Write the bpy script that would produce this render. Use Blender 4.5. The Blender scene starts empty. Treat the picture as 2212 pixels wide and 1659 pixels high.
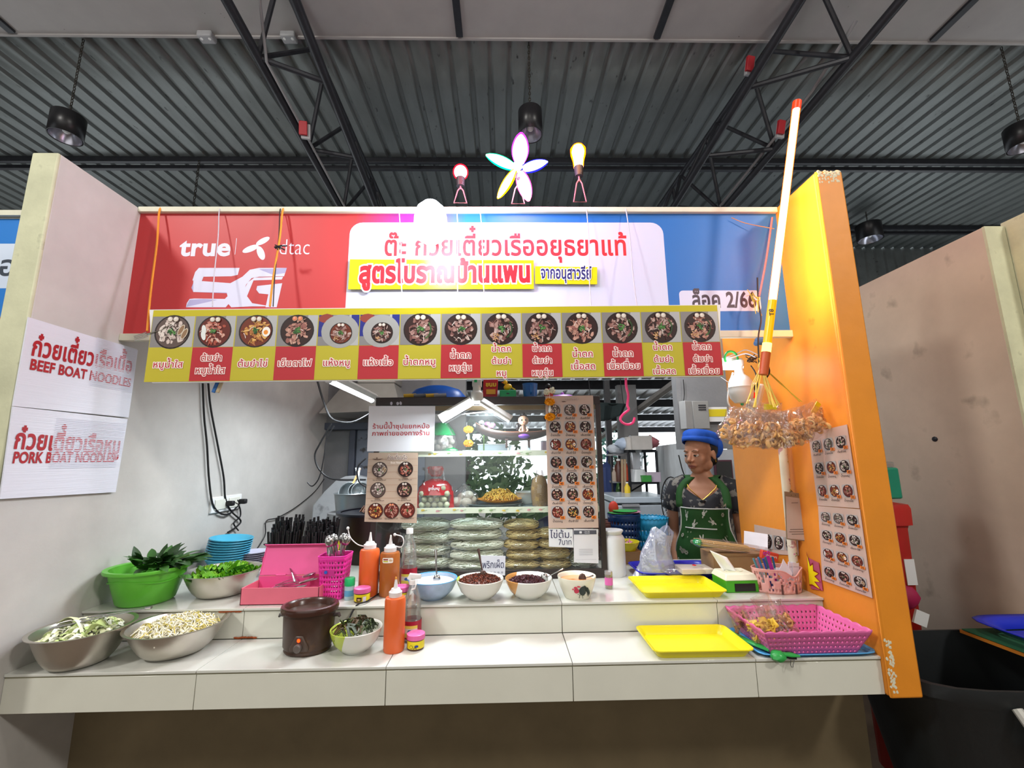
import bpy, math, random
from mathutils import Vector, Matrix, Euler
from mathutils.geometry import delaunay_2d_cdt
PI=math.pi
sc=bpy.context.scene; COL=sc.collection
# ---------------- camera ----------------
F,PT,YW,RL=934.5166,.1707,.0208,-.0111
fw=Vector((math.sin(YW)*math.cos(PT),math.cos(YW)*math.cos(PT),math.sin(PT)))
ra=Vector((math.cos(YW),-math.sin(YW),0)); ub=ra.cross(fw)
RA=math.cos(RL)*ra+math.sin(RL)*ub; UB=-math.sin(RL)*ra+math.cos(RL)*ub
CAMP=Vector((0,0,1.5))
cd=bpy.data.cameras.new('camera'); cam=bpy.data.objects.new('camera',cd); COL.objects.link(cam)
m=Matrix((RA,UB,-fw)).transposed().to_4x4(); m.translation=CAMP; cam.matrix_world=m
cd.sensor_width=36; cd.lens=F/2212*36; cd.clip_start=.02; cd.clip_end=200
sc.camera=cam
def at(px,py,X=None,Y=None,Z=None):
    v=fw+RA*((px-1106)/F)-UB*((py-829.5)/F)
    t=X/v.x if X is not None else Y/v.y if Y is not None else (Z-1.5)/v.z
    return CAMP+v*t
# ---------------- world, lights, exposure ----------------
w=bpy.data.worlds.new('world'); sc.world=w; w.use_nodes=True
bg=w.node_tree.nodes['Background']; bg.inputs[0].default_value=(.90,.96,1,1); bg.inputs[1].default_value=2.6
sc.view_settings.view_transform='Standard'; sc.view_settings.look='None'; sc.view_settings.gamma=1
sc.view_settings.use_curve_mapping=False; sc.view_settings.exposure=0.0
try:
    sc.cycles.max_bounces=8; sc.cycles.transparent_max_bounces=24; sc.cycles.sample_clamp_indirect=4
except Exception: pass
def area(name,loc,target,sx,sy,e,color=(1,1,1)):
    l=bpy.data.lights.new(name,'AREA'); l.shape='RECTANGLE'; l.size=sx; l.size_y=sy; l.energy=e; l.color=color
    o=bpy.data.objects.new(name,l); COL.objects.link(o); o.location=loc
    o.rotation_euler=(Vector(target)-Vector(loc)).to_track_quat('-Z','Y').to_euler(); return o
def point(name,loc,e,color=(1,1,1),r=.05):
    l=bpy.data.lights.new(name,'POINT'); l.energy=e; l.color=color; l.shadow_soft_size=r
    o=bpy.data.objects.new(name,l); COL.objects.link(o); o.location=loc; return o
# daylight through the open front of the hall, behind the photographer
area('daylight_opening',(-.6,-3.6,2.4),(0,1.8,1.3),7,2.4,85,(1,.98,.94))
# hall lamp hanging in front of the stalls, above the photographer
area('hall_lamp',(-.1,.35,4.6),(-.1,1.2,1.2),.35,.35,26,(1,.96,.88))
area('hall_lamp_left',(-3.5,-1.4,4.9),(-.3,1.8,1.8),.45,.45,150,(1,.97,.92))
area('hall_lamp_right',(3.4,-1.5,4.3),(.3,1.8,1.6),.45,.45,95,(1,.96,.9))
# ---------------- helpers ----------------
def lin(h):
    if not isinstance(h,str): return tuple(h[:3])
    h=h.lstrip('#'); o=[]
    for i in (0,2,4):
        c=int(h[i:i+2],16)/255; o.append(c/12.92 if c<=.04045 else ((c+.055)/1.055)**2.4)
    return tuple(o)
MATS={}
def mat(name,c='#808080',rough=.5,metal=0,noise=.06,scale=12,bump=0,bscale=60,emis=None,estr=0,trans=0,coat=0,spot=None,spec=.5,ior=1.45,stretch=None):
    if name in MATS: return MATS[name]
    M=bpy.data.materials.new(name); M.use_nodes=True; nt=M.node_tree; N=nt.nodes; L=nt.links
    b=N['Principled BSDF']; c=lin(c); b.inputs['Base Color'].default_value=(*c,1)
    b.inputs['Roughness'].default_value=rough; b.inputs['Metallic'].default_value=metal
    b.inputs['Specular IOR Level'].default_value=spec; b.inputs['IOR'].default_value=ior
    b.inputs['Transmission Weight'].default_value=trans; b.inputs['Coat Weight'].default_value=coat
    if emis is not None:
        b.inputs['Emission Color'].default_value=(*lin(emis),1); b.inputs['Emission Strength'].default_value=estr
    tc=N.new('ShaderNodeTexCoord'); vec=tc.outputs['Object']
    if stretch:
        mp=N.new('ShaderNodeMapping'); mp.inputs['Scale'].default_value=stretch; L.new(vec,mp.inputs[0]); vec=mp.outputs[0]
    last=None
    if noise:
        n=N.new('ShaderNodeTexNoise'); n.inputs['Scale'].default_value=scale; n.inputs['Detail'].default_value=5; n.inputs['Roughness'].default_value=.6
        L.new(vec,n.inputs['Vector'])
        r=N.new('ShaderNodeValToRGB'); r.color_ramp.elements[0].position=.3; r.color_ramp.elements[1].position=.7
        r.color_ramp.elements[0].color=(*[x*(1-noise) for x in c],1); r.color_ramp.elements[1].color=(*[min(1,x*(1+noise)) for x in c],1)
        L.new(n.outputs[0],r.inputs[0]); last=r.outputs[0]
        if spot:
            sc_,lo,hi,scol=spot
            n2=N.new('ShaderNodeTexNoise'); n2.inputs['Scale'].default_value=sc_; n2.inputs['Detail'].default_value=8; L.new(vec,n2.inputs['Vector'])
            r2=N.new('ShaderNodeValToRGB'); r2.color_ramp.elements[0].position=lo; r2.color_ramp.elements[1].position=hi
            r2.color_ramp.elements[0].color=(0,0,0,1); r2.color_ramp.elements[1].color=(1,1,1,1); L.new(n2.outputs[0],r2.inputs[0])
            mx=N.new('ShaderNodeMix'); mx.data_type='RGBA'; L.new(r2.outputs[0],mx.inputs[0]); L.new(last,mx.inputs[6]); mx.inputs[7].default_value=(*lin(scol),1)
            last=mx.outputs[2]
        L.new(last,b.inputs['Base Color'])
    if bump:
        n3=N.new('ShaderNodeTexNoise'); n3.inputs['Scale'].default_value=bscale; n3.inputs['Detail'].default_value=4; L.new(vec,n3.inputs['Vector'])
        bp=N.new('ShaderNodeBump'); bp.inputs['Strength'].default_value=bump; bp.inputs['Distance'].default_value=.004; L.new(n3.outputs[0],bp.inputs['Height']); L.new(bp.outputs[0],b.inputs['Normal'])
    MATS[name]=M; return M
def film(name,tint='#ffffff',g=.12,rough=.08,body=.06,bump=.0,bscale=30):
    """thin clear plastic or glass: mostly transparent, with gloss and a little body"""
    if name in MATS: return MATS[name]
    M=bpy.data.materials.new(name); M.use_nodes=True; nt=M.node_tree; N=nt.nodes; L=nt.links; N.clear()
    out=N.new('ShaderNodeOutputMaterial'); t=N.new('ShaderNodeBsdfTransparent'); t.inputs[0].default_value=(*[.5+.5*x for x in lin(tint)],1)
    gl=N.new('ShaderNodeBsdfGlossy'); gl.inputs['Roughness'].default_value=rough
    df=N.new('ShaderNodeBsdfDiffuse'); df.inputs[0].default_value=(*lin(tint),1)
    lw=N.new('ShaderNodeLayerWeight'); lw.inputs[0].default_value=.35
    mr=N.new('ShaderNodeMapRange'); mr.inputs[3].default_value=g; mr.inputs[4].default_value=min(1,g*5); L.new(lw.outputs['Fresnel'],mr.inputs[0])
    m1=N.new('ShaderNodeMixShader'); m1.inputs[0].default_value=body; L.new(t.outputs[0],m1.inputs[1]); L.new(df.outputs[0],m1.inputs[2])
    m2=N.new('ShaderNodeMixShader'); L.new(mr.outputs[0],m2.inputs[0]); L.new(m1.outputs[0],m2.inputs[1]); L.new(gl.outputs[0],m2.inputs[2])
    if bump:
        tc=N.new('ShaderNodeTexCoord'); n3=N.new('ShaderNodeTexNoise'); n3.inputs['Scale'].default_value=bscale; n3.inputs['Detail'].default_value=3; L.new(tc.outputs['Object'],n3.inputs['Vector'])
        bp=N.new('ShaderNodeBump'); bp.inputs['Strength'].default_value=bump; bp.inputs['Distance'].default_value=.01; L.new(n3.outputs[0],bp.inputs['Height'])
        L.new(bp.outputs[0],gl.inputs['Normal']); L.new(bp.outputs[0],lw.inputs['Normal'])
    L.new(m2.outputs[0],out.inputs[0]); MATS[name]=M; return M
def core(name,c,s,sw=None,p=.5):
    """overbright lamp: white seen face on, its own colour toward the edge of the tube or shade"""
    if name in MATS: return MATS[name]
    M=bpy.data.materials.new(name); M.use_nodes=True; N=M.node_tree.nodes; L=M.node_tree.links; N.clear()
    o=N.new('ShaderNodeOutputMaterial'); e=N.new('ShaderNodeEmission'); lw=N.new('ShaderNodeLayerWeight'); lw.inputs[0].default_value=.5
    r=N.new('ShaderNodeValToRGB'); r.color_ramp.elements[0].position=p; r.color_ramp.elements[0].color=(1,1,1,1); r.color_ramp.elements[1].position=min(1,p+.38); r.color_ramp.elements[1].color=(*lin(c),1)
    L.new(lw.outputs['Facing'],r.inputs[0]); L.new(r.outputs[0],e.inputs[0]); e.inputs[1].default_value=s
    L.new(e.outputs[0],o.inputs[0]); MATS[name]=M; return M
def glow(name,c,s):
    if name in MATS: return MATS[name]
    M=bpy.data.materials.new(name); M.use_nodes=True; N=M.node_tree.nodes; N.clear()
    o=N.new('ShaderNodeOutputMaterial'); e=N.new('ShaderNodeEmission'); e.inputs[0].default_value=(*lin(c),1); e.inputs[1].default_value=s
    M.node_tree.links.new(e.outputs[0],o.inputs[0]); MATS[name]=M; return M
def printmat():
    if 'printed_ink' in MATS: return MATS['printed_ink']
    M=bpy.data.materials.new('printed_ink'); M.use_nodes=True; N=M.node_tree.nodes; b=N['Principled BSDF']; b.inputs['Roughness'].default_value=.45
    b.inputs['Specular IOR Level'].default_value=.3
    a=N.new('ShaderNodeVertexColor'); a.layer_name='Col'; M.node_tree.links.new(a.outputs[0],b.inputs['Base Color']); MATS['printed_ink']=M; return M
def tag(o,label=None,cat=None,group=None,kind=None):
    if label: o['label']=label
    if cat: o['category']=cat
    if group: o['group']=group
    if kind: o['kind']=kind
    return o
def thing(name,label,cat,loc=(0,0,0),rz=0,group=None,rot=None):
    o=bpy.data.objects.new(name,None); COL.objects.link(o); o.location=loc; o.rotation_euler=rot or (0,0,rz)
    o.empty_display_size=.05
    return tag(o,label,cat,group)
def rnd(seed): return random.Random(seed)
class MB:
    def __init__(s): s.v=[];s.f=[];s.m=[];s.c=0
    def add(s,v,f,m=None):
        n=len(s.v); s.v+=[tuple(p) for p in v]; s.f+=[tuple(i+n for i in q) for q in f]; s.m+=[s.c if m is None else m]*len(f); return s
    def box(s,c,d,rz=0,m=None,rot=None):
        x,y,z=d[0]/2,d[1]/2,d[2]/2
        R=(Euler(rot).to_matrix() if rot else Matrix.Rotation(rz,3,'Z')); c=Vector(c)
        P=[c+R@Vector((a*x,b*y,e*z)) for e in(-1,1) for b in(-1,1) for a in(-1,1)]
        return s.add(P,[(0,2,3,1),(4,5,7,6),(0,1,5,4),(2,6,7,3),(0,4,6,2),(1,3,7,5)],m)
    def hexa(s,P,m=None): # 8 points: bottom 4 ccw, top 4 ccw
        return s.add(P,[(3,2,1,0),(4,5,6,7),(0,1,5,4),(1,2,6,5),(2,3,7,6),(3,0,4,7)],m)
    def lathe(s,prof,n=32,c=(0,0,0),sx=1,sy=1,m=None,rot=None,sq=0,wob=None,capped=False):
        V=[];Fc=[];R=Euler(rot).to_matrix() if rot else None; c=Vector(c)
        for k,(r,z) in enumerate(prof):
            for i in range(n):
                a=2*PI*i/n; ca,sa=math.cos(a),math.sin(a)
                if sq: 
                    q=(abs(ca)**(2+sq)+abs(sa)**(2+sq))**(-1/(2+sq)); rr=r*q
                else: rr=r
                if wob: rr*=1+wob(a,z)
                p=Vector((rr*ca*sx,rr*sa*sy,z)); V.append(c+(R@p if R else p))
        for k in range(len(prof)-1):
            for i in range(n):
                j=(i+1)%n; Fc.append((k*n+i,k*n+j,(k+1)*n+j,(k+1)*n+i))
        if len(prof)>2 and prof[0][0]>1e-6 and prof[-1][0]>1e-6 and not capped:
            K_=(len(prof)-1)*n; Fc+=[(K_+i,K_+(i+1)%n,(i+1)%n,i) for i in range(n)]; return s.add(V,Fc,m)
        if prof[0][0]>1e-6: Fc.append(tuple(range(n-1,-1,-1)))
        if prof[-1][0]>1e-6: Fc.append(tuple((len(prof)-1)*n+i for i in range(n)))
        return s.add(V,Fc,m)
    def shell(s,prof,n=32,**k): # open profile, no caps
        a=len(s.f); s.lathe(prof,n,capped=True,**k)
        # drop caps
        while len(s.f)>a and len(s.f[-1])==n and n>4: s.f.pop(); s.m.pop()
        return s
    def tube(s,pts,r,n=8,m=None,closed=False,sy=1.0):
        pts=[Vector(p) for p in pts]; K=len(pts); rr=r if isinstance(r,(list,tuple)) else [r]*K
        V=[];Fc=[]; up=None
        for i,p in enumerate(pts):
            t=(pts[(i+1)%K]-pts[i-1]) if closed else (pts[min(i+1,K-1)]-pts[max(i-1,0)])
            if t.length<1e-9: t=Vector((0,0,1))
            t.normalize()
            if up is None: up=Vector((0,0,1)) if abs(t.z)<.9 else Vector((0,1,0))
            u=(up-t*up.dot(t)); 
            if u.length<1e-6: u=t.orthogonal()
            u.normalize(); w_=t.cross(u); up=u
            for k in range(n):
                a=2*PI*k/n; V.append(p+(u*math.cos(a)*sy+w_*math.sin(a))*rr[i])
        for i in range(K if closed else K-1):
            j=(i+1)%K
            for k in range(n):
                l=(k+1)%n; Fc.append((i*n+k,i*n+l,j*n+l,j*n+k))
        if not closed: Fc+= [tuple(range(n-1,-1,-1)),tuple((K-1)*n+k for k in range(n))]
        return s.add(V,Fc,m)
    def ball(s,c,r,n=12,m=None,sc_=(1,1,1),rot=None,jit=0,rg=None):
        V=[];Fc=[];c=Vector(c);h=max(4,n//2);R=Euler(rot).to_matrix() if rot else None
        V.append(Vector((0,0,-1)))
        for k in range(1,h):
            t=-PI/2+PI*k/h
            for i in range(n):
                a=2*PI*i/n; V.append(Vector((math.cos(t)*math.cos(a),math.cos(t)*math.sin(a),math.sin(t))))
        V.append(Vector((0,0,1)))
        for i in range(n): Fc.append((0,1+(i+1)%n,1+i))
        for k in range(h-2):
            for i in range(n): Fc.append((1+k*n+i,1+k*n+(i+1)%n,1+(k+1)*n+(i+1)%n,1+(k+1)*n+i))
        for i in range(n): Fc.append((1+(h-2)*n+i,1+(h-2)*n+(i+1)%n,len(V)-1))
        o=[]
        for p in V:
            q=Vector((p.x*sc_[0],p.y*sc_[1],p.z*sc_[2]))*r*(1+(jit*(rg.random()-.5) if jit else 0))
            o.append(c+(R@q if R else q))
        return s.add(o,Fc,m)
    def grid(s,fn,nu,nv,m=None,thick=0):
        V=[fn(i/nu,j/nv) for j in range(nv+1) for i in range(nu+1)]
        Fc=[(j*(nu+1)+i,j*(nu+1)+i+1,(j+1)*(nu+1)+i+1,(j+1)*(nu+1)+i) for j in range(nv) for i in range(nu)]
        return s.add(V,Fc,m)
    def plate(s,pts,th,m=None,axis=None): # polygon pts (3D, planar) extruded by vector th
        pts=[Vector(p) for p in pts]; th=Vector(th); n=len(pts)
        V=pts+[p+th for p in pts]
        Fc=[tuple(range(n-1,-1,-1)),tuple(range(n,2*n))]+[(i,(i+1)%n,n+(i+1)%n,n+i) for i in range(n)]
        return s.add(V,Fc,m)
    def build(s,name,mats,parent=None,loc=None,rot=None,smooth=40,bevel=0,solid=0,sub=0,label=None,kind=None,cat=None,group=None):
        me=bpy.data.meshes.new(name); me.from_pydata([tuple(v) for v in s.v],[],s.f)
        if not isinstance(mats,(list,tuple)): mats=[mats]
        for q in mats: me.materials.append(q)
        if len(mats)>1: me.polygons.foreach_set('material_index',s.m)
        if smooth:
            me.polygons.foreach_set('use_smooth',[True]*len(me.polygons)); 
            if smooth<180: me.set_sharp_from_angle(angle=math.radians(smooth))
        me.update()
        o=bpy.data.objects.new(name,me); COL.objects.link(o)
        if parent: o.parent=parent
        if loc is not None: o.location=loc
        if rot is not None: o.rotation_euler=rot
        if solid: q=o.modifiers.new('s','SOLIDIFY'); q.thickness=solid; q.offset=0
        if bevel: q=o.modifiers.new('b','BEVEL'); q.width=bevel; q.segments=2; q.limit_method='ANGLE'
        if sub: q=o.modifiers.new('u','SUBSURF'); q.levels=sub; q.render_levels=sub
        return tag(o,label,cat,group,kind)
def part(parent,name,mb,mats,**k): return mb.build(name,mats,parent,**k)
def boxobj(name,x0,x1,y0,y1,z0,z1,m,parent=None,bevel=0,**k):
    return MB().box(((x0+x1)/2,(y0+y1)/2,(z0+z1)/2),(x1-x0,y1-y0,z1-z0)).build(name,m,parent,bevel=bevel,**k)
def children(o): return [c for c in COL.objects if c.parent==o]
KIDS={}
def dup(o,loc=None,rz=None,label=None,parent=None,rot=None):
    c=o.copy(); COL.objects.link(c)
    if parent: c.parent=parent
    if loc is not None: c.location=loc
    if rz is not None: c.rotation_euler=(0,0,rz)
    if rot is not None: c.rotation_euler=rot
    if label: c['label']=label
    for k in list(o.children): dup(k,parent=c)
    return c
# ---------------- writing ----------------
GL={}
def _curve(s):
    cu=bpy.data.curves.new('tmp','FONT'); cu.body=s; o=bpy.data.objects.new('tmp',cu); COL.objects.link(o)
    dg=bpy.context.evaluated_depsgraph_get(); dg.update(); c=o.evaluated_get(dg).to_curve(dg)
    out=[]
    for sp in c.splines:
        P=[]; bz=sp.bezier_points; n=len(bz)
        if n==0: continue
        for i in range(n):
            a,b=bz[i],bz[(i+1)%n]; p0,p1,p2,p3=a.co,a.handle_right,b.handle_left,b.co
            straight=((p1-p0).length<1e-6 and (p2-p3).length<1e-6) or abs((p1-p0).cross(p3-p0).z)+abs((p2-p0).cross(p3-p0).z)<1e-6
            K=1 if straight else 4
            for k in range(K):
                t=k/K; q=p0*(1-t)**3+3*p1*t*(1-t)**2+3*p2*t*t*(1-t)+p3*t**3
                if not P or (Vector((q.x,q.y))-P[-1]).length>1e-5: P.append(Vector((q.x,q.y)))
        if len(P)>1 and (P[0]-P[-1]).length<1e-5: P.pop()
        if len(P)>2: out.append(P)
    bpy.data.objects.remove(o); bpy.data.curves.remove(cu)
    return out
def _minx(C): return min(p.x for c in C for p in c)
BAR=None
def glyph(ch):
    global BAR
    if BAR is None: BAR=_minx(_curve('|'))
    if ch not in GL:
        base=_curve(ch) if ch!=' ' else []
        full=_curve(ch+'|'); xs=sorted((min(p.x for p in c),max(p.y for p in c)-min(p.y for p in c)) for c in full)
        bars=[c for c in full if len(c)==4 and (max(p.x for p in c)-min(p.x for p in c))<.13 and (max(p.y for p in c)-min(p.y for p in c))>.8]
        bx=max(min(p.x for p in c) for c in bars) if bars else BAR+.5
        GL[ch]=(base,bx-BAR)
    return GL[ch]
def area2(c): return sum(c[i].x*c[(i+1)%len(c)].y-c[(i+1)%len(c)].x*c[i].y for i in range(len(c)))
def tess(C,off=0):
    if not C: return [],[]
    big=max(C,key=lambda c:abs(area2(c))); sg=1 if area2(big)>0 else -1
    Q=[]
    for c in C:
        n=len(c); 
        if off:
            d=[]
            for i in range(n):
                e1=(c[i]-c[i-1]); e2=(c[(i+1)%n]-c[i])
                if e1.length<1e-7 or e2.length<1e-7: d.append(c[i]); continue
                e1=e1.normalized(); e2=e2.normalized(); n1=Vector((e1.y,-e1.x)); n2=Vector((e2.y,-e2.x)); b=n1+n2
                if b.length<1e-3: b=n1
                b=b.normalized(); k=1/max(.5,b.dot(n1)); d.append(c[i]+b*off*sg*k)
            c=d
        Q.append(c)
    V=[];E=[]
    for c in Q:
        s=len(V); V+=c; E+=[(s+i,s+(i+1)%len(c)) for i in range(len(c))]
    r=delaunay_2d_cdt(V,E,[],0,1e-5); ov,of=r[0],r[2]
    def wn(p):
        w=0
        for c in Q:
            for i in range(len(c)):
                a,b=c[i],c[(i+1)%len(c)]
                if (a.y<=p.y)!=(b.y<=p.y):
                    t=(p.y-a.y)/(b.y-a.y)
                    if a.x+t*(b.x-a.x)>p.x: w+=1 if b.y>a.y else -1
        return w
    keep=[f for f in of if wn(sum((ov[i] for i in f),Vector((0,0)))/len(f))!=0]
    return ov,keep
TT={}
ABV='ิีึืั็ํ'; TON='่้๊๋์'; BEL='ุู'
def textgeo(s,bold=0):
    """list of (verts,tris) for a line of writing with em size 1, and its width"""
    x=0; out=[]
    for i,ch in enumerate(s):
        k=(ch,round(bold,3))
        if k not in TT: TT[k]=tess(glyph(ch)[0],bold)
        V,Fc=TT[k]; dy=0; dx=0
        if ch in TON and ((i and s[i-1] in ABV) or (i+1<len(s) and s[i+1]=='ำ')): dy=.23
        if ch in ABV+TON:
            j=i-1
            while j>0 and s[j] in ABV+TON: j-=1
            if s[j] in 'ปฝฟ': dx=-.1
        if Fc: out.append(([(v.x+x+dx,v.y+dy) for v in V],Fc,len(out)%4))
        x+=glyph(ch)[1]+(.02 if bold>.01 and glyph(ch)[1]>.05 else 0)
    return out,x
class Print:
    """flat print: coloured shapes lying in a plane (x right, y up), written in metres"""
    def __init__(s): s.v=[];s.f=[];s.c=[];s.z=.0004;s.st=4e-5
    def poly(s,P,c):
        n=len(s.v); s.v+=[(p[0],p[1],s.z) for p in P]; s.f.append(tuple(range(n,n+len(P)))); s.c.append(lin(c)); s.z+=s.st; return s
    def rect(s,x0,y0,x1,y1,c): return s.poly([(x0,y0),(x1,y0),(x1,y1),(x0,y1)],c)
    def ell(s,x,y,rx,ry,c,n=24,rot=0,a0=0,a1=2*PI):
        cr,sr=math.cos(rot),math.sin(rot); P=[]
        for i in range(n):
            a=a0+(a1-a0)*i/(n if a1-a0>6.2 else n-1); u,v=rx*math.cos(a),ry*math.sin(a); P.append((x+u*cr-v*sr,y+u*sr+v*cr))
        return s.poly(P,c)
    def blob(s,x,y,rx,ry,c,rg,n=9,j=.35,rot=0):
        cr,sr=math.cos(rot),math.sin(rot); P=[]
        for i in range(n):
            a=2*PI*i/n; k=1-j*rg.random(); u,v=rx*k*math.cos(a),ry*k*math.sin(a); P.append((x+u*cr-v*sr,y+u*sr+v*cr))
        return s.poly(P,c)
    def rrect(s,x0,y0,x1,y1,r,c,n=6):
        P=[]
        for cx,cy,a in((x1-r,y0+r,-PI/2),(x1-r,y1-r,0),(x0+r,y1-r,PI/2),(x0+r,y0+r,PI)):
            P+=[(cx+r*math.cos(a+PI/2*i/n),cy+r*math.sin(a+PI/2*i/n)) for i in range(n+1)]
        return s.poly(P,c)
    def line(s,P,w,c):
        for a,b in zip(P[:-1],P[1:]):
            a=Vector(a);b=Vector(b);d=b-a
            if d.length<1e-9: continue
            d.normalize(); n_=Vector((-d.y,d.x))*w/2; d=d*w*.3
            s.poly([a-n_-d,b-n_+d,b+n_+d,a+n_-d],c); s.z-=s.st
        s.z+=s.st; return s
    def text(s,t,x,y,h,c,bold=0,width=None,align='c',shear=0,outline=None,ow=.05):
        """x,y = baseline anchor; h = em size"""
        if outline: s.text(t,x,y,h,outline,bold+ow,width,align,shear)
        g,w_=textgeo(t,bold); sx=h if width is None else width/max(w_,1e-6)
        x0=x-(w_*sx/2 if align=='c' else 0)
        for V,Fc,lv in g:
            n=len(s.v); s.v+=[(x0+a*sx+b*h*shear,y+b*h,s.z+lv*2e-5) for a,b in V]
            for q in Fc: s.f.append(tuple(n+i for i in q)); s.c.append(lin(c))
        s.z+=1e-4; return s
    def build(s,name,parent=None,loc=(0,0,0),rot=(0,0,0),**k):
        me=bpy.data.meshes.new(name); me.from_pydata(s.v,[],s.f); me.materials.append(printmat())
        ca=me.color_attributes.new('Col','FLOAT_COLOR','CORNER'); arr=[]
        for p in me.polygons: arr+=[*s.c[p.index],1.0]*p.loop_total
        ca.data.foreach_set('color',arr); me.update()
        o=bpy.data.objects.new(name,me); COL.objects.link(o); o.location=loc; o.rotation_euler=rot
        if parent: o.parent=parent
        return tag(o,**k)
FRONT=(PI/2,0,0)          # print facing the camera side (-Y)
def dish(P,x,y,r,k,rg,square=True,bgc='#8b8784',det=1.0):
    """a photographed bowl of noodles, seen from above"""
    if square:
        P.rect(x-r*1.12,y-r,x+r*1.12,y+r,bgc); P.poly([(x+r*.1,y-r),(x+r*1.12,y-r),(x+r*1.12,y+r),(x+r*.5,y+r)],'#b4b2b2')
    broth={'w':'#5a4a45','r':'#5c1c12','y':'#6a2a14','d':'#2c1512','p':'#3b2430'}[k[0]]
    P.ell(x,y,r*.98,r*.98,'#1f1414',28); P.ell(x,y,r*.9,r*.9,broth,26)
    meat={'w':['#c9b8b0','#b5a49e','#d6cac2'],'r':['#b87060','#a04838','#c89888'],'y':['#c89048','#d8a860','#a86838'],'d':['#8a6058','#a07c74','#6d4540','#b39a92'],'p':['#b08070','#c09484','#8d5a52']}[k[1]]
    for i in range(int(34*det)):
        a=rg.random()*2*PI; q=r*.72*math.sqrt(rg.random()); P.blob(x+q*math.cos(a),y+q*math.sin(a)-r*.05,r*(.12+.15*rg.random()),r*(.06+.09*rg.random()),rg.choice(meat),rg,8,.5,rg.random()*PI)
    for i in range(int(16*det)):
        a=rg.random()*2*PI; q=r*.7*rg.random(); b=rg.random()*PI; cx,cy=x+q*math.cos(a),y+q*math.sin(a); l=r*.16
        P.line([(cx-l*math.cos(b),cy-l*math.sin(b)),(cx,cy+l*.3),(cx+l*math.cos(b),cy+l*math.sin(b))],r*.035,rg.choice(meat+['#e0d4cc','#4a2a24']))
    e=k[2:]
    if 'g' in e:
        for i in range(int(9*det)): a=-.9+1.6*rg.random(); P.blob(x+r*.62*math.cos(a),y+r*.62*math.sin(a),r*.2,r*.06,rg.choice(['#2f4a26','#3e5c30','#24381e']),rg,7,.3,a+PI/2)
    if 'm' in e:
        for dx,dy,t in((.5,.1,1.1),(.7,-.12,1.0)): P.ell(x+r*dx,y+r*dy,r*.15,r*.34,'#c8bca8',16,-t*.4); P.ell(x+r*dx,y+r*dy,r*.11,r*.29,'#8a6c50',16,-t*.4)
    if 'e' in e: P.ell(x+r*.62,y-r*.05,r*.24,r*.3,'#e8e4dc',16); P.ell(x+r*.6,y-r*.08,r*.13,r*.14,'#e08a30',14)
    if 'l' in e:
        for dy,t in((-.25,.3),(.1,.2)): P.ell(x-r*.6,y+r*dy,r*.13,r*.3,'#d8dcda',14,t)
    if 'n' in e:
        for i in range(int(18*det)): a=rg.random()*6.3; q=.26*r*rg.random(); P.blob(x-r*.35+q*math.cos(a),y-r*.5+q*math.sin(a),r*.05,r*.04,rg.choice(['#c09060','#a87848','#d8b080']),rg,6)
    for i in range(int(10*det)):
        a=rg.random()*6.3; q=r*.2*rg.random(); P.blob(x+q*math.cos(a),y+q*math.sin(a),r*.13,r*.06,rg.choice(['#2e5a26','#3c7030','#1f4220','#5a8a48']),rg,7,.5,rg.random()*PI)
    for dx in(-.16,.16):
        P.ell(x+r*dx,y+r*.72,r*.155,r*.155,'#8a7c70',14); P.ell(x+r*dx-r*.01,y+r*.73,r*.135,r*.135,'#cfc4ba' if 'o' not in e else '#d07850',14); P.ell(x+r*dx-r*.04,y+r*.77,r*.07,r*.06,'#e2dad2' if 'o' not in e else '#e8a080',10)
# ================= structure =================
XL,XR=-1.58,1.234
m_wallL=mat('painted_plaster_grey','#bebbb6',.75,noise=.10,scale=3.5,bump=.25,bscale=25,spot=(2.2,.58,.95,'#b9b9b7'))
m_cream=mat('cream_edge_plaster','#c2c3a4',.7,noise=.14,scale=7,bump=.4,bscale=30,spot=(14,.62,.75,'#8d8d76'))
m_orange=mat('orange_paint','#dd8a2c',.45,noise=.07,scale=5,bump=.3,bscale=20,spot=(7,.68,.72,'#c2741c'))
m_orangef=mat('orange_front_paint','#d88620',.5,noise=.06,scale=6,bump=.3,bscale=22,spot=(5,.72,.735,'#a9a488'))
m_tile=mat('cream_wall_tile','#cfcfc2',.16,noise=.03,scale=6,coat=.3)
m_tiletop=mat('white_counter_tile','#c9cac2',.12,noise=.03,scale=5,coat=.4)
m_grout=mat('cement_grout','#8c8874',.9,noise=.2,scale=30,bump=.4)
m_brown=mat('brown_painted_wall','#6a5d44',.8,noise=.12,scale=5,bump=.3,bscale=18)
m_steel=mat('dark_painted_steel','#2a2b30',.45,noise=.2,scale=12,metal=.2)
m_sheet=mat('galvanised_roof_sheet','#6f7473',.5,noise=.16,scale=5,metal=.35,spot=(22,.66,.74,'#3a3d3c'),stretch=(1,.35,1))
m_soff=mat('grey_ceiling_board','#a29e9c',.85,noise=.05,scale=4,spot=(26,.74,.78,'#4a4846'))
m_floor=mat('concrete_floor','#6d5f50',.6,noise=.15,scale=3)
m_white=mat('white_plastic','#e4e4e2',.35,noise=.02)
def struct(o,kind='structure',label=None,cat=None,group=None): return tag(o,label,cat,group,kind)
struct(boxobj('floor',-7,7,-5,14,-.1,0,m_floor))
# left wall: pillar edge in cream, inner face grey
wl=struct(boxobj('wall_left',XL-.09,XL,1.42,3.9,0,2.594,m_wallL,bevel=.004),label='grey plaster side wall of the stall',cat='wall')
part(wl,'wall_edge',MB().box((XL-.0455,1.417,1.296),(.0925,.012,2.596)),m_cream,bevel=.005,label='cream painted front edge')
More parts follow.
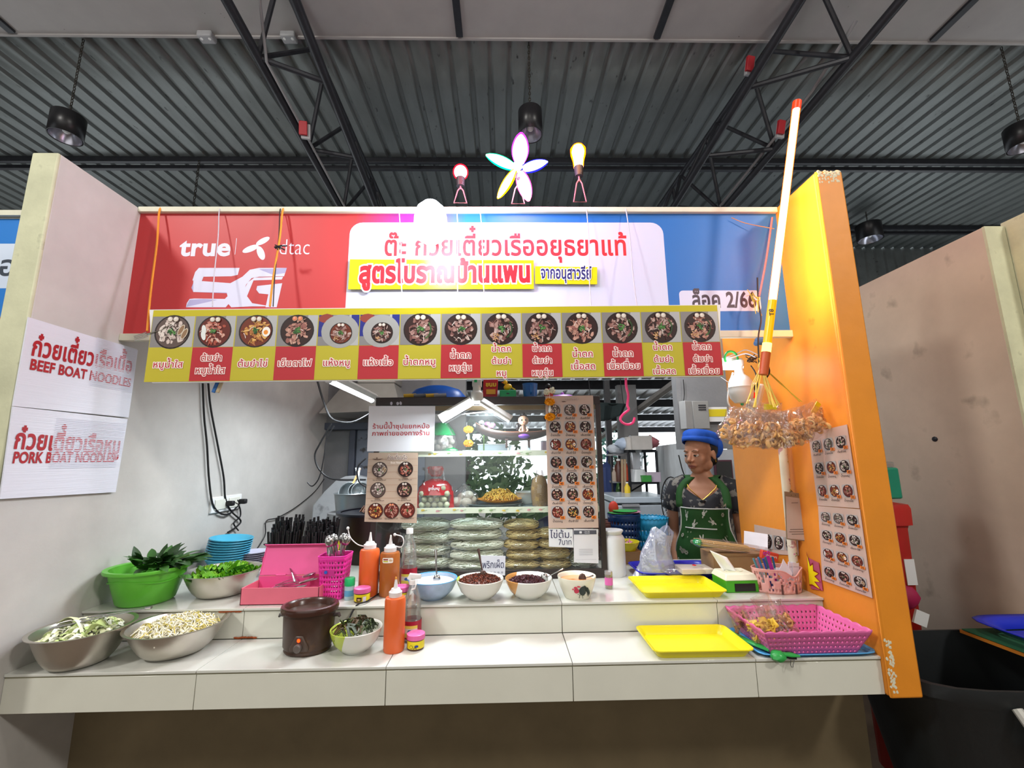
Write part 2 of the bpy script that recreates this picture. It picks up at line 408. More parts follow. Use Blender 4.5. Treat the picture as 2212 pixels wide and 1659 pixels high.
# right wall (hangs from counter height up) orange
wr=struct(MB().box(((XR+.052),1.93,(.73+2.6)/2),(.104,.82,1.87)).build('wall_right',m_orange,bevel=.008),label='orange painted side wall',cat='wall')
part(wr,'wall_edge',MB().box((XR+.052,1.516,1.665),(.106,.012,1.872)),m_orangef,bevel=.006,label='orange front edge with chips')
rg=rnd(5); mb=MB()
for i in range(30): mb.ball((XR+.01+rg.random()*.085,1.512,2.580+rg.random()*.02),.007,6,sc_=(1.3,.5,1),jit=.5,rg=rg)
for z0,n in((2.55,26),(.745,60)):
    for i in range(n): mb.ball((XR+.002+rg.random()*.022*(1 if z0<1 else 4),1.5098,z0+rg.random()*(.16 if z0<1 else .03)),.0028,6,sc_=(1.3,.12,1.6),jit=.7,rg=rg)
part(wr,'chipped_plaster',mb,mat('bare_plaster','#cfcab0',.8))
tag(wr.children[-1],kind='stuff')
# counter: masonry with a front ledge and a raised shelf
ct=struct(MB().box((-.173,1.99,.787),(2.814,.90,.1)).box((-.173,2.12,.895),(2.814,.66,.11)).build('counter',m_grout),label='tiled service counter with a raised back shelf',cat='counter')
tag(ct,kind='structure')
JX=[XL,-.9825,-.3825,.2175,.8175,XR]
def tiles(y0,y1,z0,z1,axis,m):
    for a,b in zip(JX[:-1],JX[1:]):
        g=.0012
        o=MB().box(((a+b)/2,(y0+y1)/2,(z0+z1)/2),(b-a-2*g,y1-y0,z1-z0)).build('tile',m,ct,bevel=.0008,smooth=30)
tiles(1.532,1.54,.7326,.833,'y',m_tile)                # front faces of the ledge
tiles(1.529,1.772,.8385,.8465,'z',m_tiletop)           # top of the ledge
tiles(1.7735,1.7815,.848,.943,'y',m_tile)              # riser
tiles(1.766,2.10,.9475,.9555,'z',m_tiletop)
tiles(2.103,2.44,.9475,.9555,'z',m_tiletop)
for z0,z1,y in((.833,.8385,1.5335),(.943,.9475,1.7735)): part(ct,'grout_line',MB().box((-.173,y+.004,(z0+z1)/2),(2.812,.008,z1-z0)),mat('dark_grout','#8f8b74',.8))
# orange stains in the tile joints
mb=MB(); rg=rnd(3)
for (px,py) in((530,1378),(497,1322)):
    c=at(px,py,Y=1.771)
    for i in range(7): mb.ball((c.x-.035+.07*i/6,1.770,c.z+rg.random()*.003),.007,6,sc_=(1.3,.25,.5),jit=.4,rg=rg)
part(ct,'rust_stain',mb,mat('rust_stain','#9a4a1e',.8))
struct(boxobj('wall_front',XL,1.36,1.80,1.88,0,.74,m_brown),label='brown wall below the counter',cat='wall')
# ---- hall ceiling: ribbed sheets, soffit boards, purlins, trusses
def roofz(y): return 5.28+.028*(y-3.3)
def ribbed(name,x0,x1,y0,y1,zf,pitch,h,m,parent=None,**k):
    xs=[];x=x0
    while x<x1: xs+= [(x,0),(x+pitch*.62,0),(x+pitch*.72,h),(x+pitch*.90,h)]; x+=pitch
    ys=[y0+(y1-y0)*i/6 for i in range(7)]
    V=[(a,y,zf(y)+b) for y in ys for a,b in xs]; n=len(xs)
    Fc=[(j*n+i,j*n+i+1,(j+1)*n+i+1,(j+1)*n+i) for j in range(6) for i in range(n-1)]
    return MB().add(V,Fc).build(name,m,parent,smooth=20,solid=.002,**k)
cl=ribbed('ceiling',-9,9,3.31,7.6,roofz,.19,.03,m_sheet); struct(cl,label='grey ribbed metal roof sheeting',cat='ceiling')
sof=struct(boxobj('ceiling_soffit',-9,9,-5,3.32,5.25,5.29,m_soff),label='grey flat ceiling boards over the walkway',cat='ceiling')
for px,py in((985,0),(1447,0),(30,70),(2060,40)):
    c=at(px,py,Z=5.25); part(sof,'joint_strip',MB().box((c.x,-.1,5.24),(.06,6.8,.03),rz=0),m_steel)
part(sof,'edge_strip',MB().box((0,3.33,5.27),(18,.02,.07)),m_soff)
for y in(5.02,6.75):
    z=roofz(y)-.04
    struct(MB().box((0,y,z),(18,.05,.07)).box((0,y+.08,z-.05),(18,.05,.05)).build('purlin',m_steel,bevel=.004),label='dark steel purlin crossing the hall '+('nearer' if y<6 else 'farther')+' of the two',cat='beam')
struct(boxobj('wall_lightblock_left',-9.1,-9,-5,7.6,0,5.6,m_conc0:=mat('light_block','#6f6a62',.9)),label='unseen left wall added to keep sky light out',cat='wall')  # this and the next two: unseen walls added to cut sky light inside
struct(boxobj('wall_lightblock_right',9,9.1,-5,7.6,0,5.6,m_conc0),label='unseen right wall added to keep sky light out',cat='wall')
struct(boxobj('wall_lightblock_front',-9,9,-5.1,-5,0,5.6,m_conc0),label='unseen wall behind the camera, added to keep sky light out',cat='wall')
# rear gable of ribbed sheet
struct(MB().add([(x,7.6+(.03 if i%4 in(2,3) else 0),z) for z in(3.55,5.45) for i,x in enumerate([a+b for a in [(-9+.19*k) for k in range(95)] for b in(0,.115,.135,.17)])],
   [(i,i+1,380+i+1,380+i) for i in range(379)]).build('wall_back',m_sheet,smooth=20),label='ribbed sheet gable far behind the stalls',cat='wall')
# trusses: two lower chords, an upper chord and zigzag webs
def P(px,py,z): return at(px,py,Z=z)
ZT=4.55
def truss(a0,a1,b0,b1,label):
    t=thing('roof_truss',label,'truss',(0,0,0),group='roof trusses over the walkway'); t['kind']='structure'
    A0,A1=P(*a0,ZT),P(*a1,ZT-.0); 
    A0=at(*a0,Z=4.75); A1=at(*a1,Z=4.35); B0=at(*b0,Z=4.70); B1=at(*b1,Z=4.35)
    A2=A1+(A1-A0)*.6; B2=B1+(B1-B0)*.6; A_=A0-(A1-A0)*.6; B_=B0-(B1-B0)*.6
    for n_,q in(('chord',(A_,A2)),('chord',(B_,B2))): part(t,n_,MB().tube(q,.038,10),m_steel)
    C=[(A_+B_)/2+Vector((0,0,.45)),(A2+B2)/2+Vector((0,0,.75))]
    part(t,'upper_chord',MB().tube(C,.032,10),m_steel)
    for i in range(5):
        u=.17+i*.19; pa=A_.lerp(A2,u); pb=B_.lerp(B2,u)
        part(t,'strut',MB().tube((pa,pb),.022,8),m_steel)
        for pp in(pa,pb):
            for du in(-.07,.07): part(t,'web',MB().tube((pp,C[0].lerp(C[1],u+du)),.02,8),m_steel)
    return t,A0,A1
T1=truss((489,0),(737,450),(669,81),(815,452),'triangular steel truss left of the coloured flower lamp')
T2=truss((1947,0),(1565,450),(1664,106),(1459,440),'triangular steel truss right of the coloured flower lamp')
# conduits and clamps on the right truss
c0,c1=T2[1],T2[2]
cd_=MB().tube([c0+Vector((-.06,.3,.18)),c0.lerp(c1,.35)+Vector((-.06,0,.05)),c0.lerp(c1,.7)+Vector((-.06,0,.03)),c1+Vector((-.05,0,.03))],.014,8)
cd_.build('conduit',mat('grey_conduit','#8a8a8c',.5),label='grey cable conduit along the right truss',cat='conduit')
cd2=MB().tube([T1[1].lerp(T1[2],t)+Vector((.06 if t>.05 else .2,0,-.02 if t>.05 else .2)) for t in(0,.2,.4,.6,.8,1)],.011,8)
cd2.build('conduit',MATS['grey_conduit'],label='grey cable conduit along the left truss',cat='conduit')
for px,py,z,l in((655,277,4.5,'red and grey junction box on the left truss'),(1687,275,4.5,'red junction box on the right truss behind the orange tube'),(1620,138,4.9,'red junction box near the top of the right truss')):
    c=at(px,py,Z=z); t=thing('junction_box',l,'electrical box',c)
    part(t,'cover',MB().box((0,0,0),(.07,.03,.12),rot=(.3,0,.2)),mat('red_box','#a02028',.5),bevel=.004)
    part(t,'back_box',MB().box((.012,.03,-.012),(.08,.03,.13),rot=(.3,0,.2)),mat('grey_box','#9a9a9c',.5),bevel=.004)
# small grey connectors along the soffit edge
for px,l in((447,'first from the left'),(625,'second from the left'),(1770,'third from the left'),(1945,'rightmost')):
    c=at(px,78,Y=3.32); c.z-=.01; t=thing('ceiling_junction_box','grey box at the soffit edge, '+l,'electrical box',c)
    part(t,'cover',MB().box((0,0,0),(.13,.09,.06)),MATS['grey_box'],bevel=.012)
    part(t,'screw',MB().lathe([(0.0,-.033),(.012,-.033),(.012,-.03)],10,c=(-.035,-.01,0)),m_white)
    part(t,'screw',MB().lathe([(0.0,-.033),(.012,-.033),(.012,-.03)],10,c=(.035,-.01,0)),m_white)
# pendant lamps on chains
def pendant(px,py,y,label,r=.115,h=.21,tz=5.27):
    c=at(px,py,Y=y); t=thing('pendant_lamp',label,'ceiling lamp',c,group='black pendant lamps on chains')
    part(t,'housing',MB().shell([(r,0),(r,h*.98),(r*.97,h),(0.02,h+.004),(0,h+.004)],32),mat('black_lamp','#17171a',.35),solid=.004)
    part(t,'reflector',MB().shell([(r*.93,.003),(r*.8,.05),(r*.35,.12),(0,.125)],28),mat('reflector','#b8b8c4',.25,metal=.8))
    part(COL.objects[t.children[-1].name],'bulb',MB().ball((0,0,.07),.03,12),m_white)
    mb=MB(); z=h+.01; i=0; top=tz-c.z
    while z<top:
        pts=[(.009*math.cos(a)*(1 if i%2 else 0),.009*math.cos(a)*(0 if i%2 else 1),z+.019+.019*math.sin(a)) for a in [2*PI*k/8 for k in range(8)]]
        mb.tube(pts,.0035,5,closed=True); z+=.031; i+=1
    part(t,'chain',mb,mat('chain_metal','#3a3630',.5,metal=.5))
    return t
pendant(141,297,3.4,'black cylinder pendant lamp at far left')
pendant(1146,292,3.4,'black cylinder pendant lamp behind the coloured flower lamp',r=.105,h=.24)
pendant(2214,318,3.4,'black cylinder pendant lamp cut off by the right edge')
pendant(1880,518,6.3,'small distant black pendant lamp right of the orange wall',r=.17,h=.26,tz=5.35)
ch=MB(); c=at(430,350,Y=5.0); z=c.z
for i in range(30): 
    a=[(.012*math.cos(q)*(i%2),.012*math.cos(q)*(1-i%2),-i*.045+.026*math.sin(q)) for q in [2*PI*k/8 for k in range(8)]]; ch.tube(a,.0045,5,closed=True)
ch.build('hanging_chain',MATS['chain_metal'],loc=c,label='dark chain hanging behind the red part of the shop sign',cat='chain')
# ================= neighbours =================
m_nb=mat('neighbour_plaster','#c0ae9c',.8,noise=.10,scale=3,bump=.3,bscale=18,spot=(6,.62,.8,'#8a7c6c'))
NX=2.37
wn=struct(boxobj('wall_neighbour',NX,NX+.10,1.93,4.6,.43,2.6,m_nb,bevel=.004),label='beige side wall of the next stall on the right',cat='wall')
part(wn,'wall_edge',MB().box((NX+.05,1.925,1.515),(.102,.012,2.17)),m_cream,label='cream front edge')
part(wn,'side_panel',MB().box((NX+.125,1.86,1.575),(.03,.16,2.10)),m_cream)
struct(boxobj('wall_neighbour_shade',NX+.03,NX+.09,1.9,4.6,0,.43,mat('shade_black','#141414',.8)),label='black panel in place of the unlit space under the next stall',cat='wall')  # black panel added for the unlit dark below the wall; shade, not paint
part(wn,'hook_hole',MB().ball((NX-.001,2.35,1.58),.018,8,sc_=(.3,1,.8)),m_steel)
# left neighbour: sign and header
nl=thing('neighbour_sign','blue and white shop sign of the next stall on the left','sign',(-2.0,1.84,2.0))
part(nl,'board',MB().box((-.5,.02,.31),(1.7,.03,.62)),mat('sign_board_back','#d8d8d4',.6))
p=Print(); p.z=.001; p.rect(-1.35,.0,.35,.58,'#2a78c8'); p.rect(-1.35,.25,.33,.46,'#c9d6e8'); p.rect(-1.35,-.10,.35,.005,'#b82020')
p.text('ล็อค 2',-.13,.31,.13,'#3c4450',.02)
for i in range(3): p.line([(.10+.03*i,.10),(.07+.03*i,.13),(.10+.03*i,.16)],.008,'#9cc4ea')
p.build('print',nl,loc=(0,0,.01),rot=FRONT)
part(nl,'trim',MB().box((-.5,.0,.61),(1.7,.04,.025)),mat('cream_trim','#d2d0bc',.6))
fd=thing('neighbour_menu_board','strip of food photos hanging below the left neighbour sign','menu board',at(2,760,Y=1.7)); 
part(fd,'board',MB().box((-.2,0,.03),(.42,.01,.22)),mat('sign_board_back'))
p=Print(); p.rect(-.4,-.08,.01,.14,'#a01818'); dish(p,-.075,.04,.085,'drg',rnd(9),True); p.build('print',fd,loc=(0,-.007,0),rot=FRONT)
# ---------------- right corridor ----------------
def bin_(): 
    t=thing('wheeled_bin','large black plastic waste bin below the next stall','waste bin',(2.0,1.74,.0))
    m=mat('black_bin_plastic','#1b1f21',.5,noise=.1,bump=.15)
    part(t,'body',MB().shell([(.30,.02),(.40,.69),(.42,.71),(.42,.75),(.405,.75),(.39,.70),(.28,.05),(0,.05)],48,sq=3.0,sx=1.5,sy=.60),m)
    part(t,'handle',MB().tube([(-.38,-.245,.70),(-.38,-.275,.66),(-.36,-.285,.64),(-.21,-.285,.635),(-.18,-.275,.655),(-.18,-.25,.70)],.014,8),mat('grey_metal_handle','#b8b8b0',.4))
    part(t,'label_patch',MB().box((-.31,-.264,.575),(.12,.006,.09),rot=(.06,0,0)),mat('worn_sticker','#a08f70',.8,noise=.4,scale=30))
    return t
bin_()
t=thing('red_bin','red pedal bin standing behind the orange wall','waste bin',at(1916,1330,Y=2.32)); t.location.z=0
h=at(1950,1085,Y=2.32).z
part(t,'body',MB().shell([(.09,.0),(.105,h-.12),(.11,h-.1)],24,sq=3),mat('red_plastic','#b8241e',.4),solid=.006)
part(t,'lid',MB().lathe([(.125,h-.1),(.127,h-.02),(.12,h),(0,h+.02)],24,sq=3),MATS['red_plastic'])
part(t,'sticker',MB().box((.06,-.108,h-.32),(.05,.004,.12)),m_white)
t=thing('green_bottle_crate','small green plastic container above the red bin','container',Vector((at(1918,1082,Y=2.3).x,2.32,h+.022)))
part(t,'body',MB().box((0,0,.08),(.11,.11,.16)),mat('teal_plastic','#1f8a6c',.35),bevel=.01); part(t,'cap',MB().box((0,0,.175),(.10,.08,.03)),film('clear_plastic'),bevel=.008)
t=thing('blue_serving_tray','blue plastic tray on a wooden shelf at the right edge','tray',at(2150,1378,Y=1.75)+Vector((.29,0,-.02)))
part(t,'rim',MB().shell([(.13,.0),(.17,.03),(.19,.035)],32,sq=3,sx=1.2),mat('blue_plastic','#1a2ab0',.3),solid=.004)
part(t,'base',MB().box((0,0,.0),(.27,.22,.004)),MATS['blue_plastic'])
t=thing('wooden_shelf','edge of an orange and green shelf under the blue tray','shelf',at(2150,1395,Y=1.75)+Vector((.22,0,-.012)))
part(t,'board',MB().box((.05,.05,-.01),(.40,.3,.012)),mat('orange_wood','#c07a28',.6)); part(t,'mat',MB().box((.03,.06,.001),(.36,.26,.004)),mat('green_mat','#2a6a4a',.8))
t=thing('pink_cloth_bag','magenta bag with white paper leaning below the red bin','bag',at(1960,1290,Y=2.10))
part(t,'body',MB().ball((0,0,.0),.05,12,sc_=(1,.7,1),jit=.2,rg=rnd(2)),mat('magenta_cloth','#a01848',.7)); part(t,'paper',MB().box((.02,-.03,-.08),(.06,.01,.06),rot=(0,.4,0)),m_white)
# ================= back of the stall =================
m_conc=mat('old_white_plaster','#9fa3a6',.85,noise=.12,scale=4,bump=.5,bscale=14,spot=(11,.6,.72,'#777a7c'))
m_conc2=mat('grey_concrete','#7e7f80',.85,noise=.1,scale=4,bump=.3)
wb=struct(boxobj('wall_rear',-2.2,-.35,4.0,4.1,0,2.6,m_conc2),label='grey rear wall behind the cooking corner',cat='wall')
part(wb,'metal_door',MB().box((-1.02,3.985,1.2),(.62,.02,1.15)),mat('blue_grey_sheet','#6c7480',.5,noise=.12,scale=5,spot=(14,.6,.68,'#3c3a3a')),bevel=.004)
part(wb,'door_frame',MB().box((-1.36,3.965,1.2),(.05,.05,1.2)),mat('frame_grey','#4a505c',.5),bevel=.004)
part(wb,'ledge',MB().box((-1.05,3.93,1.80),(1.1,.14,.06)),mat('frame_grey'),bevel=.004)
mb=MB(); rg=rnd(8); top=[(675,1092),(700,1062),(725,1038),(745,1029),(770,1027),(790,1032),(815,1030)]
pts=[at(x,y,Y=3.45) for x,y in top]; poly=[(p.x,3.45,p.z) for p in pts]+[(pts[-1].x+.1,3.45,0),(pts[0].x-.02,3.45,0)]
struct(mb.plate(poly[::-1],(0,.1,0)).build('wall_stove',m_conc,bevel=.01),label='low rough white stove wall in the back corner',cat='wall')
hood=thing('extractor_hood','grey sheet metal cooking hood above the back corner','hood',at(800,880,Y=3.6))
b=hood.location; q=[at(x,y,Y=3.6)-b for x,y in((715,900),(855,893),(855,830),(750,830))]
part(hood,'canopy',MB().hexa([(q[0].x,-.25,q[0].z),(q[1].x+.1,-.25,q[1].z),(q[1].x+.1,.3,q[1].z),(q[0].x,.3,q[0].z),(q[3].x,-.05,q[3].z),(q[2].x,-.05,q[2].z),(q[2].x,.2,q[2].z),(q[3].x,.2,q[3].z)]),mat('hood_metal','#8d8a84',.5,metal=.2),bevel=.004)
part(hood,'duct',MB().box(((q[3].x+q[2].x)/2+.05,.08,q[3].z+.35),(.32,.24,.7)),MATS['hood_metal'],bevel=.01)
# rear lean-to roof with light between the sheets
lean=ribbed('ceiling_rear',-3,6,4.4,13,lambda y:2.95-.07*(y-4.4),.22,.03,mat('bright_roof_sheet','#b4b8be',.35,noise=.15,scale=6,metal=.5,stretch=(1,.2,1)))
struct(lean,label='lean-to roof sheeting behind the stall',cat='ceiling')
for y in(5.6,7.0,8.6,10.4,12.6): struct(MB().box((1.5,y,2.95-.07*(y-4.4)-.09),(9,.07,.15)).build('rear_purlin',m_steel),label='dark purlin under the lean-to roof, '+{5.6:'nearest',7.0:'second from the front',8.6:'middle',10.4:'fourth from the front',12.6:'farthest'}[y],cat='beam')
a,b=at(1290,950,Y=8.5),at(1475,815,Y=4.6); struct(MB().tube((a,b),.05,6).build('rear_rafter',mat('pale_rafter','#8e8a86',.6)),label='pale diagonal rafter under the lean-to roof',cat='beam')
c=at(1360,1000,Y=6.0); struct(MB().box((c.x,6.0,1.2),(.26,.12,2.6)).build('rear_column',m_conc2),label='grey column in the bright gap behind the stall',cat='column')
c=at(1318,1000,Y=5.6); struct(MB().box((c.x,5.6,1.25),(.07,.07,2.5)).build('rear_post',m_steel),label='slim dark post left of the grey column behind',cat='column')
# grey partition by the orange wall's end
x0=at(1466,900,Y=2.95).x
wp=struct(boxobj('wall_partition',x0,x0+.8,2.95,3.03,1.55,3.0,m_conc2),label='grey partition behind the cook',cat='wall')
part(wp,'lower_panel',MB().box((x0+.42,2.97,.77),(.76,.05,1.55)),mat('pale_panel','#aeb4ba',.6))
sb=thing('switch_box','grey metal fuse box on the partition behind the cook','fuse box',at(1505,897,Y=2.92))
part(sb,'case',MB().box((.02,0,0),(.11,.05,.19)),mat('fusebox_grey','#8c8c88',.5),bevel=.004); part(sb,'door',MB().box((-.075,-.01,0),(.075,.05,.19),rz=.5),mat('fusebox_door','#9fa09e',.5),bevel=.003)
part(sb,'vent',MB().box((.03,-.027,.05),(.05,.003,.008)).box((.03,-.027,.035),(.05,.003,.008)).box((.03,-.027,.065),(.05,.003,.008)),m_steel)
# white side wall with sloping top
A=at(1483,955,Y=3.1); B=at(1416,964,Y=5.2)
struct(MB().plate([(A.x,3.1,0),(B.x,5.2,0),(B.x,5.2,B.z),(A.x,3.1,A.z)],(.08,0,0)).build('wall_rear_right',mat('white_rear_wall','#c2c6c8',.8,noise=.12,scale=4,spot=(5,.6,.8,'#8e8e8a')),bevel=.004),label='stained white wall behind the shelving rack',cat='wall')
# pale header above the opening right of the menu board
x=at(1575,765,Y=2.36)
struct(boxobj('trim_1',.95,XR+.1,2.36,2.44,2.02,2.2,mat('pale_header','#cfcac2',.8,noise=.1)),label='pale beam above the opening near the orange wall',cat='beam')
# trees and hedge outside
def foliage(name,label,c,r,n,cols,seed,leaf=.06,sz=(1,.6,1)):
    rg=rnd(seed); mb=MB()
    for i in range(n):
        v=Vector((rg.gauss(0,1),rg.gauss(0,1),rg.gauss(0,1))).normalized()*r*(rg.random()**.4); p=Vector((v.x*sz[0],v.y*sz[1],v.z*sz[2]))
        u=Vector((rg.gauss(0,1),rg.gauss(0,1),rg.gauss(0,1))).normalized(); w_=u.orthogonal(); l=leaf*(.6+rg.random())
        mb.add([p-u*l,p+w_*l*.4,p+u*l,p-w_*l*.4],[(0,1,2,3)],i%len(cols))
    t=thing(name,label,'tree' if 'tree' in name else 'shrub',c)
    part(t,'foliage',mb,[mat(k,k2,.6,noise=0) for k,k2 in cols],smooth=0,kind='stuff'); return t
gc=[('leaf_green','#6c9c60'),('leaf_light','#9abf86'),('leaf_dark','#4e7a48')]
t=foliage('garden_shrub','green shrub outside behind the shelving rack',at(1310,1090,Y=8),.55,900,gc,1,.07); part(t,'stem',MB().tube([(0,0,-1),(0,0,0)],.04,6),mat('bark','#4c3b2a',.9))
t=foliage('garden_tree','pale tree outside seen through the gap behind the tall menu',at(1330,985,Y=11),.8,260,[('leaf_pale','#8fc0b4'),('leaf_pale_two','#a8ccc4')],2,.09); part(t,'trunk',MB().tube([(0,0,-2.2),(0,0,0)],.05,6),mat('bark'))
t=foliage('garden_tree','leafy tree outside seen through the glass cabinet',at(1010,995,Y=8.5),1.2,700,gc,3,.09,(1,.5,.7)); part(t,'trunk',MB().tube([(0,0,-2.2),(0,0,0)],.07,6),mat('bark'))
t=foliage('garden_shrub','low hedge outside seen through the glass cabinet',at(1130,1085,Y=7.0),.7,500,gc,4,.08,(1.8,.5,.6)); part(t,'stem',MB().tube([(0,0,-1.2),(0,0,0)],.04,6),mat('bark'))
# ================= shop sign above the stall =================
FY=1.769
fs=thing('shop_sign','wide red and blue shop sign between the two side walls','sign',(0,FY,2.006))
part(fs,'panel',MB().box(((XL+XR)/2,.02,.295),(XR-XL,.03,.585)),mat('sign_back','#cfcfca',.6))
for z,h in((.005,.03),(.580,.024)): part(fs,'trim_strip',MB().box(((XL+XR)/2,-.006,z),(XR-XL,.022,h)),mat('cream_trim','#d4d2be',.5),bevel=.002)
def sx(px,py=560): return at(px,py,Y=FY).x
def sz(px,py): return at(px,py,Y=FY).z-2.006
def S(px,py): q=at(px,py,Y=FY); return (q.x,q.z-2.006)
p=Print(); p.st=1e-5; x0,x1,z0,z1=XL,XR,.02,.568
p.rect(x0,z0,x1,z1,'#bb383a')
N_=40; xa,xb=sx(760),sx(1010)          # red runs into blue through purple
for i in range(N_):
    t=i/(N_-1); a=lin('#bb383a'); b=lin('#2468b4'); mid=lin('#8a2a90'); c=tuple((a[k]*(1-2*t)+mid[k]*2*t) if t<.5 else (mid[k]*(2-2*t)+b[k]*(2*t-1)) for k in range(3))
    p.rect(xa+(xb-xa)*i/N_,z0,xa+(xb-xa)*(i+1)/N_,z1,c)
    p.z-=p.st
p.z+=p.st
p.rect(xb,z0,x1,z1,'#2468b4')
q0,q1=S(752,660),S(1443,480)
p.rrect(S(750,600)[0],-.3+z0+.3,S(1440,600)[0],S(1000,481)[1],.055,'#c9cbe2')
p.poly([(S(750,600)[0],z0),(S(1440,600)[0],z0),(S(1440,600)[0],z0+.1),(S(750,600)[0],z0+.1)],'#c9cbe2')
# heading
a=S(828,552); b=S(1357,552)
p.text('ต๊ะ ก๋วยเตี๋ยวเรืออยุธยาแท้',(a[0]+b[0])/2,a[1],.128,'#cf2f38',.022,width=b[0]-a[0])
# true | dtac
a=S(388,552); b=S(498,552); p.text('true',(a[0]+b[0])/2,a[1],.115,'#d7d9ec',.032,width=b[0]-a[0])
a=S(511,515); p.rect(a[0],S(511,550)[1],a[0]+.002,a[1],'#d7d9ec')
a=S(601,550); b=S(670,550); p.text('dtac',(a[0]+b[0])/2,a[1],.105,'#d7d9ec',-.012,width=b[0]-a[0])
cx,cz=S(556,533)
for rx,rz,ro,dx,dz in((.032,.013,.55,.022,.026),(.036,.014,.42,-.028,-.010),(.034,.015,-1.15,.018,-.030)): p.ell(cx+dx,cz+dz,rx,rz,'#d7d9ec',22,ro)
# 5G
def PX(L,c): p.poly([S(x,y) for x,y in L],c)
W5='#d3d3ea'; W6='#a9a5cf'
PX([(430,579),(518,579),(514,594),(500,597),(440,598),(436,608),(416,606),(422,588)],W5)
PX([(420,606),(440,611),(500,612),(518,606),(530,612),(518,628),(500,634),(418,631),(414,622)],W6)
PX([(418,606),(498,612),(524,598),(540,583),(560,579),(620,579),(614,597),(560,598),(544,601),(532,615),(524,640),(530,652),(545,662),(500,664),(494,657),(488,664),(402,664),(404,655),(410,646),(420,645),(486,646),(492,640),(490,632),(418,631)],W5)
PX([(536,610),(550,600),(612,598),(609,604),(548,606),(534,640),(545,655),(585,662),(530,662),(520,640)],W5)
PX([(556,618),(610,612),(598,664),(574,664),(580,636),(560,634),(554,626)],W5)
PX([(402,664),(410,648),(440,646),(470,648),(404,663)],W6); PX([(560,582),(620,579),(616,590),(590,594)],W6)
# lot number plate
a=S(1466,628); b=S(1645,672); p.rrect(a[0],b[1],b[0],a[1],.018,'#c9cbe2')
a=S(1495,664); b=S(1635,662); p.text('ล็อค 2/66',(a[0]+b[0])/2,a[1],.098,'#3d3844',.03,width=b[0]-a[0])
p.rect(x0,0.0,x1,.02,'#cfcdb8')
p.build('print',fs,loc=(0,-.0005,0),rot=FRONT)
# pasted yellow strips
def strip(name,label,c4,txt,col_,tcol,b,out,baseline,w0,w1,h):
    y=FY-.012; P4=[at(*c,Y=y) for c in c4]; o=P4[3]
    t=thing(name,label,'sign',o)
    part(t,'sheet',MB().plate([P4[3]-o,P4[2]-o,P4[1]-o,P4[0]-o],(0,.003,0)),mat('yellow_vinyl','#d6cf12',.3))
    q=Print(); A=at(*baseline,Y=y)-o; A0=at(*w0,Y=y)-o; A1=at(*w1,Y=y)-o
    ang=math.atan2(A1.z-A0.z,A1.x-A0.x)
    q.text(txt,(A0.x+A1.x)/2,0,h,tcol,b,width=(A1-A0).length,outline=out,ow=.055)
    q.v=[(x*math.cos(ang)-yy*math.sin(ang),yy*math.cos(ang)+x*math.sin(ang)+A0.z-(A0.x)*math.tan(ang),z) for x,yy,z in q.v]
    q.build('print',t,loc=(0,-.001,0),rot=FRONT); return t
t=strip('pasted_strip','long yellow vinyl strip with bold red letters on the shop sign',[(756,560),(1153,562),(1153,624),(752,625)],'สูตรโบราณบ้านแพน','','#c8202c',.05,'#eef0f4',(775,610),(775,610),(1148,608),.125)
t=strip('pasted_strip','short yellow vinyl strip with dark blue letters on the shop sign',[(1156,575),(1290,577),(1290,614),(1156,613)],'จากอนุสาวรีย์','','#2a2a6a',.03,'#eef0f4',(1168,602),(1168,601),(1278,603),.075)
# ================= hanging menu board =================
BY=1.655
tl,tr,bl,br=[at(x,y,Y=BY) for x,y in((323,669),(1556,657),(328,827),(1556,812))]
mb0=thing('menu_board','long hanging menu board with fourteen noodle photos','menu board',tl)
cxs=[323,417,506,596,685,775,863,952,1039,1127,1214,1301,1387,1473,1556]
bw=tr.x-tl.x; 
def mbp(px,py):
    q=at(px,py,Y=BY); return (q.x-tl.x,q.z-tl.z)
c4=[mbp(323,669),mbp(328,827),mbp(1556,813),mbp(1556,658)]
part(mb0,'board',MB().plate([(c[0],0,c[1]) for c in c4],(0,.012,0)),mat('board_white','#d8d8d8',.5))
p=Print()
def bp(u,v): # u column boundary index (0..14, fractional), v 0 top..1 bottom
    i=min(13,int(u)); f=u-i; px=cxs[i]*(1-f)+cxs[i+1]*f
    t=(px-323)/(1233); top=c4[0][1]*(1-t)+c4[3][1]*t; bot=c4[1][1]*(1-t)+c4[2][1]*t
    X0=mbp(px,740)[0]; return (X0,top*(1-v)+bot*v)
def quad(u0,v0,u1,v1,c): p.poly([bp(u0,v1),bp(u1,v1),bp(u1,v0),bp(u0,v0)],c)
quad(0,.01,14,.99,'#b3a82c'); quad(0,.01,14,.095,'#b9ad10')
names=[['หมูน้ำใส'],['ต้มยำ','หมูน้ำใส'],['ต้มยำไข่'],['เย็นตาโฟ'],['แห้งหมู'],['แห้งเนื้อ'],['น้ำตกหมู'],['น้ำตก','หมูตุ๋น'],['น้ำตก','ต้มยำ','หมู'],['น้ำตก','ต้มยำ','หมูตุ๋น'],['น้ำตก','เนื้อสด'],['น้ำตก','เนื้อเปื่อย'],['น้ำตก','ต้มยำ','เนื้อสด'],['น้ำตก','ต้มยำ','เนื้อเปื่อย']]
kinds=['wwmx','rrlx','yyex','dpox','ydn','ddn','ddg','dd','ddng','ddn','dp','ddg','ddng','dpng']
rg=rnd(11)
